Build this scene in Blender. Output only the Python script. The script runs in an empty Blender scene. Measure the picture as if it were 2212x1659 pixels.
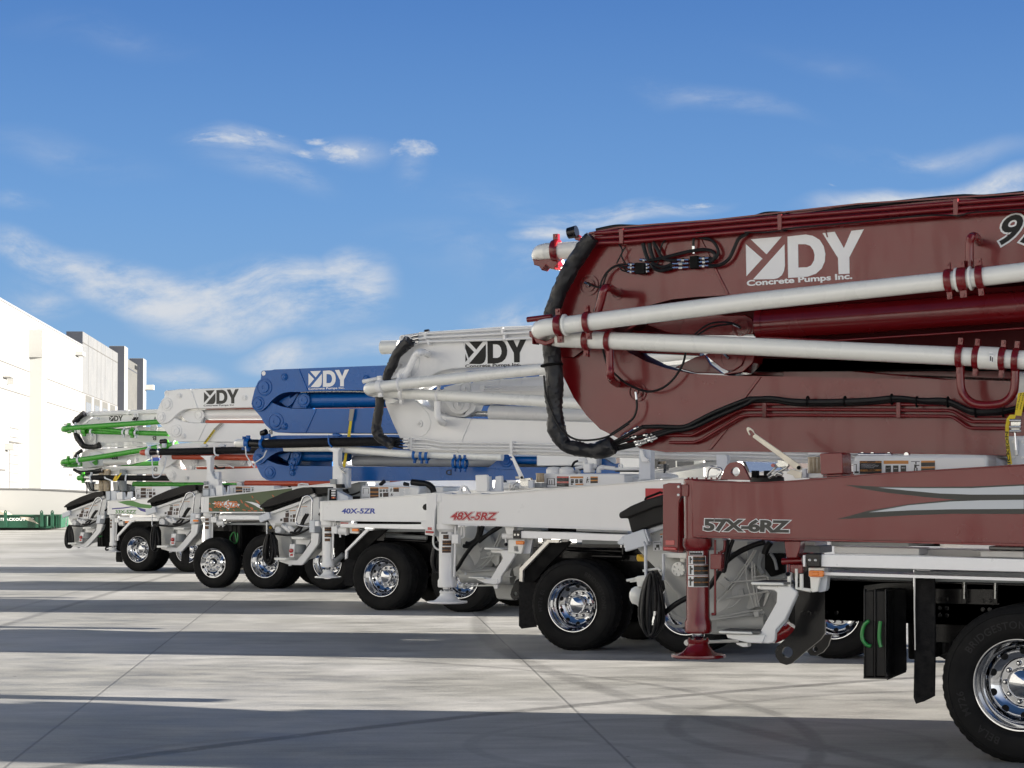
import bpy, math, random
from mathutils import Vector, Matrix
random.seed(7)
R = math.radians
S = bpy.context.scene
COL = S.collection

# ------------------------------------------------------------------ camera
FPX = 4450 * 4032 / 2212
PITCH, ROLL, CAMH, AL = math.atan((1065 - 829.5) / 4450), 0.004, 1.79, R(25)
fw = Vector((0, math.cos(PITCH), math.sin(PITCH)))
up0 = Vector((0, -math.sin(PITCH), math.cos(PITCH)))
rt0 = Vector((1, 0, 0))
rt = rt0 * math.cos(ROLL) - up0 * math.sin(ROLL)
up = rt0 * math.sin(ROLL) + up0 * math.cos(ROLL)
CAM = Vector((0, 0, CAMH))
cd = bpy.data.cameras.new('camera')
cam = bpy.data.objects.new('camera', cd)
COL.objects.link(cam)
cd.sensor_width = 36
cd.lens = 36 * FPX / 4032
cd.clip_end = 5000
cd.clip_start = 0.1
m = Matrix((rt, up, -fw)).transposed().to_4x4()
m.translation = CAM
cam.matrix_world = m
S.camera = cam

# ------------------------------------------------------------------ light
SUN_EL, SUN_PHI = R(9.3), R(-12)          # elevation; angle from +X towards +Y
sd = Vector((math.cos(SUN_EL) * math.cos(SUN_PHI), math.cos(SUN_EL) * math.sin(SUN_PHI), math.sin(SUN_EL)))
sl = bpy.data.lights.new('sun', 'SUN')
sl.energy = 5.0
sl.angle = R(0.5)
sl.color = (1.0, 0.93, 0.82)
so = bpy.data.objects.new('sun', sl)
COL.objects.link(so)
so.rotation_euler = (-sd).to_track_quat('-Z', 'Y').to_euler()
so.location = (20, 0, 30)

EXPO = 2.3
SKYK = 0.95 / (0.115 * 2 ** EXPO)          # sky colours below are as seen after exposure
W = bpy.data.worlds.new('World')
S.world = W
W.use_nodes = True
nt = W.node_tree
nt.nodes.clear()
def N(t, **k):
    n = nt.nodes.new(t)
    for a, b in k.items():
        setattr(n, a, b)
    return n
def L(a, b): nt.links.new(a, b)
def MATH(op, a, b=None, c=None, clamp=False):
    n = N('ShaderNodeMath', operation=op, use_clamp=clamp)
    for i, v in enumerate((a, b, c)):
        if v is None: continue
        if isinstance(v, (int, float)): n.inputs[i].default_value = v
        else: L(v, n.inputs[i])
    return n.outputs[0]
sky = N('ShaderNodeTexSky', sky_type='NISHITA', sun_disc=False)
sky.sun_elevation = SUN_EL
sky.sun_rotation = math.pi / 2 - SUN_PHI
sky.altitude = 300
sky.air_density = 1.0
sky.dust_density = 0.35
sky.ozone_density = 2.2
tc = N('ShaderNodeTexCoord')
sx = N('ShaderNodeSeparateXYZ')
L(tc.outputs['Generated'], sx.inputs[0])
yy = MATH('MAXIMUM', sx.outputs[1], 0.05)
gx = MATH('DIVIDE', sx.outputs[0], yy)
gz = MATH('DIVIDE', sx.outputs[2], yy)
cxy = N('ShaderNodeCombineXYZ')
L(gx, cxy.inputs[0]); L(gz, cxy.inputs[1])
# wisp noise, strongly stretched sideways and warped
warp = N('ShaderNodeTexNoise'); warp.inputs['Scale'].default_value = 9; warp.inputs['Detail'].default_value = 2
L(cxy.outputs[0], warp.inputs['Vector'])
wv = N('ShaderNodeVectorMath', operation='SUBTRACT'); L(warp.outputs['Color'], wv.inputs[0]); wv.inputs[1].default_value = (.5, .5, .5)
ws = N('ShaderNodeVectorMath', operation='SCALE'); L(wv.outputs[0], ws.inputs[0]); ws.inputs['Scale'].default_value = 0.055
wa = N('ShaderNodeVectorMath', operation='ADD'); L(cxy.outputs[0], wa.inputs[0]); L(ws.outputs[0], wa.inputs[1])
def noise(scale, detail, sc):
    mp = N('ShaderNodeMapping'); L(wa.outputs[0], mp.inputs[0]); mp.inputs['Scale'].default_value = sc
    mp.inputs['Rotation'].default_value = (0, 0, R(-8))
    n = N('ShaderNodeTexNoise'); n.inputs['Scale'].default_value = scale; n.inputs['Detail'].default_value = detail
    n.inputs['Roughness'].default_value = .66
    L(mp.outputs[0], n.inputs['Vector'])
    return n.outputs['Fac']
n1 = noise(13, 8, (1, 2.8, 1))
n2 = noise(30, 6, (1, 2.2, 1))
def rotated(ang):
    c, q = math.cos(R(ang)), math.sin(R(ang))
    s2 = N('ShaderNodeSeparateXYZ'); L(wa.outputs[0], s2.inputs[0])
    x_ = MATH('ADD', MATH('MULTIPLY', s2.outputs[0], c), MATH('MULTIPLY', s2.outputs[1], -q))
    y_ = MATH('ADD', MATH('MULTIPLY', s2.outputs[0], q), MATH('MULTIPLY', s2.outputs[1], c))
    cc = N('ShaderNodeCombineXYZ'); L(x_, cc.inputs[0]); L(y_, cc.inputs[1])
    return cc.outputs[0], c, q
FRM = {0: (wa.outputs[0], 1, 0), 12: rotated(12), -7: rotated(-7)}
def blobs(lst, acc=None):
    """soft elliptical patches of cloud at fixed directions of the sky"""
    for cx, cy, rx, ry, rot, st in lst:
        k = 12 if rot > 5 else (-7 if rot < -3 else 0)
        src, c, q = FRM[k]
        X_, Y_ = (cx - 1106) / 4450, (1066 - cy) / 4450
        u_, v_ = X_ * c - Y_ * q, X_ * q + Y_ * c
        sc = (4450 / rx, 4450 / ry, 0)
        mp = N('ShaderNodeVectorMath', operation='MULTIPLY_ADD'); L(src, mp.inputs[0])
        mp.inputs[1].default_value = sc; mp.inputs[2].default_value = (-u_ * sc[0], -v_ * sc[1], 0)
        ln = N('ShaderNodeVectorMath', operation='LENGTH'); L(mp.outputs[0], ln.inputs[0])
        w_ = MATH('MULTIPLY_ADD', ln.outputs['Value'], -st, st)
        acc = MATH('MAXIMUM', 0 if acc is None else acc, w_)
    return acc
soft = blobs([(90, 565, 190, 52, 14, .7), (300, 620, 260, 75, 10, .8), (560, 650, 330, 95, 4, .85),
              (760, 640, 120, 110, 0, .75), (80, 640, 130, 60, 0, .35), (500, 320, 170, 45, 0, .45),
              (560, 385, 220, 60, 15, .28), (720, 330, 150, 50, 0, .35), (880, 360, 60, 60, 0, .25),
              (1190, 520, 120, 30, -6, .6), (1330, 470, 260, 34, -6, .7), (1160, 580, 120, 60, 0, .35),
              (1530, 205, 300, 40, 12, .24), (2040, 335, 380, 40, 4, .26), (1800, 120, 300, 50, 12, .10), (230, 60, 300, 60, 20, .12), (1000, 560, 260, 90, 35, .16), (2060, 430, 420, 50, -7, .8),
              (640, 760, 150, 40, 0, .55), (400, 800, 120, 45, 0, .5), (1120, 690, 170, 60, 0, .45),
              (880, 760, 300, 50, 0, .4), (40, 460, 90, 30, 0, .3), (150, 350, 260, 60, 8, .16),
              (1100, 450, 300, 90, 20, .14)])
hard = blobs([(725, 322, 125, 40, -8, .85), (625, 333, 62, 24, 0, .8), (655, 300, 54, 16, 0, .6),
              (886, 320, 95, 30, 0, .85), (500, 312, 160, 30, -4, .6), (1500, 440, 70, 18, -4, .8),
              (1785, 420, 26, 8, 0, .6), (1200, 510, 90, 16, -5, .8), (1150, 565, 50, 17, 0, .7),
              (2130, 405, 190, 26, -8, 1.0), (1950, 432, 200, 18, -6, 1.0), (1080, 330, 40, 8, 0, .3)])
def MR(v, a, b, c=0, d=1):
    n = N('ShaderNodeMapRange', interpolation_type='SMOOTHSTEP'); L(v, n.inputs[0])
    for i, q in enumerate((a, b, c, d)): n.inputs[i + 1].default_value = q
    return n.outputs[0]
dens_soft = MATH('MULTIPLY', MR(soft, 0, .50), MR(n1, .34, .68))
hs = MATH('ADD', hard, MATH('MULTIPLY', MATH('SUBTRACT', n2, .5), 2.3))
dens_hard = MATH('MULTIPLY', MR(hs, .22, .95), MR(hard, 0, .3))
dens = MATH('MAXIMUM', dens_soft, MATH('MULTIPLY', dens_hard, .9), clamp=True)
front = MR(sx.outputs[1], .1, .35)
dens = MATH('MULTIPLY', dens, front)
hsv = N('ShaderNodeHueSaturation'); L(sky.outputs[0], hsv.inputs['Color'])
hsv.inputs['Saturation'].default_value = 1.22; hsv.inputs['Value'].default_value = 1.0
rp_ = N('ShaderNodeValToRGB'); cr = rp_.color_ramp
cr.elements[0].position = 0.0; cr.elements[0].color = (.250, .430, .690, 1)
cr.elements[1].position = 1.0; cr.elements[1].color = (.022, .040, .085, 1)
for p_, c_ in ((.06, (.190, .370, .680, 1)), (.14, (.135, .300, .640, 1)), (.24, (.070, .188, .515, 1)), (.36, (.065, .180, .480, 1)), (.50, (.040, .080, .180, 1))):
    e_ = cr.elements.new(p_); e_.color = c_
L(MATH('MAXIMUM', sx.outputs[2], 0), rp_.inputs[0])
sc_ = N('ShaderNodeVectorMath', operation='SCALE'); L(rp_.outputs[0], sc_.inputs[0]); sc_.inputs['Scale'].default_value = SKYK
m0 = N('ShaderNodeMix', data_type='RGBA'); m0.inputs[0].default_value = .95
L(hsv.outputs[0], m0.inputs[6]); L(sc_.outputs[0], m0.inputs[7])
# fill brightness added to the unseen sky behind camera, stronger in the sun's quarter
fill_veil = MATH('MULTIPLY', MATH('MULTIPLY', MR(sx.outputs[1], .12, -.30), MR(sx.outputs[2], .5, .12)), MATH('ADD', .6, MATH('MULTIPLY', n1, .4)))
vc = N('ShaderNodeMix', data_type='RGBA'); L(MR(sx.outputs[0], -.35, .6), vc.inputs[0])   # brighter towards the sun
vc.inputs[6].default_value = (.84 * SKYK, .84 * SKYK, .84 * SKYK, 1); vc.inputs[7].default_value = (2.4 * SKYK, 2.38 * SKYK, 2.3 * SKYK, 1)
m1 = N('ShaderNodeMix', data_type='RGBA'); L(fill_veil, m1.inputs[0]); L(m0.outputs[2], m1.inputs[6]); L(vc.outputs[2], m1.inputs[7])
cm = N('ShaderNodeMix', data_type='RGBA')
L(dens, cm.inputs[0]); L(m1.outputs[2], cm.inputs[6]); cm.inputs[7].default_value = (.70 * SKYK, .74 * SKYK, .80 * SKYK, 1)
bg = N('ShaderNodeBackground'); L(cm.outputs[2], bg.inputs[0]); bg.inputs[1].default_value = 0.115
wo = N('ShaderNodeOutputWorld'); L(bg.outputs[0], wo.inputs[0])

S.view_settings.view_transform = 'Standard'
S.view_settings.look = 'None'
S.view_settings.exposure = EXPO
S.view_settings.gamma = 1
S.render.engine = 'CYCLES'
S.cycles.max_bounces = 5
S.cycles.diffuse_bounces = 3
S.cycles.glossy_bounces = 3
W.cycles.sampling_method = 'MANUAL'
W.cycles.sample_map_resolution = 256
S.cycles.use_denoising = True

# ------------------------------------------------------------------ materials
MATS = {}
def mat(name, col, rough=.5, metal=0, coat=0, noise=0, nscale=6, bump=0, bscale=60, alpha=1, emit=None, spec=None, trans=0, streak=0):
    if name in MATS: return MATS[name]
    mt = bpy.data.materials.new(name); mt.use_nodes = True
    t = mt.node_tree; b = t.nodes['Principled BSDF']
    b.inputs['Base Color'].default_value = (*col, 1)
    b.inputs['Roughness'].default_value = rough
    b.inputs['Metallic'].default_value = metal
    b.inputs['Coat Weight'].default_value = coat
    b.inputs['Coat Roughness'].default_value = .05
    if spec is not None: b.inputs['Specular IOR Level'].default_value = spec
    if trans: b.inputs['Transmission Weight'].default_value = trans
    tcn = t.nodes.new('ShaderNodeTexCoord')
    if noise:
        n = t.nodes.new('ShaderNodeTexNoise'); n.inputs['Scale'].default_value = nscale; n.inputs['Detail'].default_value = 6
        t.links.new(tcn.outputs['Object'], n.inputs['Vector'])
        mx = t.nodes.new('ShaderNodeMix'); mx.data_type = 'RGBA'
        t.links.new(n.outputs['Fac'], mx.inputs[0])
        mx.inputs[6].default_value = (*[c * (1 - noise) for c in col], 1)
        mx.inputs[7].default_value = (*[min(1, c * (1 + noise)) for c in col], 1)
        t.links.new(mx.outputs[2], b.inputs['Base Color'])
        rr = t.nodes.new('ShaderNodeMapRange'); t.links.new(n.outputs['Fac'], rr.inputs[0])
        rr.inputs[1].default_value = .3; rr.inputs[2].default_value = .7
        rr.inputs[3].default_value = max(0, rough * .7); rr.inputs[4].default_value = min(1, rough * 1.4)
        t.links.new(rr.outputs[0], b.inputs['Roughness'])
    if bump:
        n = t.nodes.new('ShaderNodeTexNoise'); n.inputs['Scale'].default_value = bscale; n.inputs['Detail'].default_value = 4
        t.links.new(tcn.outputs['Object'], n.inputs['Vector'])
        bp = t.nodes.new('ShaderNodeBump'); bp.inputs['Strength'].default_value = bump; bp.inputs['Distance'].default_value = .02
        t.links.new(n.outputs['Fac'], bp.inputs['Height'])
        t.links.new(bp.outputs[0], b.inputs['Normal'])
        t.links.new(bp.outputs[0], b.inputs['Coat Normal'])
    if streak:                                    # rain streaks and wiped patches in the dust film: duller or glossier paint
        mp = t.nodes.new('ShaderNodeMapping'); mp.inputs['Scale'].default_value = (3.2, 3.2, .55)
        t.links.new(tcn.outputs['Object'], mp.inputs[0])
        n = t.nodes.new('ShaderNodeTexNoise'); n.inputs['Scale'].default_value = 1.6; n.inputs['Detail'].default_value = 7; n.inputs['Roughness'].default_value = .62
        t.links.new(mp.outputs[0], n.inputs['Vector'])
        q = t.nodes.new('ShaderNodeMapRange'); q.interpolation_type = 'SMOOTHSTEP'; t.links.new(n.outputs['Fac'], q.inputs[0])
        q.inputs[1].default_value = .36; q.inputs[2].default_value = .50; q.inputs[3].default_value = .5 - streak; q.inputs[4].default_value = .54
        t.links.new(q.outputs[0], b.inputs['Specular IOR Level'])
    MATS[name] = mt
    return mt
mat('redshade', (.060, .005, .007), .55, noise=.15, nscale=3, spec=.15)  # darker matte copy of red with the boom gap's shade in it
mat('whiteshade', (.56, .56, .53), .42, coat=.15, noise=.10, nscale=5)  # white paint darkened, standing in for occlusion shade around the pump
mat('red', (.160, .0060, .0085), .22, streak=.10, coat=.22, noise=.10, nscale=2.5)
mat('blueshade', (.004, .030, .13), .55, spec=.15)  # darker copy of blue, shade put into the side faces
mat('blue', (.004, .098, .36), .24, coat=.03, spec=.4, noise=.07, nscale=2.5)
mat('green', (.045, .33, .020), .30, coat=.3, noise=.10, nscale=4)
mat('orange', (.50, .060, .014), .35, coat=.4, noise=.10, nscale=4)
mat('white', (.84, .84, .825), .35, streak=.3, coat=.35, noise=.03, nscale=2, bump=.008, bscale=2)
mat('cool', (.66, .69, .73), .38, coat=.3, noise=.05, nscale=3)
mat('cream', (.85, .85, .80), .30, coat=.6, noise=.03, nscale=6)
mat('greyp', (.30, .32, .33), .45, noise=.08, nscale=5)
mat('alum', (.90, .90, .90), .38, metal=.10, noise=.05, nscale=20)
mat('chrome', (.58, .59, .61), .06, metal=1)
mat('steel', (.60, .60, .58), .28, metal=.9, noise=.2, nscale=30)
mat('zinc', (.62, .58, .50), .40, metal=.55, noise=.15, nscale=14)
mat('rubber', (.008, .008, .009), .62, spec=.2, noise=.3, nscale=25, bump=.25, bscale=90)
mat('tyre', (.010, .010, .010), .66, noise=.45, nscale=7, bump=.12, bscale=120, spec=.16)
mat('sleeve', (.010, .010, .012), .42, noise=.3, nscale=14, bump=.9, bscale=9)
mat('hose', (.008, .008, .009), .42, spec=.3, noise=.2, nscale=40)
mat('lid', (.020, .019, .018), .5, spec=.25, noise=.35, nscale=3, bump=.15, bscale=25)
mat('blackp', (.007, .007, .008), .2, coat=.15, noise=.25, nscale=5, spec=.3)
mat('blackm', (.005, .005, .005), .7, noise=.3, nscale=9, spec=.15)
mat('hole', (.003, .003, .003), .9)  # black for the rim discs that stand in for shaded openings
mat('ink', (.012, .012, .012), .45, spec=.25)
mat('grink', (.050, .050, .046), .4, spec=.3)
mat('whink', (.80, .80, .80), .35, coat=.3)
mat('silver', (.48, .52, .56), .3, coat=.6)
mat('sgrey', (.055, .055, .050), .35, spec=.3)
mat('blueink', (.03, .06, .36), .4)
mat('purple', (.055, .05, .26), .4)
mat('redink', (.45, .02, .03), .4)
mat('grnink', (.10, .26, .07), .4)
mat('amber', (.85, .22, .01), .18, coat=.5)
mat('redlens', (.42, .008, .010), .15, coat=.8)
mat('orlab', (.62, .26, .06), .45)
mat('brlab', (.055, .030, .022), .45)
mat('bklab', (.014, .013, .013), .45)
mat('yellow', (.72, .44, .02), .45, noise=.15, nscale=15)
mat('strap', (.74, .56, .03), .7, noise=.15, nscale=30)
mat('sleeveg', (.33, .31, .28), .8, noise=.2, nscale=40)
mat('glassoil', (.36, .27, .16), .2, noise=.6, nscale=18, coat=.5)
mat('grhandle', (.01, .22, .035), .3, coat=.5)
mat('camog', (.075, .105, .045), .4, noise=.1, nscale=5)
mat('camoo', (.50, .13, .045), .4)
mat('camotext', (.80, .24, .07), .45)
mat('pane', (.030, .035, .045), .06, coat=.5)
mat('dgreen', (.004, .050, .026), .5, noise=.5, nscale=1.6)
mat('dirt', (.36, .33, .27), .8)
def stepmat():
    mt = mat('grip', (.10, .10, .10), .5, noise=.3, nscale=60)
    return mt
stepmat()

# diamond plate
dp = mat('diamond', (.72, .70, .66), .3, metal=.8)
t = dp.node_tree; ck = t.nodes.new('ShaderNodeTexChecker'); tcn = t.nodes.new('ShaderNodeTexCoord')
ck.inputs['Scale'].default_value = 60; t.links.new(tcn.outputs['Object'], ck.inputs['Vector'])
bp = t.nodes.new('ShaderNodeBump'); bp.inputs['Strength'].default_value = .8; bp.inputs['Distance'].default_value = .01
t.links.new(ck.outputs['Fac'], bp.inputs['Height']); t.links.new(bp.outputs[0], t.nodes['Principled BSDF'].inputs['Normal'])

# ------------------------------------------------------------------ mesh builder
class MB:
    def __init__(s):
        s.v, s.f, s.mi, s.mats, s.cur = [], [], [], [], 0
    def mat(s, name):
        if name not in s.mats: s.mats.append(name)
        s.cur = s.mats.index(name); return s
    def add(s, vs, fs):
        b = len(s.v); s.v += [tuple(p) for p in vs]
        for f in fs: s.f.append(tuple(b + i for i in f)); s.mi.append(s.cur)
        return s
    def prism(s, pts, y0, y1):
        """pts: (x,z) outline, extruded y0..y1"""
        a = sum(pts[i][0] * pts[(i + 1) % len(pts)][1] - pts[(i + 1) % len(pts)][0] * pts[i][1] for i in range(len(pts)))
        if a < 0: pts = pts[::-1]
        n = len(pts)
        vs = [(x, y0, z) for x, z in pts] + [(x, y1, z) for x, z in pts]
        fs = [tuple(range(n)), tuple(range(2 * n - 1, n - 1, -1))]
        for i in range(n):
            j = (i + 1) % n; fs.append((j, i, n + i, n + j))
        return s.add(vs, fs)
    def sheet(s, pts, y):
        a = sum(pts[i][0] * pts[(i + 1) % len(pts)][1] - pts[(i + 1) % len(pts)][0] * pts[i][1] for i in range(len(pts)))
        if a < 0: pts = pts[::-1]
        return s.add([(x, y, z) for x, z in pts], [tuple(range(len(pts)))])
    def box(s, x0, x1, y0, y1, z0, z1):
        return s.prism([(x0, z0), (x1, z0), (x1, z1), (x0, z1)], y0, y1)
    def lathe(s, prof, c=(0, 0, 0), axis='y', n=40, cap=True, a0=0, a1=None):
        """prof: list of (radius, offset along axis)"""
        full = a1 is None
        if full: a1 = 2 * math.pi
        k = n if full else n + 1
        vs = []
        for r, h in prof:
            for i in range(k):
                a = a0 + (a1 - a0) * i / n
                p, q = r * math.cos(a), r * math.sin(a)
                if axis == 'y': vs.append((c[0] + p, c[1] + h, c[2] + q))
                elif axis == 'z': vs.append((c[0] + p, c[1] + q, c[2] + h))
                else: vs.append((c[0] + h, c[1] + p, c[2] + q))
        fs = []
        for j in range(len(prof) - 1):
            for i in range(n):
                i2 = (i + 1) % k
                fs.append((j * k + i, j * k + i2, (j + 1) * k + i2, (j + 1) * k + i))
        if cap and full:
            if prof[0][0] > 1e-4: fs.append(tuple(range(k)))
            if prof[-1][0] > 1e-4: fs.append(tuple(range((len(prof) - 1) * k, len(prof) * k)))
        return s.add(vs, fs)
    def tube(s, pts, r, n=12, smooth=0, rj=0):
        pts = [Vector(p) for p in pts]
        rr = list(r) if isinstance(r, (list, tuple)) else [r] * len(pts)
        if smooth:
            P, Q = [], []
            for i in range(len(pts) - 1):
                p0 = pts[max(0, i - 1)]; p1 = pts[i]; p2 = pts[i + 1]; p3 = pts[min(len(pts) - 1, i + 2)]
                for k in range(smooth):
                    t = k / smooth
                    P.append(.5 * ((2 * p1) + (p2 - p0) * t + (2 * p0 - 5 * p1 + 4 * p2 - p3) * t * t + (3 * p1 - p0 - 3 * p2 + p3) * t ** 3))
                    Q.append(rr[i] * (1 - t) + rr[i + 1] * t)
            P.append(pts[-1]); Q.append(rr[-1]); pts, rr = P, Q
        vs, fs = [], []
        nrm = None
        for i, p in enumerate(pts):
            d = (pts[min(i + 1, len(pts) - 1)] - pts[max(i - 1, 0)])
            if d.length < 1e-7: d = Vector((1, 0, 0))
            d.normalize()
            if nrm is None:
                nrm = d.orthogonal().normalized()
            nrm = (nrm - d * nrm.dot(d)).normalized()
            b = d.cross(nrm)
            for k in range(n):
                a = 2 * math.pi * k / n
                q = rr[i] * (1 + (random.uniform(-rj, rj) if rj else 0))
                vs.append(p + nrm * math.cos(a) * q + b * math.sin(a) * q)
        for i in range(len(pts) - 1):
            for k in range(n):
                k2 = (k + 1) % n
                fs.append((i * n + k, i * n + k2, (i + 1) * n + k2, (i + 1) * n + k))
        fs.append(tuple(range(n - 1, -1, -1))); fs.append(tuple(range((len(pts) - 1) * n, len(pts) * n)))
        return s.add(vs, fs)
    def build(s, name, mats=None, parent=None, bevel=0, smooth=True, mw=None):
        me = bpy.data.meshes.new(name)
        me.from_pydata(s.v, [], s.f)
        ms = s.mats if s.mats else ([mats] if isinstance(mats, str) else mats)
        for q in ms: me.materials.append(MATS[q])
        if s.mats: me.polygons.foreach_set('material_index', s.mi)
        import bmesh
        bm = bmesh.new(); bm.from_mesh(me); bmesh.ops.recalc_face_normals(bm, faces=bm.faces); bm.to_mesh(me); bm.free()
        if smooth:
            me.polygons.foreach_set('use_smooth', [True] * len(me.polygons))
            me.set_sharp_from_angle(angle=R(32))
        me.update()
        o = bpy.data.objects.new(name, me); COL.objects.link(o)
        if bevel:
            b = o.modifiers.new('bevel', 'BEVEL'); b.width = bevel; b.segments = 2; b.limit_method = 'ANGLE'; b.angle_limit = R(40)
            b.harden_normals = False
        if parent: o.parent = parent
        if mw: o.matrix_world = mw
        return o

def thing(name, label, cat, group=None, loc=(0, 0, 0), rz=0, kind=None):
    o = bpy.data.objects.new(name, None); COL.objects.link(o)
    o.location = loc; o.rotation_euler = (0, 0, rz)
    o.empty_display_size = .2
    return tag(o, label, cat, group, kind)
def tag(o, label=None, cat=None, group=None, kind=None):
    for k, v in (('label', label), ('category', cat), ('group', group), ('kind', kind)):
        if v: o[k] = v
    return o

# ------------------------------------------------------------------ sight lines: a picture point met with a real plane
VW = {'A': (2000, 700, 2.0109), 'B': (2932, 700, 2.0109), 'C': (2000, 1200, 2.0109), 'D': (2932, 1200, 2.0109),
      'E': (2400, 1800, 2.4578), 'F': (3132, 1800, 2.4578), 'G': (2932, 2200, 2.0109), 'H': (2400, 2100, 3.0167),
      'I': (1400, 1250, 2.765), 'J': (900, 1400, 3.16), 'K': (200, 1480, 3.6867), 'L': (560, 1480, 3.6867),
      'M': (200, 1850, 3.16), 'N': (700, 1850, 3.16), 'O': (1200, 1850, 2.765), 'P': (1900, 1750, 2.765),
      'Q': (0, 1150, 3.16), 'R': (0, 1600, 2.765), 'S': (0, 1900, 1.0972), 'V': (1900, 2050, 3.0159), 'X': (0, 0, 1)}
def px(v, x, y):
    a, b, c = VW[v]; return a + x / c, b + y / c
def dirn(v, x, y):
    x, y = px(v, x, y)
    return fw + rt * ((x - 2016) / FPX) - up * ((y - 1512) / FPX)
Uv = Vector((math.cos(AL), -math.sin(AL), 0)); Wv = Vector((math.sin(AL), math.cos(AL), 0))
def ground_hit(v, x, y, z=0):
    d = dirn(v, x, y); return CAM + d * ((z - CAMH) / d.z)
def prs(s):
    """'A 1,2 3,4 B 5,6' -> [(view,x,y)...]"""
    out, v = [], 'X'
    for t in s.split():
        if t.isalpha(): v = t
        elif t[0] in '<>': out.append((t[0], float(t[1:])))
        else:
            q = [float(i) for i in t.split(',')]; out.append((v, *q))
    return out
class Frame:
    """local frame of one truck: x forward, y inward from its near side, z up"""
    def __init__(s, u0, w0, obj=None, U=None, W=None):
        s.u0, s.w0, s.obj, s.U, s.W = u0, w0, obj, U or Uv, W or Wv
    def at(s, v, x, y, yl=0):
        if v == 'Y': return (x, yl, y)
        d = dirn(v, x, y); t = (s.w0 + yl - CAM.dot(s.W)) / d.dot(s.W); p = CAM + d * t
        return (p.dot(s.U) - s.u0, yl, p.z)
    def P(s, txt, yl):
        r, Q = [], prs(txt)
        def g(q):
            p = s.at(q[0], q[1], q[2], yl); return p[0], p[2]
        def ex(a, b, x): return (x, a[1] + (b[1] - a[1]) * (x - a[0]) / (b[0] - a[0]))
        for i, q in enumerate(Q):
            if q[0] == '>': r.append(ex(r[-2], r[-1], q[1]))      # carry the last edge on to x
            elif q[0] == '<': r.append(ex(g(Q[i + 2]), g(Q[i + 1]), q[1]))
            else: r.append(g(q))
        return r
    def T(s, txt, yl):
        """3-D path; a third number overrides the depth"""
        r = []
        for q in prs(txt):
            if q[0] == '>':
                a, b = Vector(r[-2]), Vector(r[-1]); r.append(tuple(a + (b - a) * ((q[1] - a.x) / (b.x - a.x))))
            else: r.append(s.at(q[0], q[1], q[2], q[3] if len(q) > 3 else yl))
        return r
    def plate(s, name, m_, txt, y, th, par=None, bevel=.006, mb=None, side=None):
        b = mb or MB()
        if mb: b.mat(m_)
        if side: b.mat(m_)
        b.prism(s.P(txt, y), y, y + th)
        if side:                                    # cut edges get a darker copy of the paint, standing in for shade
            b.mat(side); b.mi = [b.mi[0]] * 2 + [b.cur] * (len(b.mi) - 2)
        return b if mb else b.build(name, m_, par or s.obj, bevel)
    def pipe(s, name, m_, txt, y, r, par=None, smooth=6, n=12, mb=None, rj=0):
        b = mb or MB()
        if mb: b.mat(m_)
        b.tube(s.T(txt, y), r, n, smooth, rj)
        return b if mb else b.build(name, m_, par or s.obj)
    def disc(s, name, m_, v, x, y, yl, r, th, par=None, mb=None, n=28):
        """round boss facing the near side, front face at yl"""
        c = s.at(v, x, y, yl); b = mb or MB()
        if mb: b.mat(m_)
        b.lathe([(r * .93, 0), (r, .006), (r, th)], c, 'y', n)
        return b if mb else b.build(name, m_, par or s.obj)
    def pin(s, m_, v, x, y, yl, r, par=None, name='pivot_pin'):
        b = MB(); c = s.at(v, x, y, yl)
        b.lathe([(r, .03), (r, -.008), (r * .86, -.012), (r * .84, -.004), (r * .66, -.004), (r * .64, -.022), (r * .5, -.026), (r * .2, -.026), (r * .18, -.018), (0.0001, -.018)], c, 'y', 28, cap=False)
        return b.build(name, m_, par or s.obj)

# ------------------------------------------------------------------ lettering
def text2d(txt, off=0.0, shear=0, space=1):
    cu = bpy.data.curves.new('t', 'FONT'); cu.body = txt; cu.offset = off; cu.shear = shear; cu.size = 1; cu.space_character = space
    cu.resolution_u = 4
    o = bpy.data.objects.new('t', cu); COL.objects.link(o)
    dg = bpy.context.evaluated_depsgraph_get(); dg.update()
    me = bpy.data.meshes.new_from_object(o.evaluated_get(dg))
    vs = [(v.co.x, v.co.y) for v in me.vertices]; fs = [tuple(p.vertices) for p in me.polygons]
    bpy.data.objects.remove(o); bpy.data.curves.remove(cu); bpy.data.meshes.remove(me)
    return vs, fs
def put_text(fr, name, m_, txt, p0, p1, p2, y, off=0.0, shear=0, space=1, par=None, dy=.003, ref=None, build=True, mb=None):
    """p0 baseline start, p1 baseline end, p2 top of first letter: (view,x,y); y = depth of the surface"""
    vs, fs = text2d(txt, off, shear, space)
    rv, _ = text2d(txt, 0, 0, space) if ref is None else (ref, None)
    x0 = min(v[0] for v in rv); x1 = max(v[0] for v in rv); z0 = 0; z1 = max(v[1] for v in rv)
    a = Vector(fr.at(*p0, y)); b = Vector(fr.at(*p1, y)); c = Vector(fr.at(*p2, y))
    out = []
    for vx, vy in vs:
        q = a + (b - a) * ((vx - x0) / (x1 - x0)) + (c - a) * ((vy - z0) / (z1 - z0))
        out.append((q.x, y - dy, q.z))
    b_ = mb or MB()
    if mb: b_.mat(m_)
    b_.add(out, fs)
    return b_ if mb else b_.build(name, m_, par or fr.obj, smooth=False)
LOGO = ["10,525 145,640 15,780", "50,487 300,465 178,605",
        "68,805 322,525 325,690 318,735 300,770 270,792 235,800"]
DY = ["345,465 490,449 545,458 600,490 632,540 645,600 640,660 615,715 570,755 505,778 350,790 350,745 432,708 500,705 533,690 556,650 560,610 550,570 525,537 490,525 430,525 432,708 350,745",
      "622,438 718,427 790,555 848,420 945,408 832,625 833,752 748,757 743,630"]
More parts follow.
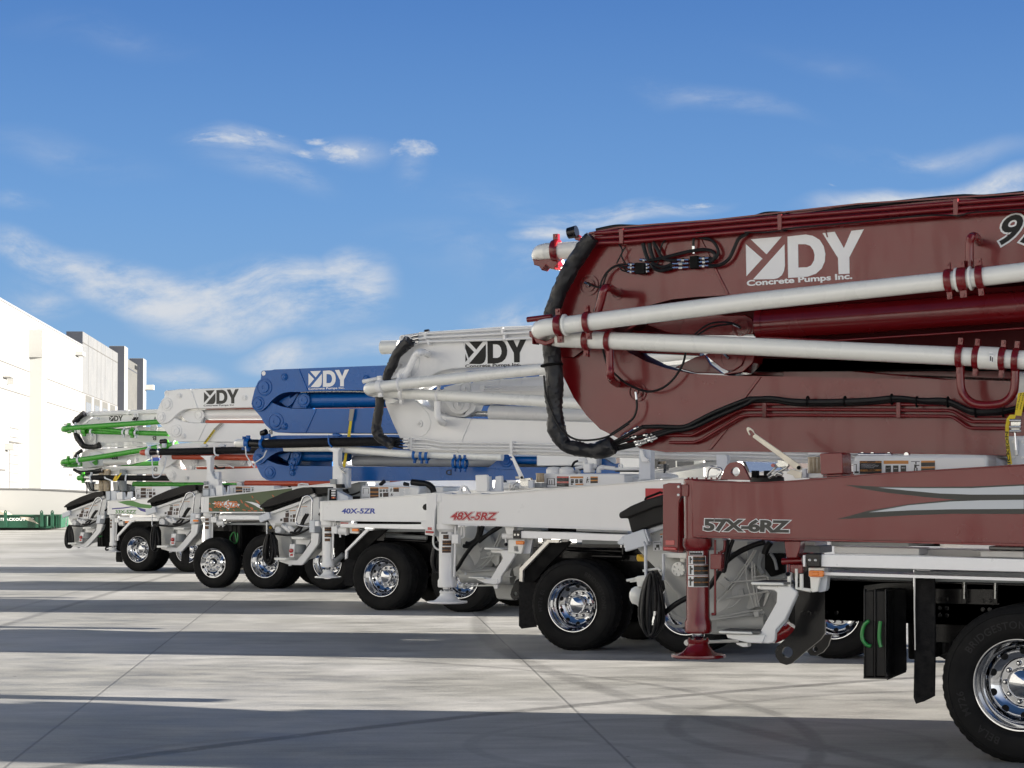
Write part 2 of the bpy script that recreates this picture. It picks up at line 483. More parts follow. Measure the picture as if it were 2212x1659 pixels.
def logo(fr, m_, q1, q2, q3, y, par=None):
    """q1 left triangle foot, q2 right tip of the Y, q3 left triangle top"""
    s1, s2, s3 = (15, 780), (945, 408), (10, 525)
    import numpy as np
    A = np.array([[s1[0], s1[1], 1], [s2[0], s2[1], 1], [s3[0], s3[1], 1]], float)
    Bm = []
    for q in (q1, q2, q3):
        p = fr.at(*q, y); Bm.append((p[0], p[2]))
    Mx = np.linalg.solve(A, np.array(Bm))
    b = MB()
    for s_ in LOGO + DY:
        pts = [tuple(map(float, t.split(','))) for t in s_.split()]
        b.sheet([tuple(np.array([x, z, 1]) @ Mx) for x, z in pts], y - .003)
    return b.build('company_logo', m_, par or fr.obj, smooth=False)

# ------------------------------------------------------------------ wheels
def arc_text(txt, r, a_mid, m_, yoff, size, span=None, inward=True):
    vs, fs = text2d(txt, .012, 0, 1.12)
    x0 = min(v[0] for v in vs); x1 = max(v[0] for v in vs)
    sc = size / .72; mid = (x0 + x1) / 2
    out = []
    for x, y in vs:
        a = a_mid - (x - mid) * sc / r
        q = r + y * sc - size / 2
        out.append((math.cos(a) * q, yoff, math.sin(a) * q))
    b = MB(); b.add(out, fs); b.mats = [m_]; b.mi = [0] * len(b.f)
    return b
mat('sidewall_letter', (.014, .014, .015), .5, noise=.1, spec=.25)
def tyre_mesh(flat=.512, R0=.52, rb=.297, width=.28):
    k = (R0 - rb) / (.52 - .297)
    pr = [(.290, .045), (.300, .022), (.312, .010), (.330, .004), (.333, .001), (.352, -.004), (.40, -.012), (.44, -.011), (.466, -.004),
          (.470, -.008), (.476, -.002), (.482, .003), (.488, .006), (.494, .012), (.504, .018), (.514, .026), (.520, .040),
          (.521, .062), (.512, .064), (.512, .072), (.521, .074), (.522, .108), (.513, .110), (.513, .118), (.522, .120), (.522, .160),
          (.513, .162), (.513, .170), (.522, .172), (.521, .206), (.512, .208), (.512, .216), (.520, .218), (.520, .240), (.512, .256), (.49, .272), (.44, .288), (.38, .288), (.32, .275), (.295, .250)]
    n = 150; vs = []; fs = []
    for j, (r, h) in enumerate(pr):
        r = rb + (r - .297) * k
        for i in range(n):
            a = 2 * math.pi * i / n; q = r
            if 14 <= j <= 16 or 33 <= j <= 34: q = r - (.009 if i % 3 == 0 else 0)
            z = max(q * math.sin(a), -flat)
            vs.append((q * math.cos(a), h * width / .28, z))
    for j in range(len(pr) - 1):
        for i in range(n):
            i2 = (i + 1) % n; fs.append((j * n + i, j * n + i2, (j + 1) * n + i2, (j + 1) * n + i))
    b = MB(); b.add(vs, fs); return b
def make_wheel(kind):
    """the wheel as one part: rim with its tyre, hub, nuts; outboard side towards -y"""
    b = MB().mat('chrome')
    if kind == 'dual':
        pr = [(.297, .025), (.306, .004), (.303, -.004), (.296, -.003), (.289, .012), (.284, .03), (.270, .045), (.262, .075), (.252, .085), (.243, .10), (.236, .13), (.222, .152), (.196, .166), (.170, .176), (.167, .222), (.162, .226), (.100, .226)]
        hr, hy, rs = .2115, .1575, .025
        fl, nr, cap = .226, .134, [(.104, .226), (.108, .135), (.104, .127), (.098, .124), (.094, .120), (.088, .108), (.052, .092), (.020, .084), (.0001, .082)]
    else:
        pr = [(.297, .025), (.306, .004), (.303, -.004), (.294, -.002), (.286, .02), (.276, .045), (.262, .058), (.246, .058), (.225, .045), (.205, .024), (.192, .008), (.186, -.004), (.182, -.008), (.100, -.008)]
        hr, hy, rs = .232, .046, .024
        fl, nr, cap = -.008, .140, [(.075, -.008), (.073, -.06), (.066, -.068), (.058, -.068), (.056, -.05), (.030, -.05), (.028, -.075), (.0001, -.078)]
    b.lathe(pr, (0, 0, 0), 'y', 72, cap=False)
    rim = b
    hole = MB().mat('hole')  # black discs set on the rim stand in for shaded openings
    for i in range(10):
        a = 2 * math.pi * (i + .5) / 10
        c = (hr * math.cos(a), hy, hr * math.sin(a))
        tilt = -.55 if kind == 'dual' else .62
        vs = []
        for k in range(20):
            q = 2 * math.pi * k / 20
            er, et = rs * math.cos(q), rs * math.sin(q)
            dr = er * math.cos(tilt)
            vs.append(((hr + dr) * math.cos(a) - et * math.sin(a), hy - .0035 + er * math.sin(tilt) * (1 if kind == 'dual' else 1), (hr + dr) * math.sin(a) + et * math.cos(a)))
        hole.add(vs, [tuple(range(20))])
    nuts = MB().mat('chrome')
    for i in range(10):
        a = 2 * math.pi * i / 10
        c = (nr * math.cos(a), fl, nr * math.sin(a))
        if i == 0: nuts.lathe([(.020, 0), (.019, -.014), (.0155, -.018), (.0145, -.044), (.009, -.052), (.0001, -.053)], c, 'y', 10, cap=False)
    hub = MB().mat('chrome').lathe(cap, (0, 0, 0), 'y', 40, cap=False)
    rimo = rim.build('wheel'); 
    parts = [tyre_mesh().build('tyre', 'tyre'), hole.build('hand_hole_shade_discs'), hub.build('hub_cap')]
    n0 = nuts.build('wheel_nut')
    for i in range(10):
        n_ = n0 if i == 0 else n0.copy()
        if i: COL.objects.link(n_)
        n_.rotation_euler = (0, math.pi * i / 5, 0); parts.append(n_)
    for p in parts: p.parent = rimo
    return rimo
WH = {}
def wheel(fr, kind, x, z=None, y=0, sc=1, lettering=None, inner=True, obj=None):
    first = kind not in WH
    if first:
        o = make_wheel(kind); WH[kind] = (o.data, [(c.name.split('.')[0], c.data, tuple(c.rotation_euler)) for c in o.children])
    else:
        d, ch = WH[kind]
        o = bpy.data.objects.new('wheel', d); COL.objects.link(o)
        for nme, dd, re_ in ch:
            c = bpy.data.objects.new(nme, dd); c.rotation_euler = re_; COL.objects.link(c); c.parent = o
    o.parent = obj or fr.obj
    o.location = (x, y, .512 * sc if z is None else z); o.scale = (sc, 1, sc)
    o.rotation_euler = (0, random.uniform(-.3, .3) if not lettering else 0, 0)
    if o.rotation_euler[1]:                                   # keep the flat of the tyre on the ground
        r = o.rotation_euler[1]
        for c in o.children:
            if c.name.startswith('tyre'): c.rotation_euler = (0, -r, 0)
    if inner:
        c = bpy.data.objects.new('inner_tyre', [d for n_, d, e_ in WH[kind][1] if n_ == 'tyre'][0]); COL.objects.link(c); c.parent = o
        c.location = (0, .335, 0)
        c.rotation_euler = (0, -o.rotation_euler[1], 0)
    if lettering:
        for t_, a_ in lettering:
            arc_text(t_, .397, R(a_), 'sidewall_letter', -.0135, .050).build('tyre_lettering', None, o, smooth=False)
    return o

# ------------------------------------------------------------------ warning stickers
def sticker(fr, txt4, y, rows, par=None, name='warning_label', base='whink', dy=.003):
    """txt4: 4 corners (tl tr br bl); rows: list of (mat,u0,v0,u1,v1) with v down"""
    q = [Vector(p) for p in fr.T(txt4, y)]
    def pt(u, v, k=0):
        a = q[0] + (q[1] - q[0]) * u; b = q[3] + (q[2] - q[3]) * u
        p = a + (b - a) * v; return (p.x, y - dy - k, p.z)
    b = MB().mat(base).add([pt(0, 0), pt(1, 0), pt(1, 1), pt(0, 1)], [(0, 1, 2, 3)])
    for m_, u0, v0, u1, v1 in rows:
        b.mat(m_).add([pt(u0, v0, .0012), pt(u1, v0, .0012), pt(u1, v1, .0012), pt(u0, v1, .0012)], [(0, 1, 2, 3)])
    return b.build(name, None, par or fr.obj, smooth=False)
def lines(u0, v0, u1, v1, n, m_='whink', fr_=.4):
    """n thin print lines inside a field, ragged at the right"""
    out = []; h = (v1 - v0) / n
    for i in range(n):
        out.append((m_, u0, v0 + h * (i + .3), u1 - (u1 - u0) * random.uniform(0, .35), v0 + h * (i + .3 + fr_)))
    return out
def warn(u0, v0, u1, v1, top='orlab', body='bklab'):
    h = v1 - v0
    r = [(body, u0, v0, u1, v1), (top, u0, v0, u1, v0 + .17 * h), (top, u0, v0 + .52 * h, u1, v0 + .68 * h)]
    d = (u1 - u0) * .06
    return r + [(q[0], q[1], q[2], q[3], q[4]) for q in lines(u0 + d, v0 + .2 * h, u1 - d, v0 + .5 * h, 3, 'sgrey')] + lines(u0 + d, v0 + .7 * h, u1 - d, v0 + .98 * h, 3, 'sgrey') + \
        [('bklab', u0 + (u1 - u0) * .32, v0 + .04 * h, u0 + (u1 - u0) * .68, v0 + .12 * h)]
def heads(u0, v0, u1, v1, n=3):
    r = []; w_ = (u1 - u0) / n
    for i in range(n):
        a = u0 + w_ * (i + .14)
        r += [('sgrey', a, v0 + .1 * (v1 - v0), a + w_ * .72, v1), ('whink', a + w_ * .12, v0 + (v1 - v0) * (.35 + .12 * (i % 2)), a + w_ * .6, v0 + (v1 - v0) * .55)]
    return r
def figure(u0, v0, u1, v1):
    w_, h = u1 - u0, v1 - v0
    return [('sgrey', u0 + .4 * w_, v0, u0 + .6 * w_, v0 + .2 * h), ('sgrey', u0 + .25 * w_, v0 + .25 * h, u0 + .6 * w_, v0 + .6 * h), ('sgrey', u0 + .2 * w_, v0 + .6 * h, u0 + .38 * w_, v1),
            ('sgrey', u0 + .55 * w_, v0 + .6 * h, u0 + .75 * w_, v0 + .9 * h), ('sgrey', u0 + .6 * w_, v0 + .3 * h, u1, v0 + .4 * h)]

def clamp(fr, m_, pts, y, r, w_=.05, par=None, name='pipe_clamp', lugs=True, yaw=None):
    """ring clamp round a pipe; pts: two tokens, the centre and a second point giving the pipe's direction"""
    a, b_ = [Vector(p) for p in fr.T(pts, y)]
    d = (b_ - a).normalized()
    b = MB()
    prof = [(r, -w_ / 2), (r * 1.22, -w_ / 2), (r * 1.30, -w_ / 4), (r * 1.30, w_ / 4), (r * 1.22, w_ / 2), (r, w_ / 2)]
    mb2 = MB(); mb2.lathe(prof, (0, 0, 0), 'x', 28, cap=False)
    if lugs:
        for s_ in (1, -1):
            mb2.box(-w_ * .36, w_ * .36, -.022, .022, s_ * r * 1.2 if s_ > 0 else -r * 1.2 - .05, r * 1.2 + .05 if s_ > 0 else -r * 1.2)
            mb2.tube([(0, -.035, s_ * (r * 1.2 + .032)), (0, .03, s_ * (r * 1.2 + .032))], .011, 8)
    ang = math.atan2(d.z, d.x)
    M_ = Matrix.Translation(a) @ Matrix.Rotation(-ang, 4, 'Y')
    b.add([tuple(M_ @ Vector(v)) for v in mb2.v], mb2.f)
    return b.build(name, m_, par or fr.obj)

# ------------------------------------------------------------------ the part of a truck nearest its cab (mostly hidden or outside the picture)
def front_end(fr, x0, x1, cabm, boomm, ztop, axles=(8.3,), cab=True):
    o = fr.obj
    b = MB(); b.box(x0 + 1.2, x1, .75, 1.75, 1.26, 1.72); b.box(x1 - 1.3, x1 - .3, .85, 1.65, 2.2, ztop); b.build('turret_filler', cabm, o, .02)  # mostly unseen bulk added so no sun slips through under the boom
    b = MB()
    for ya in (.78, 1.62): b.box(x0, x1 + 2.6, ya, ya + .09, .72, 1.02)
    b.build('chassis_frame', 'blackp', o, .004)
    b = MB(); b.box(x0, x1, .22, 2.28, 1.20, 1.245); b.build('deck', 'greyp', o, .006)  # grey instead of bright metal, standing in for under-deck shade
    for x in axles:
        wheel(fr, 'front', x, inner=False)
        w2 = wheel(fr, 'front', x, inner=False); w2.location = (x, 2.5, .512); w2.rotation_euler = (0, 0, math.pi)
    if cab:
        cx = x1 + .35
        prof = [(cx, .75), (cx, 2.75), (cx + .15, 2.95), (cx + 1.1, 2.98), (cx + 1.55, 2.85), (cx + 1.95, 2.0), (cx + 2.1, 1.6), (cx + 2.12, .6), (cx + 1.0, .55), (cx + .8, .9)]
        c = MB(); c.prism(prof, .12, 2.38); cb = c.build('cab', cabm, o, .05)
        for y_, t_ in ((.115, -1), (2.385, 1)):
            g = MB(); g.prism([(cx + .45, 1.95), (cx + .45, 2.6), (cx + 1.35, 2.6), (cx + 1.72, 1.98)], min(y_, y_ + t_ * .006), max(y_, y_ + t_ * .006)); g.build('side_window', 'pane', cb)
        g = MB(); g.add([(cx + 1.62, .3, 2.78), (cx + 1.62, 2.2, 2.78), (cx + 1.965, 2.2, 2.02), (cx + 1.965, .3, 2.02)], [(0, 1, 2, 3)])
        g.v = [(x_ + .012, y_, z_ + .005) for x_, y_, z_ in g.v]; g.build('windscreen', 'pane', cb)
        g = MB(); g.box(cx + 2.125, cx + 2.2, .1, 2.4, .42, .75); g.build('bumper', 'chrome', cb, .01)

def far_side(fr, x0, x1, m_):
    """the off side of the superstructure: outrigger box, its leg, the deck edge, wheels"""
    o = fr.obj
    MB().prism([(x0 - .05, 1.5), (x0 - .05, 1.95), (x0 + .4, 1.95), (x0 + 2.6, 2.15), (x0 + 2.6, 1.42)], 2.25, 2.5).build('outrigger_beam', m_, o, .01)

    MB().box(x0 - .75, x0 - .58, 2.32, 2.62, .75, 1.72).build('rear_light_or_shadow_panel', m_, o, .01)  # unseen panel and arm added to widen the cast shadow
    MB().box(x0 - .6, x0 - .05, 2.28, 2.36, 1.2, 1.7).build('shadow_panel_arm', m_, o, .01)
    MB().box(x0 + .9, x1, 2.3, 2.48, 1.15, 1.27).build('deck_edge', 'blackm', o, .006)  # blackened edge stands in for the shade beneath the deck

# ================================================================== dark red truck, nearest
def ring_plate(fr, name, m_, txt, hole, y, th, par=None):
    """plate with one round hole; hole=(view,x,y,r in view px)"""
    out = fr.P(txt, y)
    v, hx, hy, hr = hole
    c = fr.at(v, hx, hy, y); e = fr.at(v, hx + hr, hy, y); r = e[0] - c[0]
    # start the cut from the lowest outline point
    a = sum(out[i][0] * out[(i + 1) % len(out)][1] - out[(i + 1) % len(out)][0] * out[i][1] for i in range(len(out)))
    if a < 0: out = out[::-1]
    k = min(range(len(out)), key=lambda i: (out[i][0] - c[0]) ** 2 + (out[i][1] - c[2]) ** 2)
    out = out[k:] + out[:k]
    st = math.atan2(out[0][1] - c[2], out[0][0] - c[0]); n = 24
    circ = [(c[0] + r * math.cos(st - 2 * math.pi * i / n), c[2] + r * math.sin(st - 2 * math.pi * i / n)) for i in range(n + 1)]
    b = MB().prism(out + [out[0]] + circ, y, y + th)
    return b.build(name, m_, par or fr.obj)

T57 = thing('pump_truck', 'nearest concrete pump truck, dark red, with white pipes and 57X-6RZ on its outrigger', 'truck', 'concrete pump trucks parked in a row',
            tuple(Uv * -4.9 + Wv * 13.8), -AL)
f = Frame(-4.9, 13.8, T57); RD = 'red'

# --- boom, upper fold (A) and lower fold (B)
bA = f.plate('boom_section', RD, 'A 640,436 860,392 1085,371 1650,330 B 900,203 2212,118 >11.5 <11.5 B 2212,800 0,925 A 1840,924 1500,942 1300,962 1130,1006 980,1090 860,1180 640,1330 520,1420 420,1420 395,1180 412,1050 480,830 560,600', .98, .50, bevel=0, side='redshade')
bB = f.plate('boom_section', RD, 'C 400,150 520,60 760,200 960,380 1100,452 1250,503 1450,545 1800,563 2212,568 D 2100,604 >11 <11 D 2070,1186 0,1155 C 1250,1161 1040,1132 960,1100 830,1035 730,985 620,875 520,735 440,570 412,400', 1.03, .42, bevel=0, side='redshade')
# flange lips
for y_ in (.955,):
    f.plate('boom_flange', RD, 'A 640,432 860,388 1085,367 1650,326 B 900,199 2212,114 >11 <11 B 2212,126 900,211 A 1650,338 1085,379 860,400 640,446', y_, .03, bA, 0)
f.plate('boom_flange', RD, 'C 1040,1128 1250,1150 D 0,1146 2070,1178 2070,1192 0,1163 C 1250,1168 1040,1138', 1.0, .03, bB, 0)
# weld straps across the folds
for t_, y_, p_ in (('A 1508,478 1528,478 1750,920 1730,922', .968, bA), ('C 1978,570 2006,570 1872,750 1850,750', 1.018, bB), ('C 1700,985 1740,985 1606,1148 1578,1146', 1.018, bB),
                   ('B 628,400 640,399 660,470 650,471', .972, bA)):
    f.plate('weld_strap', RD, t_, y_, .02, p_, .003)
# round bosses
for v, x, y, r, r2 in (('A', 640, 850, 92, .70), ('C', 1025, 690, 84, 1), ('A', 865, 915, 56, 1)):
    c = f.at(v, x, y, .975 if v == 'A' else 1.025); R_ = r / 2.0109 / 560
    b = MB()
    for q in (1, .62, .45): b.lathe([(R_ * q, .01), (R_ * q, -.010), (R_ * q - .012, -.010), (R_ * q - .012, .01)], c, 'y', 40, cap=False)
    b.lathe([(R_ * .2, .01), (R_ * .2, -.02), (.0001, -.02)], c, 'y', 16, cap=False)
    b.build('pivot_boss', RD, bA if v == 'A' else bB)
# inner folded arms seen in the gap
f.plate('boom_section', RD, 'D 40,430 1690,520 >11 <11 D 1690,600 100,545 20,500', 1.50, .34, bevel=.01)
f.plate('boom_section', RD, 'D 300,470 2212,640 2212,700 300,600', 1.42, .05, bevel=.01)
f.plate('link_plate', RD, 'C 1090,155 1250,218 1330,232 1480,235 1600,95 1400,120 1300,60', 1.20, .05)
f.plate('link_plate', RD, 'C 1345,228 1400,90 1600,60 1720,85 1880,80 1935,110 1955,180 1940,235 1700,240 1480,236', 1.16, .06)
f.plate('link_plate', RD, 'C 1320,495 1480,415 1560,395 1600,470 1700,545 1480,540', 1.22, .05)
f.plate('link_lever', RD, 'C 1560,395 1600,380 1880,400 1850,480 1790,520 1740,524 1690,500 1600,430', 1.12, .06)
f.plate('link_lever', RD, 'C 1860,395 1950,395 1940,460 1860,535 1720,556 1700,548 1790,520 1850,480', 1.14, .22)
f.plate('inner_arm', RD, 'C 780,180 1240,225 1500,240 1500,262 1240,250 900,245', 1.35, .2, bevel=0)
f.plate('inner_arm', RD, 'C 1000,378 1520,405 1520,380 1000,345', 1.30, .1, bevel=0)
f.plate('link_lever', 'blackm', 'A 1955,1060 1990,1060 1990,1270 1940,1250 1965,1180', 1.18, .2)
for v, x, y in (('C', 1838, 178), ('C', 1748, 420)):
    c = f.at(v, x, y, 1.118); b = MB(); b.lathe([(.07, .01), (.07, -.004), (.062, -.004), (.062, .01)], c, 'y', 32, cap=False); b.lathe([(.012, .0), (.012, -.03), (.0001, -.03)], c, 'y', 12, cap=False); b.build('pivot_boss', RD, bA)
f.plate('inner_boom', 'redshade', 'A 1130,1000 1300,958 1500,938 1850,918 B 2212,780 >11 <11 D 2100,610 C 2212,575 1800,570 1740,530 1960,420 1960,240 700,240 700,60', 1.62, .06, bevel=0)  # backing plate closing the gap, darkened to read as shade
f.plate('inner_boom', 'blackm', 'D 40,425 1690,440 2212,470 >10 <10 D 2212,520 1690,505 60,530', 1.40, .05, bevel=0)  # black strip stands in for shade between the folded arms
# sloped shoulder the three lines run along
q_ = f.P('A 640,436 860,392 1085,371 1650,330 B 900,203 2212,118 >11.5', .98); q2_ = f.P('A 690,560 890,525 1085,500 1650,470 B 900,338 2212,262 >11.5', .98)
n_ = len(q_); MB().add([(x, 1.005, z + .002) for x, z in q_] + [(x, .962, z) for x, z in q2_], [(i, i + 1, n_ + i + 1, n_ + i) for i in range(n_ - 1)]).build('boom_shoulder', RD, bA)
# big cylinder in the gap
cy = f.T('B 110,1168 2212,1020 >11', 1.15)
b = MB(); b.tube([cy[0], cy[2]], .118, 40); b.tube([cy[0], Vector(cy[0]) + (Vector(cy[2]) - Vector(cy[0])).normalized() * .05], .128, 40)
d_ = (Vector(cy[2]) - Vector(cy[0])).normalized()
for q in (.14, .37, 1.28, 1.33): b.tube([Vector(cy[0]) + d_ * q, Vector(cy[0]) + d_ * (q + .012)], .1215, 40)
b.build('hydraulic_cylinder', RD, T57)
f.pipe('hydraulic_line', RD, 'B 130,1262 700,1290 1500,1238 2212,1190', 1.06, .008, smooth=0)
f.pipe('hydraulic_line', RD, 'B 130,1158 700,1120 1500,1070 2212,1012', 1.045, .008, smooth=0)

# --- delivery pipes
PR = .066
f.pipe('delivery_pipe', 'cream', 'A 410,1172 B 0,986 1640,813 2212,745 >10.5', .52, PR, smooth=0, n=36)
f.pipe('delivery_pipe', 'cream', 'C 395,268 D 0,328 1700,408 2260,440', .66, PR, smooth=0, n=36)
a = Vector(f.at('A', 440, 1168, .52)); e = Vector(f.at('C', 400, 266, .66)); cx_ = f.at('A', 262, 1215, .58)
pts = [a, a + (Vector(f.at('A', 340, 1180, .52)) - a)]
c0 = pts[-1]; mid = Vector(f.at('A', 258, 1205, .60))
pts += [Vector(f.at('A', 290, 1188, .54)), mid, Vector(f.at('A', 285, 1232, .70)), Vector(f.at('A', 350, 1262, .74)), e]
MB().tube(pts, [PR, PR, PR * 1.03, PR * 1.08, PR * 1.05, PR, PR], 32, 6).build('pipe_elbow', 'cream', T57)
clamp(f, RD, 'A 410,1172 600,1150', .52, PR, .055)
clamp(f, RD, 'A 634,1146 800,1127', .52, PR, .045)
clamp(f, RD, 'C 630,278 800,285', .66, PR, .05)
clamp(f, RD, 'C 802,285 1000,293', .66, PR, .04, lugs=False)
for t_ in ('A 455,1167 600,1150', 'B 1680,808 1800,795', 'B 1790,796 1900,785'): clamp(f, 'cream', t_, .52, PR, .02, name='pipe_flange', lugs=False)
for t_ in ('B 1618,816 1700,807', 'B 1727,803 1800,795', 'B 1866,787 2000,771'): clamp(f, RD, t_, .52, PR, .05 if '1727' not in t_ else .065)
for t_ in ('D 1706,408 1900,418', 'D 1838,416 1900,420', 'D 2045,428 2200,438', 'D 2150,436 2200,440'): clamp(f, RD, t_, .66, PR, .045)
# a short thicker coupling with a printed stamp
f.pipe('pipe_coupling', 'cream', 'D 1862,418 2035,428', .66, PR * 1.22, smooth=0, n=36)
sticker(f, 'D 1935,375 1975,378 1975,455 1935,452', .66 - PR * 1.24, [('silver', .1, .1, .9, .3), ('sgrey', .2, .4, .45, .9), ('sgrey', .6, .5, .8, .95)], name='stamp')
# pipe brackets
f.pipe('pipe_bracket', RD, 'D 1708,480 1712,640 1740,720 1800,775 1880,795 1990,790 2070,765 2125,700 2140,620 2142,500', .66, .030, smooth=5, n=16)
f.pipe('pipe_bracket', RD, 'B 1782,720 1782,520 1800,468,.56 1830,470,.72 1860,510,.98', .56, .030, smooth=5, n=16)
f.pipe('pipe_bracket', RD, 'A 712,1060 740,960 762,885 800,872,.66 850,900,.85 880,918,1.0', .58, .032, smooth=5, n=16)
f.pipe('pipe_bracket', RD, 'C 805,350 808,480 812,560 830,600,.78 865,625,1.0', .66, .030, smooth=5, n=16)
f.pipe('pipe_bracket', RD, 'A 345,1100 155,1124', .62, .022, smooth=0)
f.plate('pipe_bracket', RD, 'C 165,210 200,205 215,260 300,290 380,245 400,250 350,305 290,322 220,300 200,262 200,310 190,312 188,262 168,255', .60, .12)
# far pipe end, above the sleeve
f.pipe('delivery_pipe', 'cream', 'A 300,585 560,570 700,560', 1.75, .072, smooth=0, n=32)
f.pipe('pipe_elbow', 'cream', 'A 430,577,1.75 330,584,1.75 268,598,1.80 262,622,1.92 300,650,2.05 420,690,2.05', 1.75, [.072, .072, .076, .078, .07, .05], smooth=5, n=28)
clamp(f, RD, 'A 385,578 430,575', 1.75, .074, .06)
f.plate('pipe_hinge', RD, 'A 195,640 240,650 300,640 380,650 400,690 375,700 372,725 330,715 300,690 268,735 245,700 205,690', 1.72, .12)
f.pipe('work_lamp', 'blackp', 'A 478,440 545,425', 1.3, [.045, .05], smooth=0, n=20)
f.plate('lamp_bracket', RD, 'A 520,470 560,450 580,470 560,500 530,490', 1.3, .04)

# --- black hose sleeve round the knuckle
sl_ = 'A 668,470 600,560 520,680 455,800 400,920 360,1040 345,1110 C 340,150 342,330 350,430 368,560 362,700 368,800 375,880 385,980 430,1080 480,1120 560,1140 640,1155 730,1150 835,1105'
import random as _r
o = f.pipe('hose_sleeve', 'sleeve', sl_, .86, [.058, .066, .060, .066, .058, .062, .066, .068, .070, .066, .070, .075, .062, .060, .074, .056, .052, .058, .052, .066, .074, .072, .060], smooth=5, n=22, rj=.10)
f.pipe('strap_line', 'hose', 'C 285,560 300,700 350,850 420,980 520,1060 650,1072 800,1040 960,940', .77, .008)
clamp(f, 'blackm', 'C 348,478 349,490', .86, .069, .02, lugs=False, name='sleeve_tie')
# hoses leaving the sleeve
for i, t_ in enumerate(('C 835,1090 930,1040 985,1010 1060,972', 'C 840,1110 930,1075 1020,1050 1130,1030', 'C 845,1130 930,1110 1040,1085 1160,1040', 'C 845,1150 960,1125 1040,1105 1175,1055')):
    f.pipe('hydraulic_hose', 'hose', t_, .88 + .02 * i, .013)
for a_ in ('C 905,1048 960,1015 1000,990', 'C 1000,985 1040,972 1068,968', 'C 965,1052 1020,1046 1060,1040', 'C 1075,1036 1110,1030 1145,1024', 'C 1003,1088 1040,1080 1075,1068', 'C 1080,1068 1130,1052 1170,1036', 'C 1015,1112 1060,1096 1100,1082', 'C 1110,1080 1150,1066 1185,1050'):
    q = f.T(a_, .90)
    b = MB(); b.tube([q[0], q[1]], .014, 10); b.tube([q[1], q[2]], .011, 6); m_ = (Vector(q[1]) + Vector(q[0])) / 2; b.tube([m_, m_ + (Vector(q[1]) - Vector(q[0])).normalized() * .015], .018, 6)
    b.build('hose_fitting', 'chrome', T57)
for i, t_ in enumerate(('C 1060,968 1200,964 1380,968 1480,930 1600,868 1760,800 1900,748 D 60,742 240,745 400,770 600,772 800,770 1000,760 1160,742 1260,738 1420,760 1600,765 1700,800 1800,845 1950,850 2060,838 2212,800',
                        'C 1140,1026 1300,985 1400,975 1500,945 1620,885 1780,815 1900,768 D 60,760 240,762 400,786 600,788 800,786 1000,776 1160,760 1260,755 1420,772 1600,780 1700,815 1800,858 1950,862 2060,850 2212,815',
                        'C 1170,1040 1300,1000 1400,988 1500,958 1620,900 1780,832 1900,780 D 70,752 200,738 400,760 700,762 1000,750 1180,735 1400,755 1600,756 1800,836 2060,830')):
    f.pipe('hydraulic_hose', 'hose', t_, .92 + .025 * (i % 2), .0165, smooth=4)
for x_, y_ in ((500, 765), (795, 765), (1165, 748), (1365, 768), (1610, 770), (1830, 848), (2050, 845)):
    clamp(f, 'blackm', 'D %g,%g %g,%g' % (x_, y_, x_ + 20, y_), .93, .032, .012, name='hose_tie', lugs=False)
# steel lines: three on top, three below
for i in range(3):
    f.pipe('hydraulic_line', RD, 'A 690,%g 890,%g B 275,%g 1665,%g 2212,%g >10.5' % (440 + 38 * i, 422 + 44 * i, 312 + 44 * i, 200 + 45 * i, 160 + 45 * i), .90, .0165, smooth=0)
f.pipe('hydraulic_line', RD, 'C 1250,1035 1450,1035 1500,1015 1800,850 1860,830 2212,828 D 1620,836 1660,850 1770,915 1800,926 2070,926', .97, .0125, smooth=0)
f.pipe('hydraulic_line', RD, 'C 1280,1092 1470,1092 1530,1070 1830,890 1890,875 2212,872 D 1620,882 1660,895 1760,965 1790,976 2070,978', .97, .0125, smooth=0)
f.pipe('hydraulic_line', RD, 'C 1900,786 2212,785 D 1640,790 1770,868 1800,880 2100,880', .97, .0125, smooth=0)
for t_ in ('A 876,405 912,400 912,520 880,522', 'B 258,288 292,286 292,418 260,420', 'B 1648,166 1688,162 1688,300 1650,302'):
    f.plate('line_bracket', RD, t_, .875, .10, bA, .003)
for t_ in ('C 2012,762 2044,762 2044,893 2012,893', 'D 138,762 170,762 170,893 138,893', 'D 1198,764 1232,764 1232,897 1198,897'):
    f.plate('line_bracket', RD, t_, .95, .08, bB, .003)
f.pipe('hydraulic_hose', 'hose', 'A 700,415 850,385 980,385 1150,388 1500,360 1900,320 B 160,285 300,282 420,300 900,230 1640,150 1900,148 2212,118', .97, .015, smooth=4)
f.pipe('hydraulic_hose', 'hose', 'B 0,432 200,430 400,395 800,360 1400,300 1700,298 1800,275 2212,250', .88, .006, smooth=4)
f.pipe('hydraulic_hose', 'hose', 'A 2212,420 1900,425 1600,440 1400,470 1300,480 1240,500 1210,560 1200,640 1160,700 1050,740 960,745 900,700', .93, .006, smooth=4)
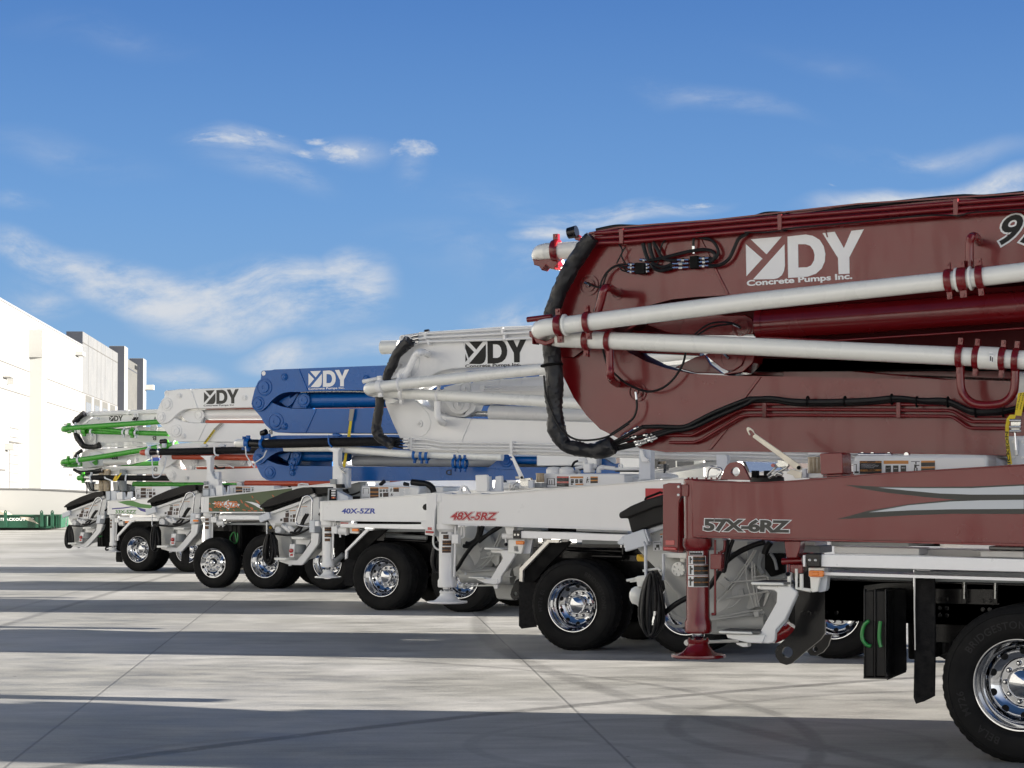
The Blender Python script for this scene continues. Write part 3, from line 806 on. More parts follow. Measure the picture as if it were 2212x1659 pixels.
# valve blocks and their hoses
vb = f.plate('valve_block', 'blackm', 'A 1005,672 1078,672 1080,760 1005,760', .90, .07, None, .004)
vb2 = f.plate('valve_block', 'blackm', 'A 1438,620 1500,615 1502,715 1438,718', .90, .07, None, .004)
for t_ in ('A 950,686 1003,686', 'A 950,712 1003,712', 'A 946,744 1003,744', 'A 1082,686 1120,686', 'A 1082,712 1122,712', 'A 1082,740 1120,742', 'A 1045,650 1110,655', 'A 1340,652 1432,650', 'A 1303,682 1432,680', 'A 1303,714 1432,710', 'A 1504,640 1592,636', 'A 1504,670 1600,664', 'A 1504,700 1592,696', 'A 1468,540 1470,600'):
    q = f.T(t_, .93); q0, q1 = Vector(q[0]), Vector(q[1])
    b = MB(); b.tube([q0, q0.lerp(q1, .4)], .0115, 10); b.tube([q0.lerp(q1, .4), q0.lerp(q1, .62)], .0145, 6); b.tube([q0.lerp(q1, .62), q1], .010, 10)
    b.build('hose_fitting', 'chrome', vb if q0.x < vb2.data.vertices[0].co.x else vb2)
for t_, r_ in (('A 1110,652 1200,640 1400,590 1520,570 1600,575 1640,610 1620,655 1595,665', .013), ('A 1590,636 1640,640 1665,580 1620,500 1540,475 1470,460', .012), ('A 1590,700 1680,690 1750,640 1790,560 1830,480 1900,440', .014),
              ('A 1300,714 1220,735 1160,720 1130,680', .014), ('A 1300,682 1240,705 1180,695 1140,670', .013), ('A 1335,652 1260,650 1210,620 1180,560 1150,510', .013), ('A 1468,540 1472,480 1500,440 1560,420', .010),
              ('A 1068,520 1090,600 1110,650', .016), ('A 1120,520 1130,580 1150,640', .016), ('A 950,686 870,690 800,730 750,800 720,900 700,1000 680,1060', .007), ('A 946,710 860,700 790,750 760,830 740,860 690,862 625,830', .007),
              ('A 945,744 900,730 880,700', .006), ('A 880,530 905,570 900,620 930,680', .006), ('A 930,550 900,600 860,680', .006),
              ('C 750,345 790,480 870,570 950,630 1090,685 1200,670 1300,600 1380,480 1408,375', .009), ('C 1018,750 1020,820 990,900 900,970 810,1030', .009),
              ('C 1480,235 1560,170 1650,140 1760,142 1840,175', .007), ('C 1500,240 1600,180 1700,160 1780,152', .007)):
    f.pipe('hydraulic_hose', 'hose', t_, .92, r_, smooth=5, n=8)
for t_ in ('C 1012,690 1020,750', 'C 1780,148 1838,178', 'A 605,828 650,850', 'C 1700,380 1750,425'):
    q = f.T(t_, .955); MB().tube(q, .010, 8).build('hose_fitting', 'chrome', T57)

# --- company name
logo(f, 'whink', ('B', 15, 780), ('B', 945, 408), ('B', 10, 525), .98, bA)
put_text(f, 'company_name', 'whink', 'Concrete Pumps Inc.', ('B', 22, 856), ('B', 850, 798), ('B', 20, 814), .98, off=.035, par=bA)
put_text(f, 'fleet_number', 'whink', '97', ('B', 1985, 527), ('B', 2330, 505), ('B', 2010, 308), .98, off=.062, shear=.25, par=bA, dy=.003)
put_text(f, 'fleet_number', 'ink', '97', ('B', 1985, 527), ('B', 2330, 505), ('B', 2010, 308), .98, off=.018, shear=.25, par=bA, dy=.006)

# --- rear outrigger
ob = f.plate('outrigger_beam', RD, 'E 790,212 850,222 1360,240 1500,240 F 0,226 800,156 2212,72 >5.2 <5.2 F 2212,852 0,800 E 1200,786 800,780', .0, .30, bevel=.008)
f.plate('beam_flange', RD, 'E 835,228 1360,240 1500,240 F 0,222 800,154 2212,68 >5.2 <5.2 F 2212,80 800,167 0,236 E 1500,252 1360,252 835,240', -.018, .02, ob, .002)
f.plate('beam_flange', RD, 'E 835,762 1600,782 F 0,790 2212,836 >5.2 <5.2 F 2212,862 0,806 E 1600,800 835,778', -.018, .02, ob, .002)
c = f.at('E', 800, 500, .15)
zt, zb = f.at('E', 800, 212, .02)[2], f.at('E', 800, 800, .02)[2]
lx = f.at('E', 876, 1000, .15)[0]
b = MB(); b.lathe([(.0001, zt), (.080, zt), (.086, zt - .006), (.086, zb + .01), (.0001, zb + .01)], (lx - .006, .088, 0), 'z', 36, cap=False)
b.build('outrigger_post', RD, ob)
def leg(fr, par, m_, lx, ly, zt, zc, zs, r, foot_r, zf, m2=None, ext=0):
    """telescopic leg: collar, shaft, lower collar, rod, bell foot"""
    b = MB()
    b.lathe([(.0001, zt), (r * 1.28, zt), (r * 1.28, zt - .055), (r * 1.06, zt - .085), (r, zt - .09), (r, zc + .3), (r + .002, zc + .298), (r + .002, zc + .288), (r, zc + .286), (r, zc + .02),
             (r * 1.16, zc - .01), (r * 1.16, zs + .01), (r * 1.08, zs), (r * .7, zs), (.0001, zs)], (lx, ly, 0), 'z', 40, cap=False)
    o = b.build('outrigger_leg', m_, par)
    MB().lathe([(r * .55, zs), (r * .55, zs - .02), (r * .48, zs - .03), (r * .42, zs - .05)], (lx, ly, 0), 'z', 28, cap=False).build('leg_rod', 'chrome', o)
    h = zs - .05 - zf
    MB().lathe([(.0001, zs - .045), (r * .95, zs - .045), (r * .95, zs - .06), (r * .88, zs - .075), (r * .95, zs - .075 - h * .18), (foot_r * .60, zf + .30 * h), (foot_r * .85, zf + .12 * h), (foot_r, zf + .02 + .02 * h), (foot_r * 1.01, zf + .008), (foot_r * .97, zf), (.0001, zf)],
               (lx, ly, 0), 'z', 44, cap=False).build('outrigger_foot', m2 or m_, o)
    for q in range(8):
        a_ = q * math.pi / 4
    bb = MB()
    for q in range(8):
        a_ = q * math.pi / 4; bb.lathe([(.008, 0), (.008, .012), (.0001, .012)], (lx + r * .82 * math.cos(a_), ly + r * .82 * math.sin(a_), zs - .046), 'z', 6, cap=False)
    bb.build('foot_bolts', m2 or m_, o)
    return o
zs = f.at('H', 1070, 1183, .10)[2]; zc = f.at('H', 1070, 1040, .10)[2]; zf = f.at('H', 1070, 1500, .10)[2]
lg = leg(f, T57, RD, lx, .10, f.at('E', 876, 788, .02)[2], zc, zs, .083, .193, zf + .015)
def leg_sticker(fr, par, lx, ly, r, txt, cells, uaxis=1):
    """label wrapped on the leg; txt two corners (tl, br)"""
    q = fr.T(txt, ly - r)
    b = MB(); x0, x1, z1, z0 = q[0][0], q[1][0], q[0][2], q[1][2]
    def pt(u, v, k=0):
        x = x0 + (x1 - x0) * u; t_ = max(-.98, min(.98, (x - lx) / r))
        rr = r + .002 + k
        a_ = math.asin(t_)
        return (lx + rr * math.sin(a_), ly - rr * math.cos(a_), z1 + (z0 - z1) * v)
    for m_, u0, v0, u1, v1 in [('whink', 0, 0, 1, 1)] + cells:
        n = 8; b.mat(m_); k = 0 if m_ == 'whink' and u0 == 0 and u1 == 1 and v1 == 1 else (.0012 if m_ not in ('sgrey', 'whink') else .002)
        vs = [pt(u0 + (u1 - u0) * i / n, v0, k) for i in range(n + 1)] + [pt(u0 + (u1 - u0) * i / n, v1, k) for i in range(n + 1)]
        b.add(vs, [(i, i + 1, n + 2 + i, n + 1 + i) for i in range(n)])
    return b.build('warning_label', None, par)
leg_sticker(f, lg, lx, .10, .083, 'H 945,182 1095,262', [('bklab', .04, .06, .96, .94)] + [('whink', .1 + .11 * i, .4, .17 + .11 * i, .58) for i in range(8)])
for t_ in ('H 932,268 1117,368', 'H 930,372 1150,500', 'H 928,506 1150,640'):
    leg_sticker(f, lg, lx, .10, .083, t_, [('bklab', .33, .05, .97, .96), ('orlab', .33, .05, .97, .17), ('orlab', .33, .52, .97, .64), ('sgrey', .10, .12, .2, .9), ('sgrey', .2, .3, .28, .5)] + lines(.38, .2, .92, .5, 3, 'sgrey') + lines(.38, .68, .92, .94, 3, 'sgrey'))
# leg side rod, lock box and hoses
f.pipe('leg_rod_guide', RD, 'E 1022,800 1022,1518', .08, .0085, lg, smooth=0)
f.pipe('leg_rod_guide', RD, 'E 990,1520 1030,1518', .08, .011, lg, smooth=0)
bx = f.plate('lock_valve', RD, 'E 973,938 1082,938 1080,1085 973,1085', .03, .07, lg, .004)
f.pipe('hydraulic_line', RD, 'E 1068,915 1068,1100', .12, .016, lg, smooth=0)
f.pipe('hydraulic_line', RD, 'E 1115,805 1110,900 1075,920', .14, .010, lg, smooth=3)
f.pipe('hydraulic_hose', 'hose', 'E 1150,800 1130,880 1115,1000 1100,1120', .22, .014)
f.pipe('hydraulic_hose', 'hose', 'E 1195,800 1160,900 1135,1000 1110,1110', .24, .014)
# eye, handle, boom rest
ring_plate(f, 'lifting_eye', RD, 'E 1070,217 1090,170 1110,120 1130,85 1165,55 1215,45 1262,58 1292,90 1315,135 1358,222', ('E', 1217, 140, 43), .10, .04, ob)
f.pipe('grab_handle', 'chrome', 'E 943,206 950,140 965,110 990,95 1075,110 1086,125 1080,150 1052,185 1052,206', .18, .009, ob, smooth=0)
f.plate('boom_rest', RD, 'F 234,-30 250,-38 440,-46 452,-36 462,160 250,170 243,150', .02, .22, ob, .006)
f.plate('boom_rest_foot', RD, 'F 268,174 456,164 456,182 268,190', .03, .2, ob, .003)
sb = MB()
for x_ in (765, 800, 845, 935, 985, 1040): sb.lathe([(.008, 0), (.008, .012), (.0001, .012)], f.at('E', x_, 212, .12), 'z', 6, cap=False)
sb.build('cover_bolts', RD, ob)
f.plate('cover_plate', RD, 'E 740,208 860,212 1055,214 1055,222 850,222 740,216', .04, .2, ob, .002)
# rear lamp plate
rp = f.plate('rear_light_or_shadow_panel', RD, 'E 516,266 572,250 686,251 688,380 668,436 662,905 648,925 516,905', -.02, .02, None, .003)
f.plate('light_panel_side', RD, 'E 700,392 728,405 722,890 706,926 652,926 668,900 672,440', .10, .12, rp, .003)
f.plate('panel_bracket', RD, 'E 690,264 762,268 760,380 690,378', -.005, .05, rp, .003)
f.plate('reflector', 'redlens', 'E 542,803 628,806 628,850 542,848', -.024, .004, rp, .001)
f.plate('tail_light', 'redlens', 'E 514,868 630,872 648,880 640,902 520,898', -.045, .03, rp, .005)
for x_, y_ in ((665, 286), (664, 365)): f.disc('bolt', 'whink', 'E', x_, y_, -.028, .009, .01, rp, n=12)
# graphics
for i, (m_, t_) in enumerate((('sgrey', 'F 480,268 800,286 1200,288 1700,285 2212,262 2212,418 1700,418 1500,408 1250,385 900,345 640,305'),
                ('sgrey', 'F 410,600 700,520 1100,455 1500,415 1700,405 2212,400 2212,550 1500,548 1100,562 700,585'),
                ('silver', 'F 800,294 1200,300 1700,300 2212,276 2212,362 1700,362 1400,352 1100,325'),
                ('silver', 'F 710,534 1100,465 1500,430 1800,418 2212,413 2212,500 1500,505 1100,515'))):
    MB().sheet(f.P(t_ , 0), -.0012 * (i + 1) - .0005).build('paint_stripe', m_, ob, smooth=False)
put_text(f, 'model_lettering', 'whink', '57X-6RZ', ('E', 922, 706), ('E', 1728, 724), ('E', 924, 602), 0, off=.088, shear=0, space=.95, par=ob, dy=.003)
put_text(f, 'model_lettering', 'sgrey', '57X-6RZ', ('E', 922, 706), ('E', 1728, 724), ('E', 924, 602), 0, off=.046, shear=0, space=.95, par=ob, dy=.006)

# --- hopper
hp = f.plate('hopper', 'whiteshade', 'E 330,700 520,640 760,640 1100,640 1100,800 1400,800 1560,820 1700,900 1720,1100 1750,1300 1700,1480 1600,1640 1200,1720 900,1710 600,1560 540,1300 520,1180 500,1130 380,1010 268,885', .72, .12, bevel=.01)
f.plate('hopper_wall', 'whiteshade', 'E 268,885 380,1010 500,1130 520,1180 900,1180 900,640 520,640', .60, .10, hp, .008)
f.plate('hopper_rim', 'cool', 'E 352,700 515,645 700,585 700,640 515,695 365,748', .55, .12, hp, .006)
f.plate('splash_flap', 'cool', 'E 130,762 330,695 378,850 150,915', .48, .06, hp, .006)
f.plate('splash_flap', 'cool', 'E 72,822 128,762 150,830 120,852 82,845', .50, .8, hp, .006)
f.plate('hinge', 'cool', 'E 335,700 350,696 392,820 372,812', .46, .05, hp, .004)
f.plate('hopper_shelf', 'cream', 'E 512,925 755,928 755,985 560,970 512,950', .45, .25, hp, .004)
# drum, cones, ribs of the pump body
c = f.at('E', 1060, 1290, .70)
MB().lathe([(.30, .0), (.30, -.08), (.27, -.10), (.16, -.16), (.155, -.16), (.0001, -.16)], c, 'y', 48, cap=False).build('pump_housing', 'whiteshade', hp)
MB().tube([f.at('E', 540, 1010, .62), f.at('E', 700, 1130, .64), f.at('E', 900, 1330, .68), f.at('E', 1120, 1560, .72)], [.09, .13, .14, .10], 24, 4).build('outlet_bend', 'whiteshade', hp)
MB().tube([f.at('E', 1050, 1590, .62), f.at('E', 1500, 1585, .66)], .055, 24).build('transport_cylinder', 'whiteshade', hp)
for t_, r_ in (('E 1130,1365 1330,1335 1540,1295', .008), ('E 1150,1210 1350,1195 1520,1185', .008), ('E 1030,1380 1200,1200 1340,1000 1400,900', .006), ('E 1050,1400 1220,1220 1360,1010 1420,900', .006),
               ('E 540,1280 570,1420 640,1520 750,1570 900,1560 1100,1540 1300,1500 1480,1480', .008), ('E 540,1300 560,1450 620,1560 740,1600 900,1580 1100,1560 1300,1530 1500,1500', .007),
               ('E 1380,1010 1385,1160 1400,1300 1430,1450', .007), ('E 1400,1030 1410,1170 1425,1300 1450,1450', .006), ('E 1150,1460 1200,1440 1270,1370', .006),
               ('E 1380,1020 1380,1150 1400,1160 1510,1150 1540,1190', .006), ('E 1320,1030 1330,1200 1370,1350 1400,1450', .006), ('E 560,1590 640,1640 760,1620', .012)):
    f.pipe('grease_line', 'whiteshade', t_, .50, r_, hp, smooth=4, n=8)
for t_, y_ in (('E 1040,1200 1100,1160 1170,1215 1140,1290 1110,1260', .50), ('E 1250,1350 1500,1300 1420,1450 1340,1480', .60), ('E 1480,1450 1540,1200 1560,1300 1500,1440', .52), ('E 1390,1495 1440,1492 1446,1545 1400,1548', .45),
               ('E 1320,830 1500,830 1360,1000 1340,1100', .66), ('E 1160,1300 1290,1270 1300,1330 1200,1380', .56), ('E 1130,1370 1160,1470 1290,1400 1300,1345', .66), ('E 1500,1120 1640,1100 1700,1330 1600,1420', .7)):
    f.plate('rib_plate', 'whiteshade', t_, y_, .03, hp, .004)
for t_, r_ in (('E 1480,920 1460,980 1450,1060 1490,1130', .018), ('E 1560,930 1600,1000 1620,1090', .012)):
    f.pipe('hose_jacket', 'greyp', t_, .55, r_, hp, smooth=4)
f.plate('valve_bank_or_gap_shade', 'greyp', 'E 1330,820 1700,820 1700,1180 1520,1180 1480,1080 1420,1050 1330,1100', .64, .05, hp, .006)
f.plate('valve_bank_or_gap_shade', 'blackm', 'E 1500,930 1690,930 1690,1120 1560,1160 1500,1080', .60, .05, hp, .006)  # black plate stands in for a shaded gap in the machinery
# cover with bolts
c = f.at('E', 664, 1085, .45)
MB().lathe([(.0001, -.0), (.052, 0), (.054, .004), (.054, .12)], c, 'y', 36, cap=False).build('bearing_cover', 'cream', hp)
b = MB()
for i in range(8):
    a_ = i * math.pi / 4 + .3; b.lathe([(.009, 0), (.009, -.01), (.0001, -.01)], (c[0] + .041 * math.cos(a_), c[1], c[2] + .041 * math.sin(a_)), 'y', 6, cap=False)
b.lathe([(.005, 0), (.005, -.012), (.0001, -.012)], c, 'y', 8, cap=False)
b.build('cover_bolts', 'cream', hp)
f.plate('cover_neck', 'cream', 'E 682,960 730,960 730,1020 682,1020', .50, .06, hp, .004)
for t_ in ('E 1500,822 1400,850 1250,920 1130,1010 1050,1130 960,1260 860,1320 750,1362 660,1410 590,1460 520,1520',):
    f.pipe('return_hose', 'hose', t_, .40, .020, hp, smooth=5)
f.pipe('return_hose', 'hose', 'E 1560,822 1520,880 1500,940', .45, .024, hp, smooth=5)
# accumulator ball and tap
c = f.at('H', 340, 735, .62)
MB().lathe([(.0001, .068), (.03, .062), (.05, .048), (.065, .02), (.067, -.01), (.060, -.04), (.045, -.062), (.0001, -.075)], (c[0], c[1], c[2]), 'z', 28, cap=False).build('accumulator', 'cream', hp)
f.plate('tap_block', 'cream', 'H 315,510 430,495 430,560 400,580 385,640 330,640 318,575', .58, .06, hp, .008)
f.pipe('tap_block', 'cream', 'H 205,560 290,545', .60, .011, hp, smooth=0)
f.plate('tap_handle', 'cream', 'H 230,540 290,528 320,515 320,575 240,585', .60, .03, hp, .004)
f.pipe('hose_hook', 'cool', 'E 325,822 342,850 350,900 350,1050 355,1150 372,1200 392,1228 400,1210', .42, .0125, hp, smooth=4)
f.pipe('hose_hook', 'cool', 'E 522,935 524,1100 520,1190', .42, .0115, hp, smooth=0)
f.pipe('hose_rail', 'cream', 'E 325,1100 470,1078 500,1100', .44, .010, hp, smooth=0)
sticker(f, 'E 420,812 512,805 512,900 422,905', .598, [('sgrey', .12, .15, .9, .2), ('sgrey', .35, .4, .7, .72), ('sgrey', .2, .7, .35, .95), ('sgrey', .6, .7, .72, .95), ('sgrey', .85, .2, .9, .6)], hp)
sticker(f, 'E 490,742 516,738 516,805 490,808', .597, [('orlab', 0, .0, 1, .2), ('sgrey', .2, .35, .8, .6)], hp)
f.plate('yellow_cap', 'yellow', 'E 262,945 278,938 350,985 345,1008 268,1010 258,980', .75, .08, hp, .01)
# rubber lid over the hopper
ld = f.plate('hopper_lid', 'lid', 'E 88,550 100,535 200,475 350,412 520,362 760,300 760,640 520,640 350,690 210,735 175,600 165,592 100,592', .50, 1.5, bevel=.03)
f.plate('lid_rim', 'lid', 'E 84,556 96,536 200,474 350,410 520,360 520,470 430,490 300,540 170,590 96,594', .47, .05, ld, .012)
f.pipe('lid_handle', 'blackm', 'E 345,415 352,395 490,340 512,348', .60, .009, ld, smooth=0)

# --- deck, steps and chassis
dk = f.plate('deck_edge', 'alum', 'F 246,941 1200,958 2212,988 >5.6 <5.6 F 2212,1112 1200,1085 246,1060', .0, .05, bevel=.004)
MB().prism([(dk.data.vertices[0].co.x, 1.235), (5.6, 1.16), (5.6, 1.14), (dk.data.vertices[0].co.x, 1.215)], .05, 2.45).build('deck', 'alum', T57)
f.plate('deck_edge_end', 'blackp', 'F 97,930 246,932 242,1066 108,1064', -.02, .10, dk, .008)
f.plate('deck_edge_end', 'alum', 'F 70,948 98,948 98,1060 72,1060', .0, .06, dk, .004)
for x_, y_ in ((138, 996), (194, 998)): 
    c = f.at('F', x_, y_, -.02); MB().lathe([(.010, 0), (.010, -.004), (.006, -.006), (.0001, -.004)], c, 'y', 14, cap=False).build('bolt', 'steel', dk)
for t_, y_, m_ in (('F 372,862 1200,882 1198,950 375,934', .16, 'white'), ('F 1198,886 2212,905 2212,985 1198,952', .40, 'white'), ('F 1788,905 2212,910 2212,975 1790,968', .18, 'white'), ('F 1870,862 2212,868 2212,906 1872,900', .28, 'pane'), ('F -60,850 240,860 240,930 -60,915', .30, 'greyp'), ('F 60,815 190,818 195,870 60,868', .34, 'white')):
    f.plate('deck_locker', m_, t_, y_, .3, dk, .006)
f.plate('deck_bearer', 'greyp', 'F 310,1062 2212,1108 >5.5 <5.5 F 2212,1222 1340,1204 700,1186 315,1168', .45, .06, bevel=.004)  # darker grey stands in for the shade below the deck edge
f.plate('deck_bearer', 'greyp', 'F 320,1075 470,1080 520,1170 400,1166', .42, .03, None, .003)
# orange marker, its bracket, pivot
mk = f.plate('marker_bracket', 'cream', 'F 125,1070 275,1070 272,1165 235,1170 215,1300 160,1310 148,1290 140,1165 125,1150', .04, .03, bevel=.005)
f.plate('marker_light', 'amber', 'F 128,1103 140,1096 262,1098 270,1108 268,1152 258,1160 138,1158 126,1148', .005, .035, mk, .008)
f.plate('marker_lens', 'amber', 'F 160,1112 225,1112 225,1146 160,1146', .0, .01, mk, .004)
f.plate('marker_bracket', 'cool', 'F 275,1068 318,1066 298,1270 285,1296 240,1308 215,1305 240,1170 272,1165', .10, .08, mk, .005)
for t_, r_ in (('F 10,1080 10,1270 150,1295', .011), ('F 60,1130 60,1280', .014), ('F 30,1270 200,1292', .010), ('F -60,1130 -60,1290', .014)):
    f.pipe('step_bracket', 'cream', t_, .06, r_, mk, smooth=0)
pv = f.plate('beam_support', RD, 'E 1690,812 1850,812 1838,900 1810,975 1712,975 1700,900', .03, .12, bevel=.005)
f.pipe('beam_support', RD, 'E 1672,1010 1868,1000', .10, .024, pv, smooth=0, n=20)
f.plate('beam_support', RD, 'E 1738,1040 1870,1040 1868,1120 1800,1128 1740,1110', .06, .05, pv, .004)
f.pipe('release_lever', RD, 'E 1725,1040 1728,1120', .04, .007, pv, smooth=0)
c = f.at('E', 1728, 1130, .04); MB().lathe([(.0001, .018), (.012, .012), (.018, 0), (.012, -.012), (.0001, -.018)], c, 'z', 16, cap=False).build('release_knob', 'blackp', pv)
# steps
sa = f.plate('step_arm', 'white', 'G 95,212 360,218 412,262 410,285 320,480 245,560 240,640 225,665 190,672 80,668 0,655 -30,640 -30,600 110,600 250,350 255,270 232,250 130,245 98,238', .04, .05, bevel=.008)
f.plate('step_arm', 'cool', 'G 412,262 418,290 330,490 250,590 242,600 245,560 320,480', .09, .03, sa, .003)
for t_, t2 in (('G 45,190 60,184 300,190 310,212 55,209', 'G 120,172 350,178 352,208 60,186'),):
    f.plate('step_tread', 'cream', t_, .00, .04, sa, .006)
    q = f.T('G 50,186 345,196', .0)
    MB().box(q[0][0], q[1][0], .02, .30, q[0][2] - .012, q[0][2] + .004).build('step_grip', 'grip', sa)
f.plate('step_tread', 'cream', 'H 1292,1165 1310,1158 1680,1172 1690,1200 1300,1190', -.02, .04, sa, .006)
q = f.T('H 1300,1160 1800,1178', .0); MB().box(q[0][0], q[1][0] - .01, .0, .26, q[0][2] - .012, q[0][2] + .004).build('step_grip', 'grip', sa)
f.plate('step_arm', 'white', 'H 1380,1195 1850,1205 1810,1308 1640,1300 1400,1245', .02, .04, sa, .006)
f.plate('step_arm', 'white', 'H 1500,1300 1640,1300 1640,1350 1580,1350 1500,1315', .06, .08, sa, .004)
f.pipe('tie_bar', 'cream', 'H 905,1305 1180,1290 1530,1275', .30, .012, sa, smooth=0)
f.disc('tie_bar_end', 'cream', 'H', 915, 1300, .26, .022, .05, sa)
for x_, y_ in ((122, 222), (254, 224)): f.disc('bolt', 'steel', 'G', x_, y_, .03, .006, .02, sa, n=8)
# chassis and plates
ch = f.plate('chassis_frame', 'blackp', 'F 290,1168 700,1186 2212,1226 >8 <8 F 2212,1560 1620,1620 1345,1612 1345,1400 660,1580 290,1570', .70, .10, bevel=.004)
f.plate('chassis_frame', 'blackp', 'F 290,1168 2212,1226 2212,1560 1620,1620 1345,1612 660,1580 290,1570', 1.66, .10, ch, .004)
f.plate('chassis_flange', 'blackp', 'F 300,1176 2212,1230 2212,1246 300,1192', .62, .09, ch, .003)
f.plate('frame_plate', 'blackp', 'F 1340,1270 1975,1278 1975,1432 1440,1418 1340,1416', .67, .03, ch, .003)
f.plate('frame_plate', 'blackp', 'F 660,1240 860,1215 1140,1215 1140,1470 660,1470', .64, .04, ch, .003)
for x_, y_ in ((1392, 1374), (1460, 1376), (1400, 1460), (1466, 1462), (1400, 1530), (1466, 1532), (1812, 1390), (1878, 1390), (1815, 1475), (1882, 1475), (300, 1500), (398, 1505), (70, 1512), (130, 1518), (200, 1522)):
    c = f.at('F', x_, y_, .665); MB().lathe([(.016, 0), (.016, -.006), (.011, -.007), (.011, -.02), (.0001, -.02)], c, 'y', 8, cap=False).build('frame_bolt', 'blackp', ch)
for x_ in (1635, 1935):
    f.plate('frame_bracket', 'blackp', 'F %g,1100 %g,1102 %g,1418 %g,1416' % (x_ - 26, x_ + 22, x_ + 22, x_ - 26), .60, .06, ch, .004)
    f.pipe('frame_bracket', 'steel', 'F %g,1110 %g,1370' % (x_, x_ - 3), .58, .007, ch, smooth=0)
tp = ring_plate(f, 'towing_plate', 'blackp', 'G 400,262 636,262 634,590 600,640 470,745 372,830 330,842 280,825 248,780 240,735 252,700 380,580 400,540', ('G', 338, 740, 42), .46, .03, ch)
for x_ in (460, 512, 568): 
    c = f.at('G', x_, 432, .46); MB().lathe([(.016, 0), (.016, -.006), (.011, -.007), (.011, -.018), (.0001, -.018)], c, 'y', 8, cap=False).build('frame_bolt', 'blackp', tp)
tp2 = ring_plate(f, 'towing_plate', 'blackp', 'G 690,600 660,690 620,740 565,768 520,765 495,735 505,700 560,670 640,600', ('G', 560, 715, 20), 1.9, .03, ch)
f.pipe('rear_axle', 'redlens', 'G 230,620 300,590 360,560 380,530', .9, .05, ch, smooth=0)
# chock box with its boards
cb = f.plate('board_holder', 'blackm', 'G 1120,240 1275,245 1275,900 1125,962', .36, .02, None, .003)
q = f.T('G 945,245 1118,950', .12)
cbx = MB(); cbx.box(q[0][0], q[1][0], .14, .70, q[1][2] + .01, q[0][2] - .01); cbx.build('board_holder', 'blackm', T57, .004)
for x0_, x1_ in ((948, 1022), (1040, 1112)):
    f.plate('outrigger_board', 'lid', 'G %g,256 %g,256 %g,930 %g,930' % (x0_, x1_, x1_, x0_ + 2), .11, .03, None, .004)
for x_ in (946, 1030, 1114): f.plate('holder_edge', 'blackp', 'G %g,240 %g,240 %g,948 %g,948' % (x_ - 5, x_ + 5, x_ + 5, x_ - 5), .095, .05, None, .002)
f.plate('holder_edge', 'blackp', 'G 940,935 1125,938 1125,952 940,950', .095, .05, None, .002)
f.pipe('board_handle', 'grhandle', 'G 985,492 950,520 930,580 935,640 965,680 1000,692', .07, .013, smooth=5)
f.pipe('board_handle', 'grhandle', 'G 1075,495 1068,560 1066,640 1078,700', .07, .013, smooth=5)
f.plate('air_tank', 'blackm', 'G 1285,240 1560,250 1560,770 1480,790 1290,800', 1.0, .4, None, .02)
# mudflap
mf = f.plate('mudflap', 'rubber', 'G 1352,130 1480,116 1505,140 1512,640 1505,1088 1420,1130 1355,1150 1336,1100 1345,600', .30, .02, bevel=.004)
f.pipe('flap_hanger', 'chrome', 'G 1343,88 1345,400 1351,722', .27, .010, mf, smooth=0)
f.plate('flap_bracket', 'white', 'G 1345,84 1480,88 1450,110 1366,128 1360,90', .24, .2, mf, .003)

# --- tank behind the beam
tk = f.plate('water_tank', 'white', 'D 862,1192 1905,1190 1925,1205 1930,1400 862,1400', .62, 1.0, bevel=.03)
f.plate('tank_end', 'white', 'D 1932,1196 1990,1210 2050,1240 2060,1400 1932,1400', .9, .6, tk, .02)
sticker(f, 'D 860,1236 1086,1236 1086,1336 860,1340', .62, [('bklab', .23, .0, 1, 1), ('orlab', .23, 0, 1, .16), ('orlab', .23, .66, 1, .82), ('bklab', .5, .03, .78, .13), ('bklab', .5, .68, .78, .8), ('sgrey', .02, .25, .12, .29), ('sgrey', .1, .25, .13, .9), ('sgrey', .05, .8, .2, .95)] + lines(.28, .22, .95, .6, 4, 'whink', .25), tk)
sticker(f, 'D 1102,1234 1298,1234 1298,1340 1102,1344', .62, [('orlab', 0, 0, 1, .24)] + heads(.03, .3, .95, .85), tk)
sticker(f, 'D 1315,1236 1508,1234 1508,1322 1315,1328', .62, [('orlab', .43, 0, 1, .16), ('sgrey', .43, .16, 1, .5), ('orlab', .43, .52, 1, .68), ('sgrey', .43, .68, 1, 1), ('sgrey', .02, .03, .38, .08)] + figure(.08, .1, .36, .95), tk)
f.pipe('tank_roof_pipe', 'chrome', 'D 900,1185 1000,1188 1160,1187', .7, .012, tk, smooth=0)
for x_ in (930, 1010, 1140, 1280): f.disc('tank_cap', 'chrome', 'D', x_, 1186, .75, .018, .05, tk, n=12)
gl = f.at('D', 535, 1340, .45); gt = f.at('D', 535, 1205, .45)
MB().lathe([(.0001, gl[2]), (.046, gl[2]), (.047, gl[2] + .02), (.045, gt[2] - .012), (.048, gt[2] - .01), (.048, gt[2]), (.0001, gt[2])], (gl[0], .50, 0), 'z', 28, cap=False).build('sight_reservoir', 'glassoil', T57)
ha = f.plate('hook_arm', 'zinc', 'D 14,978 24,966 42,972 68,992 78,1016 440,1268 455,1292 440,1312 415,1312 62,1048 66,1036 80,1026 56,998 40,992 30,1000 46,1030 36,1034 18,1000', .28, .012, bevel=.002)
f.disc('arm_bolt', 'blackm', 'D', 426, 1290, .268, .014, .012, ha, n=12)
f.plate('arm_bracket', 'zinc', 'D 330,1335 365,1300 452,1325 452,1372 400,1376 380,1350', .27, .01, ha, .002)
f.plate('arm_bracket', 'steel', 'D 270,1290 345,1280 350,1240 260,1225 262,1250 230,1262', .33, .03, ha, .003)
f.plate('arm_bracket', 'cool', 'D 455,1300 486,1300 486,1372 455,1372', .28, .03, ha, .003)
f.plate('arm_bracket', 'white', 'D 486,1335 620,1335 620,1372 486,1372', .32, .1, ha, .003)
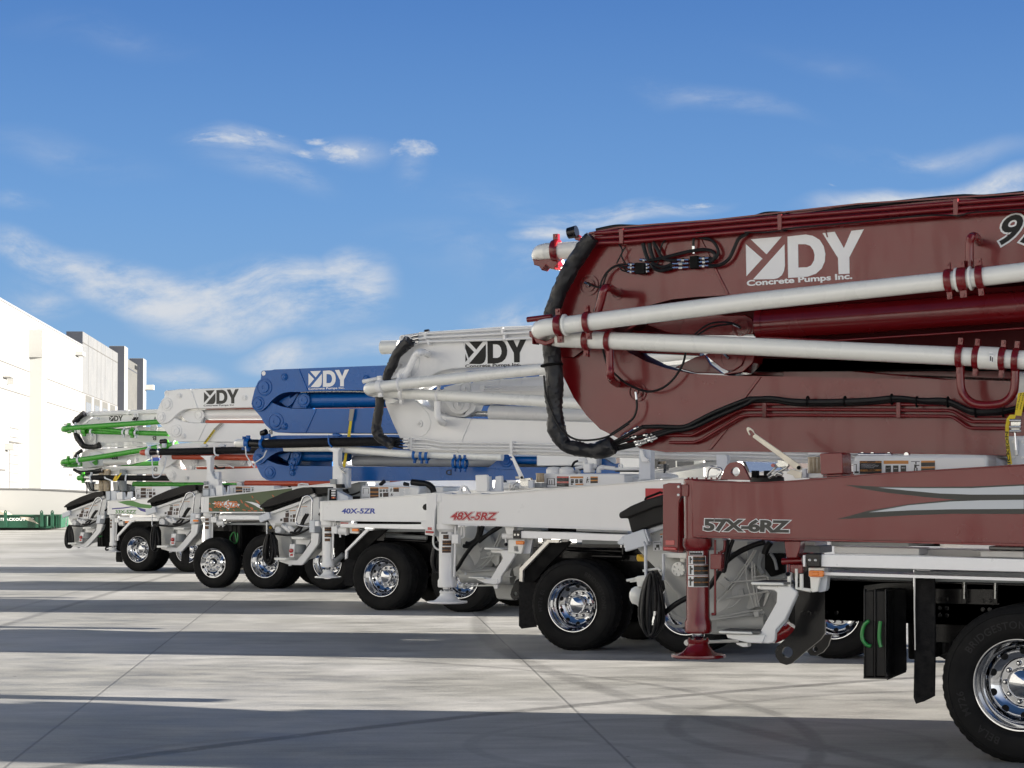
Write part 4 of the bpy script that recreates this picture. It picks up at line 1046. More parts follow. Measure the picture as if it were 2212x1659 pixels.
for t_, r_ in (('D 180,1350 300,1240', .008), ('D 190,1370 330,1290 350,1270', .010), ('D 240,1355 260,1330 300,1345', .014), ('D 250,1270 290,1280 340,1310', .009)):
    f.pipe('linkage_rod', 'steel', t_, .34, r_, ha, smooth=0)
f.disc('linkage_button', 'redlens', 'D', 222, 1272, .30, .014, .02, ha, n=10)
b = MB(); q = f.at('D', 110, 1400, .55)
b.lathe([(.0001, q[2] + .05), (.10, q[2] + .045), (.125, q[2] + .03), (.13, q[2] - .08)], (q[0], .75, 0), 'z', 28, cap=False); b.build('filler_cap', 'lid', T57)
for x_ in (75, 172):
    q = f.at('D', x_, 1335, .6); MB().box(q[0] - .02, q[0] + .02, .6, .66, q[2] - .03, q[2] + .02).build('cap_latch', 'blackm', T57)
# pedestal bracket and cargo strap at the right edge
ps = f.plate('boom_pedestal', 'cool', 'D 2078,1040 2212,1038 2330,1038 2330,1400 2100,1400 2095,1230', .60, .5, bevel=.01)
for x_, y_ in ((2124, 1085), (2200, 1085), (2126, 1207), (2200, 1210)): f.disc('bolt', 'white', 'D', x_, y_, .59, .011, .02, ps, n=10)
f.plate('strap_lug', 'white', 'D 2130,1060 2155,1060 2165,1190 2140,1195', .57, .04, ps, .004)
f.pipe('delivery_pipe', 'cream', 'D 2170,640 2400,650', .9, .10, smooth=0, n=28)

front_end(f, 1.4, 5.4, 'red', RD, 3.0, axles=(6.4,))
far_side(f, .1, 5.4, 'red')
c0_ = f.at('G', 2175, 1040, 0)
wheel(f, 'dual', c0_[0], y=.0, lettering=(('BRIDGESTONE', 112), ('BELA', 238), ('M726', 200)))
wheel(f, 'dual', c0_[0] + 1.36, y=.0)
for dx in (0, 1.36):
    w_ = wheel(f, 'dual', c0_[0] + dx); w_.location = (c0_[0] + dx, 2.5, .512); w_.rotation_euler = (0, 0, math.pi)
MB().tube([(c0_[0], .2, .52), (c0_[0], 2.3, .52)], .07, 16).build('axle', 'blackp', T57)

# hose coil hanging on the hopper hook, its own thing
hc = thing('hose_coil', 'black hose coil with a silver coupling on the hopper of the dark red truck', 'hose', 'hose coils on the hoppers', T57.location[:], -AL)
fh = Frame(-4.9, 13.8, hc)
def coil(fr, v, cx, cy, rx, ry, y, n=7, r=.010, seed=1):
    rn = random.Random(seed); b = MB()
    pts = []
    for i in range(n * 20 + 1):
        a_ = math.pi / 2 + 2 * math.pi * i / 20; k = i // 20
        if i % 20 == 0: ex, ey, ox = rn.uniform(.12, 1.0), rn.uniform(.84, 1.02), rn.uniform(-.12, .12)
        xx = cx + rx * (ex * math.cos(a_) * (1 - .25 * math.sin(a_)) + ox * (1 - math.sin(a_))); yy = cy - ry * math.sin(a_) * (ey if math.sin(a_) < 0 else 1)
        if math.sin(a_) > 0: yy = cy - ry * math.sin(a_) * (.93 + .07 * ey)
        pts.append(Vector(fr.at(v, xx, yy, y + .03 * math.sin(i * .9) * .4 + .012 * (k - n / 2))))
    b.tube(pts, r, 8, 2)
    return b
coil(fh, 'H', 505, 845, 145, 385, .36, 15, .0125, 3).build('hose_loops', 'hose', hc)
q = fh.T('H 545,700 545,925 540,990 528,1060 520,1090', .27)
MB().tube(q[:2], .013, 10).build('hose_end', 'hose', hc)
b = MB(); b.tube(q[1:3], .015, 12); b.tube([q[2], q[3]], .017, 6); b.tube([q[3], q[4]], .012, 10); b.build('hose_coupling', 'chrome', hc)

# cargo strap
st_ = thing('cargo_strap', 'yellow ratchet strap hanging from the dark red boom at the right edge', 'strap', None, T57.location[:], -AL)
fs_ = Frame(-4.9, 13.8, st_)
fs_.plate('webbing', 'strap', 'D 2165,700 2230,690 2190,880 2138,875', .52, .006, None, 0)
wb = fs_.plate('webbing', 'strap', 'D 2150,870 2100,870 2074,905 2064,960 2064,1060 2075,1180 2084,1264 2118,1262 2106,1180 2090,1060 2092,960 2100,925 2140,900', .54, .006, None, 0)
rc = fs_.plate('ratchet_buckle', 'steel', 'D 2105,905 2190,905 2180,985 2178,1010 2110,1010', .50, .03, None, .004)
for y_ in (915, 968, 1000): fs_.pipe('buckle_pin', 'chrome', 'D 2098,%g 2190,%g' % (y_, y_), .49, .010, rc, smooth=0)
fs_.pipe('buckle_hook', 'chrome', 'D 2140,1010 2145,1080 2150,1150', .52, .006, rc, smooth=0)
def vtext(fr, txt, p0, p1, p2, y, m_, name='strap_lettering', par=None, off=.02):
    return put_text(fr, name, m_, txt, p0, p1, p2, y, off=off, par=par, dy=.004)
vtext(fs_, 'ERICKSON', ('D', 2110, 1330), ('D', 2084, 1005), ('D', 2088, 1330), .54, 'ink')
vtext(fs_, '1650 lbs/748', ('D', 2160, 830), ('D', 2195, 700), ('D', 2148, 828), .52, 'ink', off=.01)
vtext(fs_, 'www.ericks', ('D', 2186, 830), ('D', 2216, 700), ('D', 2174, 828), .52, 'ink', off=.01)

# ================================================================== white truck with white pipes, second from the camera
T48 = thing('pump_truck', 'all white concrete pump truck with white pipes and red 48X-5RZ on its outrigger', 'truck', 'concrete pump trucks parked in a row', tuple(Uv * -10.9 + Wv * 21.6), -AL)
f = Frame(-10.9, 21.6, T48); WH_ = 'white'
bA = f.plate('boom_section', WH_, 'I 476,230 482,202 505,190 690,165 1120,140 1590,105 1900,93 >7 <7 I 2050,505 1200,553 1060,558 930,583 835,628 640,760 480,892 400,938 350,942 318,880 340,740 400,590 440,420 470,300', .95, .5, bevel=.012)
bB = f.plate('boom_section', WH_, 'I 330,860 480,870 620,885 760,970 870,1030 980,1070 1100,1088 1250,1100 2070,1122 >7 <7 I 2212,1508 650,1462 590,1440 480,1310 400,1140 335,980 318,925', 1.0, .42, bevel=.012)
f.plate('boom_flange', WH_, 'I 690,160 1120,135 1590,100 1900,88 >7 <7 I 1900,100 1590,112 1120,147 690,172', .93, .03, bA, 0)
for t_, y_, p_ in (('I 1132,210 1150,208 1245,490 1228,494', .94, bA), ('I 1236,1103 1256,1103 1098,1480 1080,1478', .985, bB)): f.plate('weld_strap', WH_, t_, y_, .02, p_, .003)
f.plate('doubler_plate', WH_, 'I 340,985 430,930 640,900 720,970 790,1050 818,1140 805,1210 770,1265 730,1292 690,1300 620,1285 560,1240', .992, .01, bB, .002)
f.plate('doubler_plate', WH_, 'I 480,330 620,350 670,400 695,470 680,560 620,650 480,700 420,560', .942, .01, bA, .002)
ring_plate(f, 'lifting_eye', WH_, 'I 474,262 476,215 490,196 508,190 530,198 542,220 540,262', ('I', 508, 220, 13), .93, .02, bA)
for v, x, y, r, s_ in (('I', 490, 520, 45, .94), ('I', 695, 1155, 46, .99), ('I', 770, 395, 36, .94), ('I', 950, 1150, 38, .99)):
    c = f.at(v, x, y, s_); R_ = r / 2.765 / 365; b = MB()
    for q in (1, .7): b.lathe([(R_ * q, .01), (R_ * q, -.012), (R_ * q - .012, -.012), (R_ * q - .012, .01)], c, 'y', 36, cap=False)
    b.lathe([(R_ * .32, .01), (R_ * .32, -.02), (R_ * .12, -.02), (R_ * .12, -.005), (.0001, -.005)], c, 'y', 16, cap=False)
    b.build('pivot_boss', WH_, bA if y < 600 else bB)
f.plate('inner_boom', WH_, 'I 2000,480 2212,470 >6 <6 I 2212,1140 2000,1130', 1.62, .06, bevel=0)
# levers and cylinders in the gap
f.plate('link_plate', WH_, 'I 750,860 900,800 1100,730 1200,700 1290,770 1330,930 1270,1010 1170,1080 1100,1085 960,1060 820,960', 1.22, .06)
f.plate('link_lever', WH_, 'I 960,760 1180,700 1240,706 1290,740 1310,800 1290,830 1100,850 980,850', 1.12, .08)
f.plate('link_lever', WH_, 'I 960,905 1120,905 1200,915 1245,930 1230,1000 1160,1050 1100,1050 1040,1020', 1.12, .08)
f.plate('link_lever', WH_, 'I 1240,920 1330,925 1290,1020 1200,1082 1100,1086 1180,1060 1236,990', 1.14, .2)
for x_, y_ in ((1190, 775), (1115, 945)):
    c = f.at('I', x_, y_, 1.115); MB().lathe([(.08, .01), (.08, -.012), (.065, -.014), (.065, .0), (.02, 0), (.02, -.03), (.0001, -.03)], c, 'y', 30, cap=False).build('pivot_boss', WH_, bA)
cy = f.T('I 1310,830 2050,770 >6.6', 1.2)
b = MB(); b.tube([cy[0], cy[2]], .15, 40); d_ = (Vector(cy[2]) - Vector(cy[0])).normalized()
for q in (.0, .36, .67): b.tube([Vector(cy[0]) + d_ * q, Vector(cy[0]) + d_ * (q + .015)], .155, 40)
b.build('hydraulic_cylinder', WH_, T48)
f.pipe('cylinder_rod', 'steel', 'I 1230,1046 1490,1050', 1.25, .035, smooth=0, n=24)
f.pipe('hydraulic_cylinder', WH_, 'I 1472,1040 2212,1064 >6', 1.2, .095, smooth=0, n=32)
for i in range(3): f.pipe('hydraulic_line', WH_, 'I 1400,%g 1520,%g 1680,%g 2050,%g' % (745 + 26 * i, 738 + 30 * i, 752 + 22 * i, 746 + 24 * i), 1.02, .007, smooth=3, n=8)
f.plate('line_block', WH_, 'I 1350,732 1400,730 1400,806 1375,806 1350,780', 1.03, .05)
# pipes
f.pipe('delivery_pipe', 'cream', 'I 270,752 500,726 2045,562 >6.8', .50, PR, smooth=0, n=36)
f.pipe('delivery_pipe', 'cream', 'I 330,812 560,830 2045,915 >6.8', .66, PR, smooth=0, n=36)
a = Vector(f.at('I', 300, 748, .50)); e = Vector(f.at('I', 340, 812, .66))
MB().tube([a, Vector(f.at('I', 240, 756, .50)), Vector(f.at('I', 175, 766, .52)), Vector(f.at('I', 150, 778, .60)), Vector(f.at('I', 175, 800, .70)), Vector(f.at('I', 240, 808, .72)), e], [PR, PR * 1.05, PR * 1.12, PR * 1.12, PR * 1.05, PR, PR], 32, 6).build('pipe_elbow', 'cream', T48)
for t_, y_, w_ in (('I 268,752 400,738', .5, .07), ('I 478,728 600,716', .5, .035), ('I 505,826 600,830', .66, .05), ('I 900,850 1000,856', .66, .03)): clamp(f, WH_, t_, y_, PR, w_)
f.pipe('pipe_bracket', WH_, 'I 82,698 240,668', .60, .026, smooth=0, n=16)
f.pipe('pipe_bracket', WH_, 'I 520,660 590,540 650,420 690,382 740,380,.72 790,400,.95', .58, .042, smooth=5, n=18)
f.pipe('pipe_bracket', WH_, 'I 892,910 892,1040 905,1100 930,1135,.75 960,1150,1.0', .66, .042, smooth=5, n=18)
f.plate('hinge_plate', WH_, 'I 140,850 240,860 380,870 470,900 400,938 350,942 318,900 250,860 190,868', .78, .12)
MB().lathe([(.0001, .1), (.05, .09), (.085, .05), (.09, -.2)], f.at('I', 440, 320, 1.55), 'x', 24, cap=False).build('pipe_elbow', 'cream', T48)
f.pipe('delivery_pipe', 'cream', 'I 440,318 700,300', 1.6, .07, smooth=0, n=28)
f.plate('hinge_plate', WH_, 'I 480,560 560,530 560,640 300,680 300,650 420,632', .80, .1)
f.pipe('hose_sleeve', 'sleeve', 'I 590,258 520,320 440,420 400,520 360,600 335,680 290,800 268,880 262,960 245,1060 228,1170 235,1240 262,1300 330,1345 400,1385', .80, [.082, .072, .058, .066, .060, .056, .056, .060, .052, .060, .056, .072, .062, .058, .066], smooth=5, n=20, rj=.10)
for i in range(4): f.pipe('hydraulic_hose', 'hose', 'I 395,%g 440,%g 480,%g 525,%g' % (1370 + 6 * i, 1340 + 22 * i, 1325 + 30 * i, 1322 + 34 * i), .86, .012, smooth=3, n=8)
for i in range(4): f.pipe('hose_fitting', 'chrome' if i % 2 else WH_, 'I 520,%g 580,%g' % (1322 + 34 * i, 1322 + 34 * i), .86, .012, smooth=0, n=10)
for i, t_ in enumerate(('I 600,208 740,182 800,172 1590,130 1900,112', 'I 600,245 780,217 1590,176 1900,160', 'I 630,290 700,270 790,262 1600,238 1900,222')): f.pipe('hydraulic_line', WH_, t_ + ' >6.6', .88, .0165, smooth=0)
for y0_, y1_ in ((1325, 1362), (1372, 1400), (1402, 1438), (1428, 1440)): f.pipe('hydraulic_line', WH_, 'I 610,%g 760,%g 960,%g 1700,%g 2212,%g >6.6' % (y0_, y0_ + 2, y1_, y1_ + 8, y1_ + 22), .93, .0125, smooth=0)
for t_ in ('I 740,165 765,163 768,235 742,236', 'I 770,240 798,240 800,298 782,298', 'I 1578,112 1606,110 1606,182 1580,184', 'I 1600,188 1628,188 1630,244 1606,244'): f.plate('line_bracket', WH_, t_, .86, .08, bA, .003)
for t_ in ('I 580,1308 612,1310 612,1440 580,1438', 'I 1674,1345 1706,1347 1704,1482 1676,1480'): f.plate('line_bracket', WH_, t_, .90, .1, bB, .003)
f.pipe('work_lamp', 'blackp', 'I 755,152 800,146', 1.0, .022, smooth=0)
for y_ in (208, 245, 282): f.pipe('hose_fitting', 'chrome', 'I 610,%g 690,%g' % (y_, y_ - 16), .87, .017, smooth=0, n=10)
logo(f, 'ink', ('I', 1197, 485), ('I', 1873, 212), ('I', 1195, 280), .95, bA)
put_text(f, 'company_name', 'ink', 'Concrete Pumps Inc.', ('I', 1197, 545), ('I', 1800, 524), ('I', 1196, 514), .95, off=.022, par=bA)

# outrigger
ob = f.plate('outrigger_beam', WH_, 'O 1482,246 1560,264 1700,264 1900,252 P 0,545 2212,366 2400,352 >6 <6 P 2400,965 1600,936 0,884 O 1510,588 1482,588', 0, .3, bevel=.01)
f.plate('beam_flange', WH_, 'O 1510,262 1700,262 1900,248 P 0,540 2212,361 >5 <5 P 2212,371 0,551 O 1900,258 1700,272 1510,270', -.02, .022, ob, .002)
f.plate('beam_flange', WH_, 'O 1506,578 1900,592 P 0,872 1600,924 >4 <4 P 1600,938 0,886 O 1900,606 1506,592', -.02, .022, ob, .002)
zt, zb = f.at('O', 1505, 245, .02)[2], f.at('O', 1505, 602, .02)[2]; lx = f.at('O', 1552, 900, .12)[0]
MB().lathe([(.0001, zt), (.08, zt), (.088, zt - .01), (.088, zb), (.0001, zb)], (lx - .02, .09, 0), 'z', 32, cap=False).build('outrigger_post', WH_, ob)
lg = leg(f, T48, WH_, lx, .12, zb + .01, f.at('O', 1540, 1200, .04)[2], f.at('O', 1540, 1282, .04)[2], .098, .235, f.at('O', 1530, 1455, .04)[2])
leg_sticker(f, lg, lx, .12, .098, 'O 1482,658 1552,698', [('bklab', .04, .06, .96, .94)] + [('whink', .1 + .16 * i, .4, .2 + .16 * i, .58) for i in range(5)])
for t_ in ('O 1500,704 1560,756', 'O 1488,765 1580,830', 'O 1484,836 1578,906'):
    leg_sticker(f, lg, lx, .12, .098, t_, [('brlab', .13, .05, .97, .96), ('orlab', .13, .05, .97, .15), ('orlab', .13, .50, .97, .62)] + lines(.2, .2, .9, .48, 2, 'sgrey'))
f.plate('lock_valve', WH_, 'O 1598,703 1668,703 1668,803 1598,803', .02, .08, lg, .004)
f.pipe('leg_rod_guide', WH_, 'O 1640,615 1636,900 1626,1165', .06, .012, lg, smooth=0)
f.pipe('hydraulic_line', WH_, 'O 1705,610 1705,700 1690,720', .1, .012, lg, smooth=0)
f.pipe('hydraulic_line', WH_, 'O 1735,610 1735,720 1700,740', .12, .012, lg, smooth=3)
ring_plate(f, 'lifting_eye', WH_, 'O 1658,264 1680,215 1695,185 1724,170 1752,182 1770,210 1803,264', ('O', 1724, 220, 25), .1, .04, ob)
f.plate('boom_rest', WH_, 'O 1855,64 1862,56 1972,52 1982,62 1990,236 1868,242', .02, .06, ob, .006)
f.plate('boom_rest', 'cool', 'O 1996,72 2012,70 2020,180 2040,215 2060,205 2075,70 2132,62 2140,70 2146,236 1998,238', .10, .06, ob, .006)
rp = f.plate('rear_light_or_shadow_panel', WH_, 'O 1322,280 1380,262 1432,258 1430,380 1416,440 1402,708 1390,718 1308,706 1310,648 1265,600 1265,560 1325,560', -.02, .03, None, .004)
f.plate('light_panel_side', 'greyp', 'O 1432,352 1480,352 1478,700 1462,728 1404,720 1416,440', .12, .1, rp, .004)
f.plate('panel_bracket', WH_, 'O 1434,252 1482,252 1482,348 1436,348', -.005, .05, rp, .003)
f.plate('reflector', 'redlens', 'O 1338,624 1382,626 1382,656 1338,654', -.024, .004, rp, .001)
f.plate('tail_light', 'redlens', 'O 1312,664 1390,668 1400,676 1390,692 1314,688', -.045, .03, rp, .005)
f.plate('warning_panel', 'redink', 'P 1772,478 1968,478 1968,602 1772,602', -.004, .003, ob, 0)
rt_ = put_text(f, 'model_lettering', 'redink', '48X-5RZ', ('O', 1590, 540), ('O', 2068, 545), ('O', 1606, 462), 0, off=.095, shear=.08, space=.95, par=ob, dy=.003)
put_text(f, 'model_lettering', 'whink', '48X-5RZ', ('O', 1590, 540), ('O', 2068, 545), ('O', 1606, 462), 0, off=.070, shear=.08, space=.95, par=ob, dy=.005)
put_text(f, 'model_lettering', 'redink', '48X-5RZ', ('O', 1590, 540), ('O', 2068, 545), ('O', 1606, 462), 0, off=.030, shear=.08, space=.95, par=ob, dy=.007)

# hopper and pump body
hp = f.plate('hopper', 'whiteshade', 'O 1400,640 2170,600 P 560,900 560,1110 520,1330 420,1540 330,1700 150,1680 O 2050,1270 1900,1230 1700,1180 1560,1120 1480,900', .80, .15, bevel=.02)
c = f.at('O', 1830, 900, .72)
MB().lathe([(.32, .0), (.32, -.06), (.28, -.09), (.18, -.16), (.17, -.16), (.0001, -.16)], c, 'y', 44, cap=False).build('pump_housing', 'whiteshade', hp)
MB().tube([f.at('O', 1640, 830, .7), f.at('O', 1720, 930, .66), f.at('O', 1800, 1050, .66), f.at('O', 1920, 1180, .72)], [.10, .15, .15, .10], 24, 4).build('outlet_bend', 'whiteshade', hp)
MB().tube([f.at('O', 1700, 1165, .6), f.at('P', 0, 1420, .62), f.at('P', 330, 1440, .64)], [.07, .10, .10], 24, 2).build('transport_cylinder', 'whiteshade', hp)
for t_, y_ in (('O 1880,860 1935,840 1930,880 1900,895', .5), ('O 1990,950 2130,900 2130,1000 2080,1050', .56), ('O 2060,920 2120,930 2110,1040', .5), ('P 40,1180 120,1150 200,1170 170,1340 120,1300', .6), ('P 200,1220 240,1200 270,1290 250,1430', .55), ('P 330,1350 420,1300 400,1440 340,1430', .6), ('P 520,1050 545,1050 500,1330 380,1480 340,1500 440,1330', .5)):
    f.plate('rib_plate', 'whiteshade', t_, y_, .03, hp, .004)
for t_, r_ in (('O 1640,1060 1760,1110 1900,1100 2100,1090', .010), ('O 1920,965 2040,940 2180,920', .010), ('O 1900,1060 2000,960 2080,800 2120,700', .008), ('O 1920,1080 2030,970 2110,800 2150,700', .008), ('P 100,1160 160,1040 190,960', .008), ('P 130,1160 180,1060 215,960', .008), ('O 1690,620 1700,800 1760,900', .010), ('P 0,1440 120,1430 320,1440', .009)):
    f.pipe('grease_line', 'whiteshade', t_, .5, r_, hp, smooth=4, n=8)
f.plate('grease_block', 'cool', 'O 1734,1070 1756,1070 1760,1145 1738,1145', .52, .05, hp, .004)
for t_, r_ in (('O 1940,612 1915,700 1880,770 1830,820 1780,835 1728,828', .024), ('O 1900,612 1890,690 1860,760 1800,800 1755,798', .024), ('O 2130,616 2000,700 1900,760 1830,820 1740,940 1680,1040 1638,1095', .024), ('P 206,890 120,930 20,1010 -40,1060', .024)):
    f.pipe('return_hose', 'hose', t_, .40, r_, hp, smooth=5)
f.plate('splash_lid', 'lid', 'O 1276,410 1288,380 1322,366 1322,440 1290,436', .3, .06, hp, .01)
f.pipe('hose_hook', WH_, 'O 1402,715 1398,790 1412,835 1440,862 1470,872', .25, .012, hp, smooth=4)
sa = f.plate('step_arm', WH_, 'P 88,1148 270,1150 355,1190 350,1215 200,1440 196,1500 165,1524 40,1510 -60,1478 -60,1440 90,1455 220,1240 195,1185 95,1178', .06, .06, bevel=.008)
f.plate('step_tread', 'cream', 'P 15,1128 30,1122 205,1132 210,1148 20,1145', .0, .3, sa, .006)
f.plate('step_tread', 'cream', 'O 1780,1162 1950,1170 1950,1188 1780,1180', .0, .3, sa, .006)
f.plate('step_arm', WH_, 'O 1840,1180 2100,1190 2100,1240 2060,1250 1960,1235', .05, .05, sa, .006)
f.plate('step_bracket', WH_, 'O 2052,1250 2100,1250 2096,1295 2060,1295', .08, .06, sa, .004)
f.pipe('tie_bar_end', 'cream', 'O 1680,1262 1736,1262', .2, .030, sa, smooth=0, n=16)
f.pipe('tie_bar', 'cream', 'O 1700,1262 2060,1258', .3, .010, sa, smooth=0)
pv = f.plate('beam_support', WH_, 'P 240,898 345,898 330,985 262,985', .05, .1, None, .005)
f.pipe('beam_support', WH_, 'P 222,1000 345,1000', .10, .034, pv, smooth=0, n=20)
f.pipe('release_lever', WH_, 'P 252,1020 254,1080', .06, .009, pv, smooth=0)
c = f.at('P', 255, 1088, .06); MB().lathe([(.0001, .024), (.018, .015), (.024, 0), (.018, -.015), (.0001, -.024)], c, 'z', 14, cap=False).build('release_knob', 'blackp', pv)
# deck, marker, fender
dk = f.plate('deck_edge', 'alum', 'P 412,942 1560,982 >4.6 <4.6 P 1500,1054 412,1019', 0, .05, bevel=.004)
q = f.at('P', 412, 942, 0); MB().box(q[0], 5.6, .05, 2.45, q[2] - .06, q[2] - .035).build('deck', 'alum', T48)
f.plate('deck_edge_end', 'blackp', 'P 328,938 412,936 412,1026 332,1024', -.02, .1, dk, .006)
for x_ in (350, 386): f.disc('bolt', 'steel', 'P', x_, 983, -.026, .014, .02, dk, n=10)
f.plate('deck_locker', 'greyp', 'P 440,905 640,910 640,940 440,936', .4, .2, dk, .004)
f.plate('deck_locker', WH_, 'P 1020,918 1580,942 1580,966 1020,945', .4, .2, dk, .004)
f.plate('deck_locker', 'blackm', 'P 640,905 1600,940 1600,975 640,945', .6, .2, dk, .004)
mk = f.plate('marker_bracket', 'cream', 'P 280,1036 455,1036 445,1100 425,1185 405,1194 390,1180 385,1110 340,1108 345,1160 390,1165 400,1190 275,1180', .05, .03, bevel=.005)
f.plate('marker_light', 'amber', 'P 358,1050 440,1050 446,1060 443,1090 362,1090', .0, .04, mk, .006)
f.plate('marker_bracket', 'cool', 'P 460,1036 545,1040 520,1190 440,1190 455,1110', .12, .05, mk, .004)
fd = f.plate('fender_trim', 'diamond', 'P 702,1035 842,1036 826,1072 728,1068 438,1372 434,1498 398,1488 400,1352', .02, .05, bevel=.003)
f.plate('fender', 'blackm', 'P 728,1068 960,1060 900,1130 700,1330 560,1500 434,1498 438,1372', .08, .05, fd, .003)
f.plate('mudflap', 'rubber', 'V 434,728 480,640 700,620 640,800 610,1000 640,1262 462,1284 430,1250', .20, .02, fd, .003)
f.plate('fender_brace', 'greyp', 'P 935,1045 965,1050 700,1330 680,1310', .3, .03, fd, .002)
# chassis
ch = f.plate('chassis_frame', 'blackp', 'P 540,1120 1660,1150 2400,1180 2400,1300 1700,1260 900,1240 540,1225', .75, .1, bevel=.004)
f.plate('chassis_frame', 'blackp', 'P 540,1120 2400,1180 2400,1300 540,1225', 1.66, .1, ch, .004)
f.pipe('frame_tube', 'blackp', 'P 930,1140 1520,1165', .55, .03, ch, smooth=0)
f.pipe('frame_tube', 'blackp', 'P 1200,1215 1530,1225', .50, .035, ch, smooth=0)
f.plate('frame_plate', 'blackp', 'P 1545,1205 1700,1210 1700,1275 1545,1270', .60, .03, ch, .003)
f.plate('frame_plate', 'blackp', 'P 1515,1085 1530,1085 1530,1270 1515,1270', .50, .03, ch, .003)
f.plate('axle_box', 'blackm', 'P 560,1130 2100,1140 2100,1500 560,1400', 1.1, .5, ch, .003)
f.plate('repeater_light', 'orlab', 'P 618,1190 690,1192 690,1262 618,1260', .5, .03, ch, .003)
for x_ in (1572, 1612, 1652): f.disc('frame_bolt', 'blackp', 'P', x_, 1240, .59, .02, .02, ch, n=8)
ring_plate(f, 'towing_plate', 'blackp', 'V 440,690 430,800 436,900 410,935 380,940 345,920 330,880 345,820 400,700', ('V', 390, 870, 22), .5, .03, ch)
f.plate('chassis_frame', 'blackp', 'G 290,110 760,110 760,420 290,420', .9, .05, ch, 0)
front_end(f, 1.6, 5.4, WH_, WH_, 3.0, axles=(6.0,)); far_side(f, 0, 5.4, WH_)
xa = f.at('V', 1067, 998, 0)[0]; xb = f.at('H', 1060, 890, 0)[0]; xc = f.at('G', 700, 480, 0)[0]
wheel(f, 'dual', xa, lettering=(('BRIDGESTONE', 30), ('M726 EL', 172)))
wheel(f, 'dual', xa + 1.36); wheel(f, 'dual', xc)
for x_ in (xa, xa + 1.36):
    w_ = wheel(f, 'dual', x_); w_.location = (x_, 2.5, .512); w_.rotation_euler = (0, 0, math.pi)
    MB().tube([(x_, .2, .52), (x_, 2.3, .52)], .08, 16).build('axle', 'blackp', T48)
# tank with stickers, reservoir, hook arm, valves
tk = f.plate('water_tank', WH_, 'P 662,322 680,316 1530,318 1548,335 1552,430 662,480', .55, 1.2, bevel=.03)
f.plate('tank_end', WH_, 'P 1552,330 1700,370 1700,420 1552,430', .8, .8, tk, .02)
sticker(f, 'P 680,346 940,346 940,458 680,456', .55, [('redlens', .5, 0, 1, .18), ('bklab', .5, .18, 1, .5), ('redlens', .5, .5, 1, .68), ('bklab', .5, .68, 1, 1), ('sgrey', .08, .2, .12, .8), ('sgrey', .12, .2, .4, .24), ('sgrey', .38, .2, .42, .9), ('sgrey', .18, .4, .21, .85), ('sgrey', .28, .4, .31, .85), ('sgrey', .05, .8, .45, .84)] + lines(.53, .22, .97, .48, 3, 'whink', .2) + lines(.53, .72, .97, .98, 3, 'whink', .2), tk)
sticker(f, 'P 956,348 1098,348 1098,440 956,442', .55, [('orlab', 0, 0, 1, .22), ('orlab', .4, .85, 1, 1), ('sgrey', .05, .82, .2, .98)] + heads(.0, .28, 1, .78), tk)
sticker(f, 'P 1116,350 1256,350 1256,420 1116,424', .55, [('orlab', .43, 0, 1, .2), ('sgrey', .43, .2, 1, .5), ('orlab', .43, .5, 1, .68), ('sgrey', .43, .68, 1, 1)] + figure(.05, .1, .36, .95), tk)
gl = f.at('P', 608, 410, .4); gt = f.at('P', 608, 312, .4)
MB().lathe([(.0001, gl[2]), (.048, gl[2]), (.050, gl[2] + .02), (.046, gt[2] - .02), (.052, gt[2] - .018), (.052, gt[2]), (.0001, gt[2])], (gl[0], .45, 0), 'z', 24, cap=False).build('sight_reservoir', 'glassoil', T48)
ha = f.plate('hook_arm', WH_, 'P 285,112 296,98 318,104 330,118 444,348 442,370 420,378 402,366 322,172 310,172 300,150 318,152 322,142 304,120 300,128 292,130', .28, .015, bevel=.002)
f.disc('arm_bolt', 'blackm', 'P', 424, 360, .27, .016, .012, ha, n=12)
for t_, m_ in (('P 355,350 405,345 410,372 358,372', 'zinc'), ('P 400,372 520,362 530,388 400,392', 'steel'), ('P 405,392 500,388 498,460 430,458 408,440', 'steel'), ('P 498,395 550,392 550,470 500,474', 'cool')): f.plate('arm_bracket', m_, t_, .32, .05, ha, .003)
f.plate('deck_locker', 'greyp', 'P 550,418 645,420 645,472 550,476', .4, .3, ha, .01)
f.plate('tool_box', WH_, 'P 208,432 300,412 400,420 395,490 208,505', .9, .5, ha, .03)
for t_ in ('P 300,500 340,440 390,400', 'P 340,500 360,455 400,470', 'P 296,420 296,500'): f.pipe('linkage_rod', 'steel', t_, .4, .008, ha, smooth=0)
vt = f.plate('valve_tower', WH_, 'P 1090,205 1175,205 1178,310 1095,310', .8, .15, tk, .015)
for t_, r_ in (('P 1052,176 1130,176', .03), ('P 1118,170 1118,215', .03), ('P 1015,262 1105,240', .022), ('P 1265,310 1265,270 1290,252 1320,250', .030), ('P 1320,250 1440,262', .024), ('P 1440,268 1700,266', .018), ('P 1180,232 1235,240', .03), ('P 1060,310 1030,290 985,310', .02)):
    f.pipe('tank_fitting', WH_, t_, .9, r_, vt, smooth=4 if t_.count(',') > 2 else 0)
for t_, r_ in (('P 945,312 970,250 1000,195 1050,178', .014), ('P 1010,312 1060,270 1100,262', .016), ('P 1450,280 1700,284', .020), ('P 1175,270 1260,262', .02)): f.pipe('tank_hose', 'hose', t_, .95, r_, vt, smooth=4)
for x_ in (775, 915): 
    c = f.at('P', x_, 318, .8); MB().lathe([(.09, -.02), (.09, .05), (.07, .075), (.0001, .085)], c, 'z', 24, cap=False).build('tank_cap', WH_, tk)
ring_plate(f, 'tank_eye', WH_, 'P 1478,272 1476,232 1482,215 1496,208 1512,215 1518,232 1516,272', ('P', 1496, 232, 12), .9, .03, tk)
po = f.plate('boom_post', 'cool', 'P 1700,60 1830,55 1832,385 1700,385', .5, .14, bevel=.01)
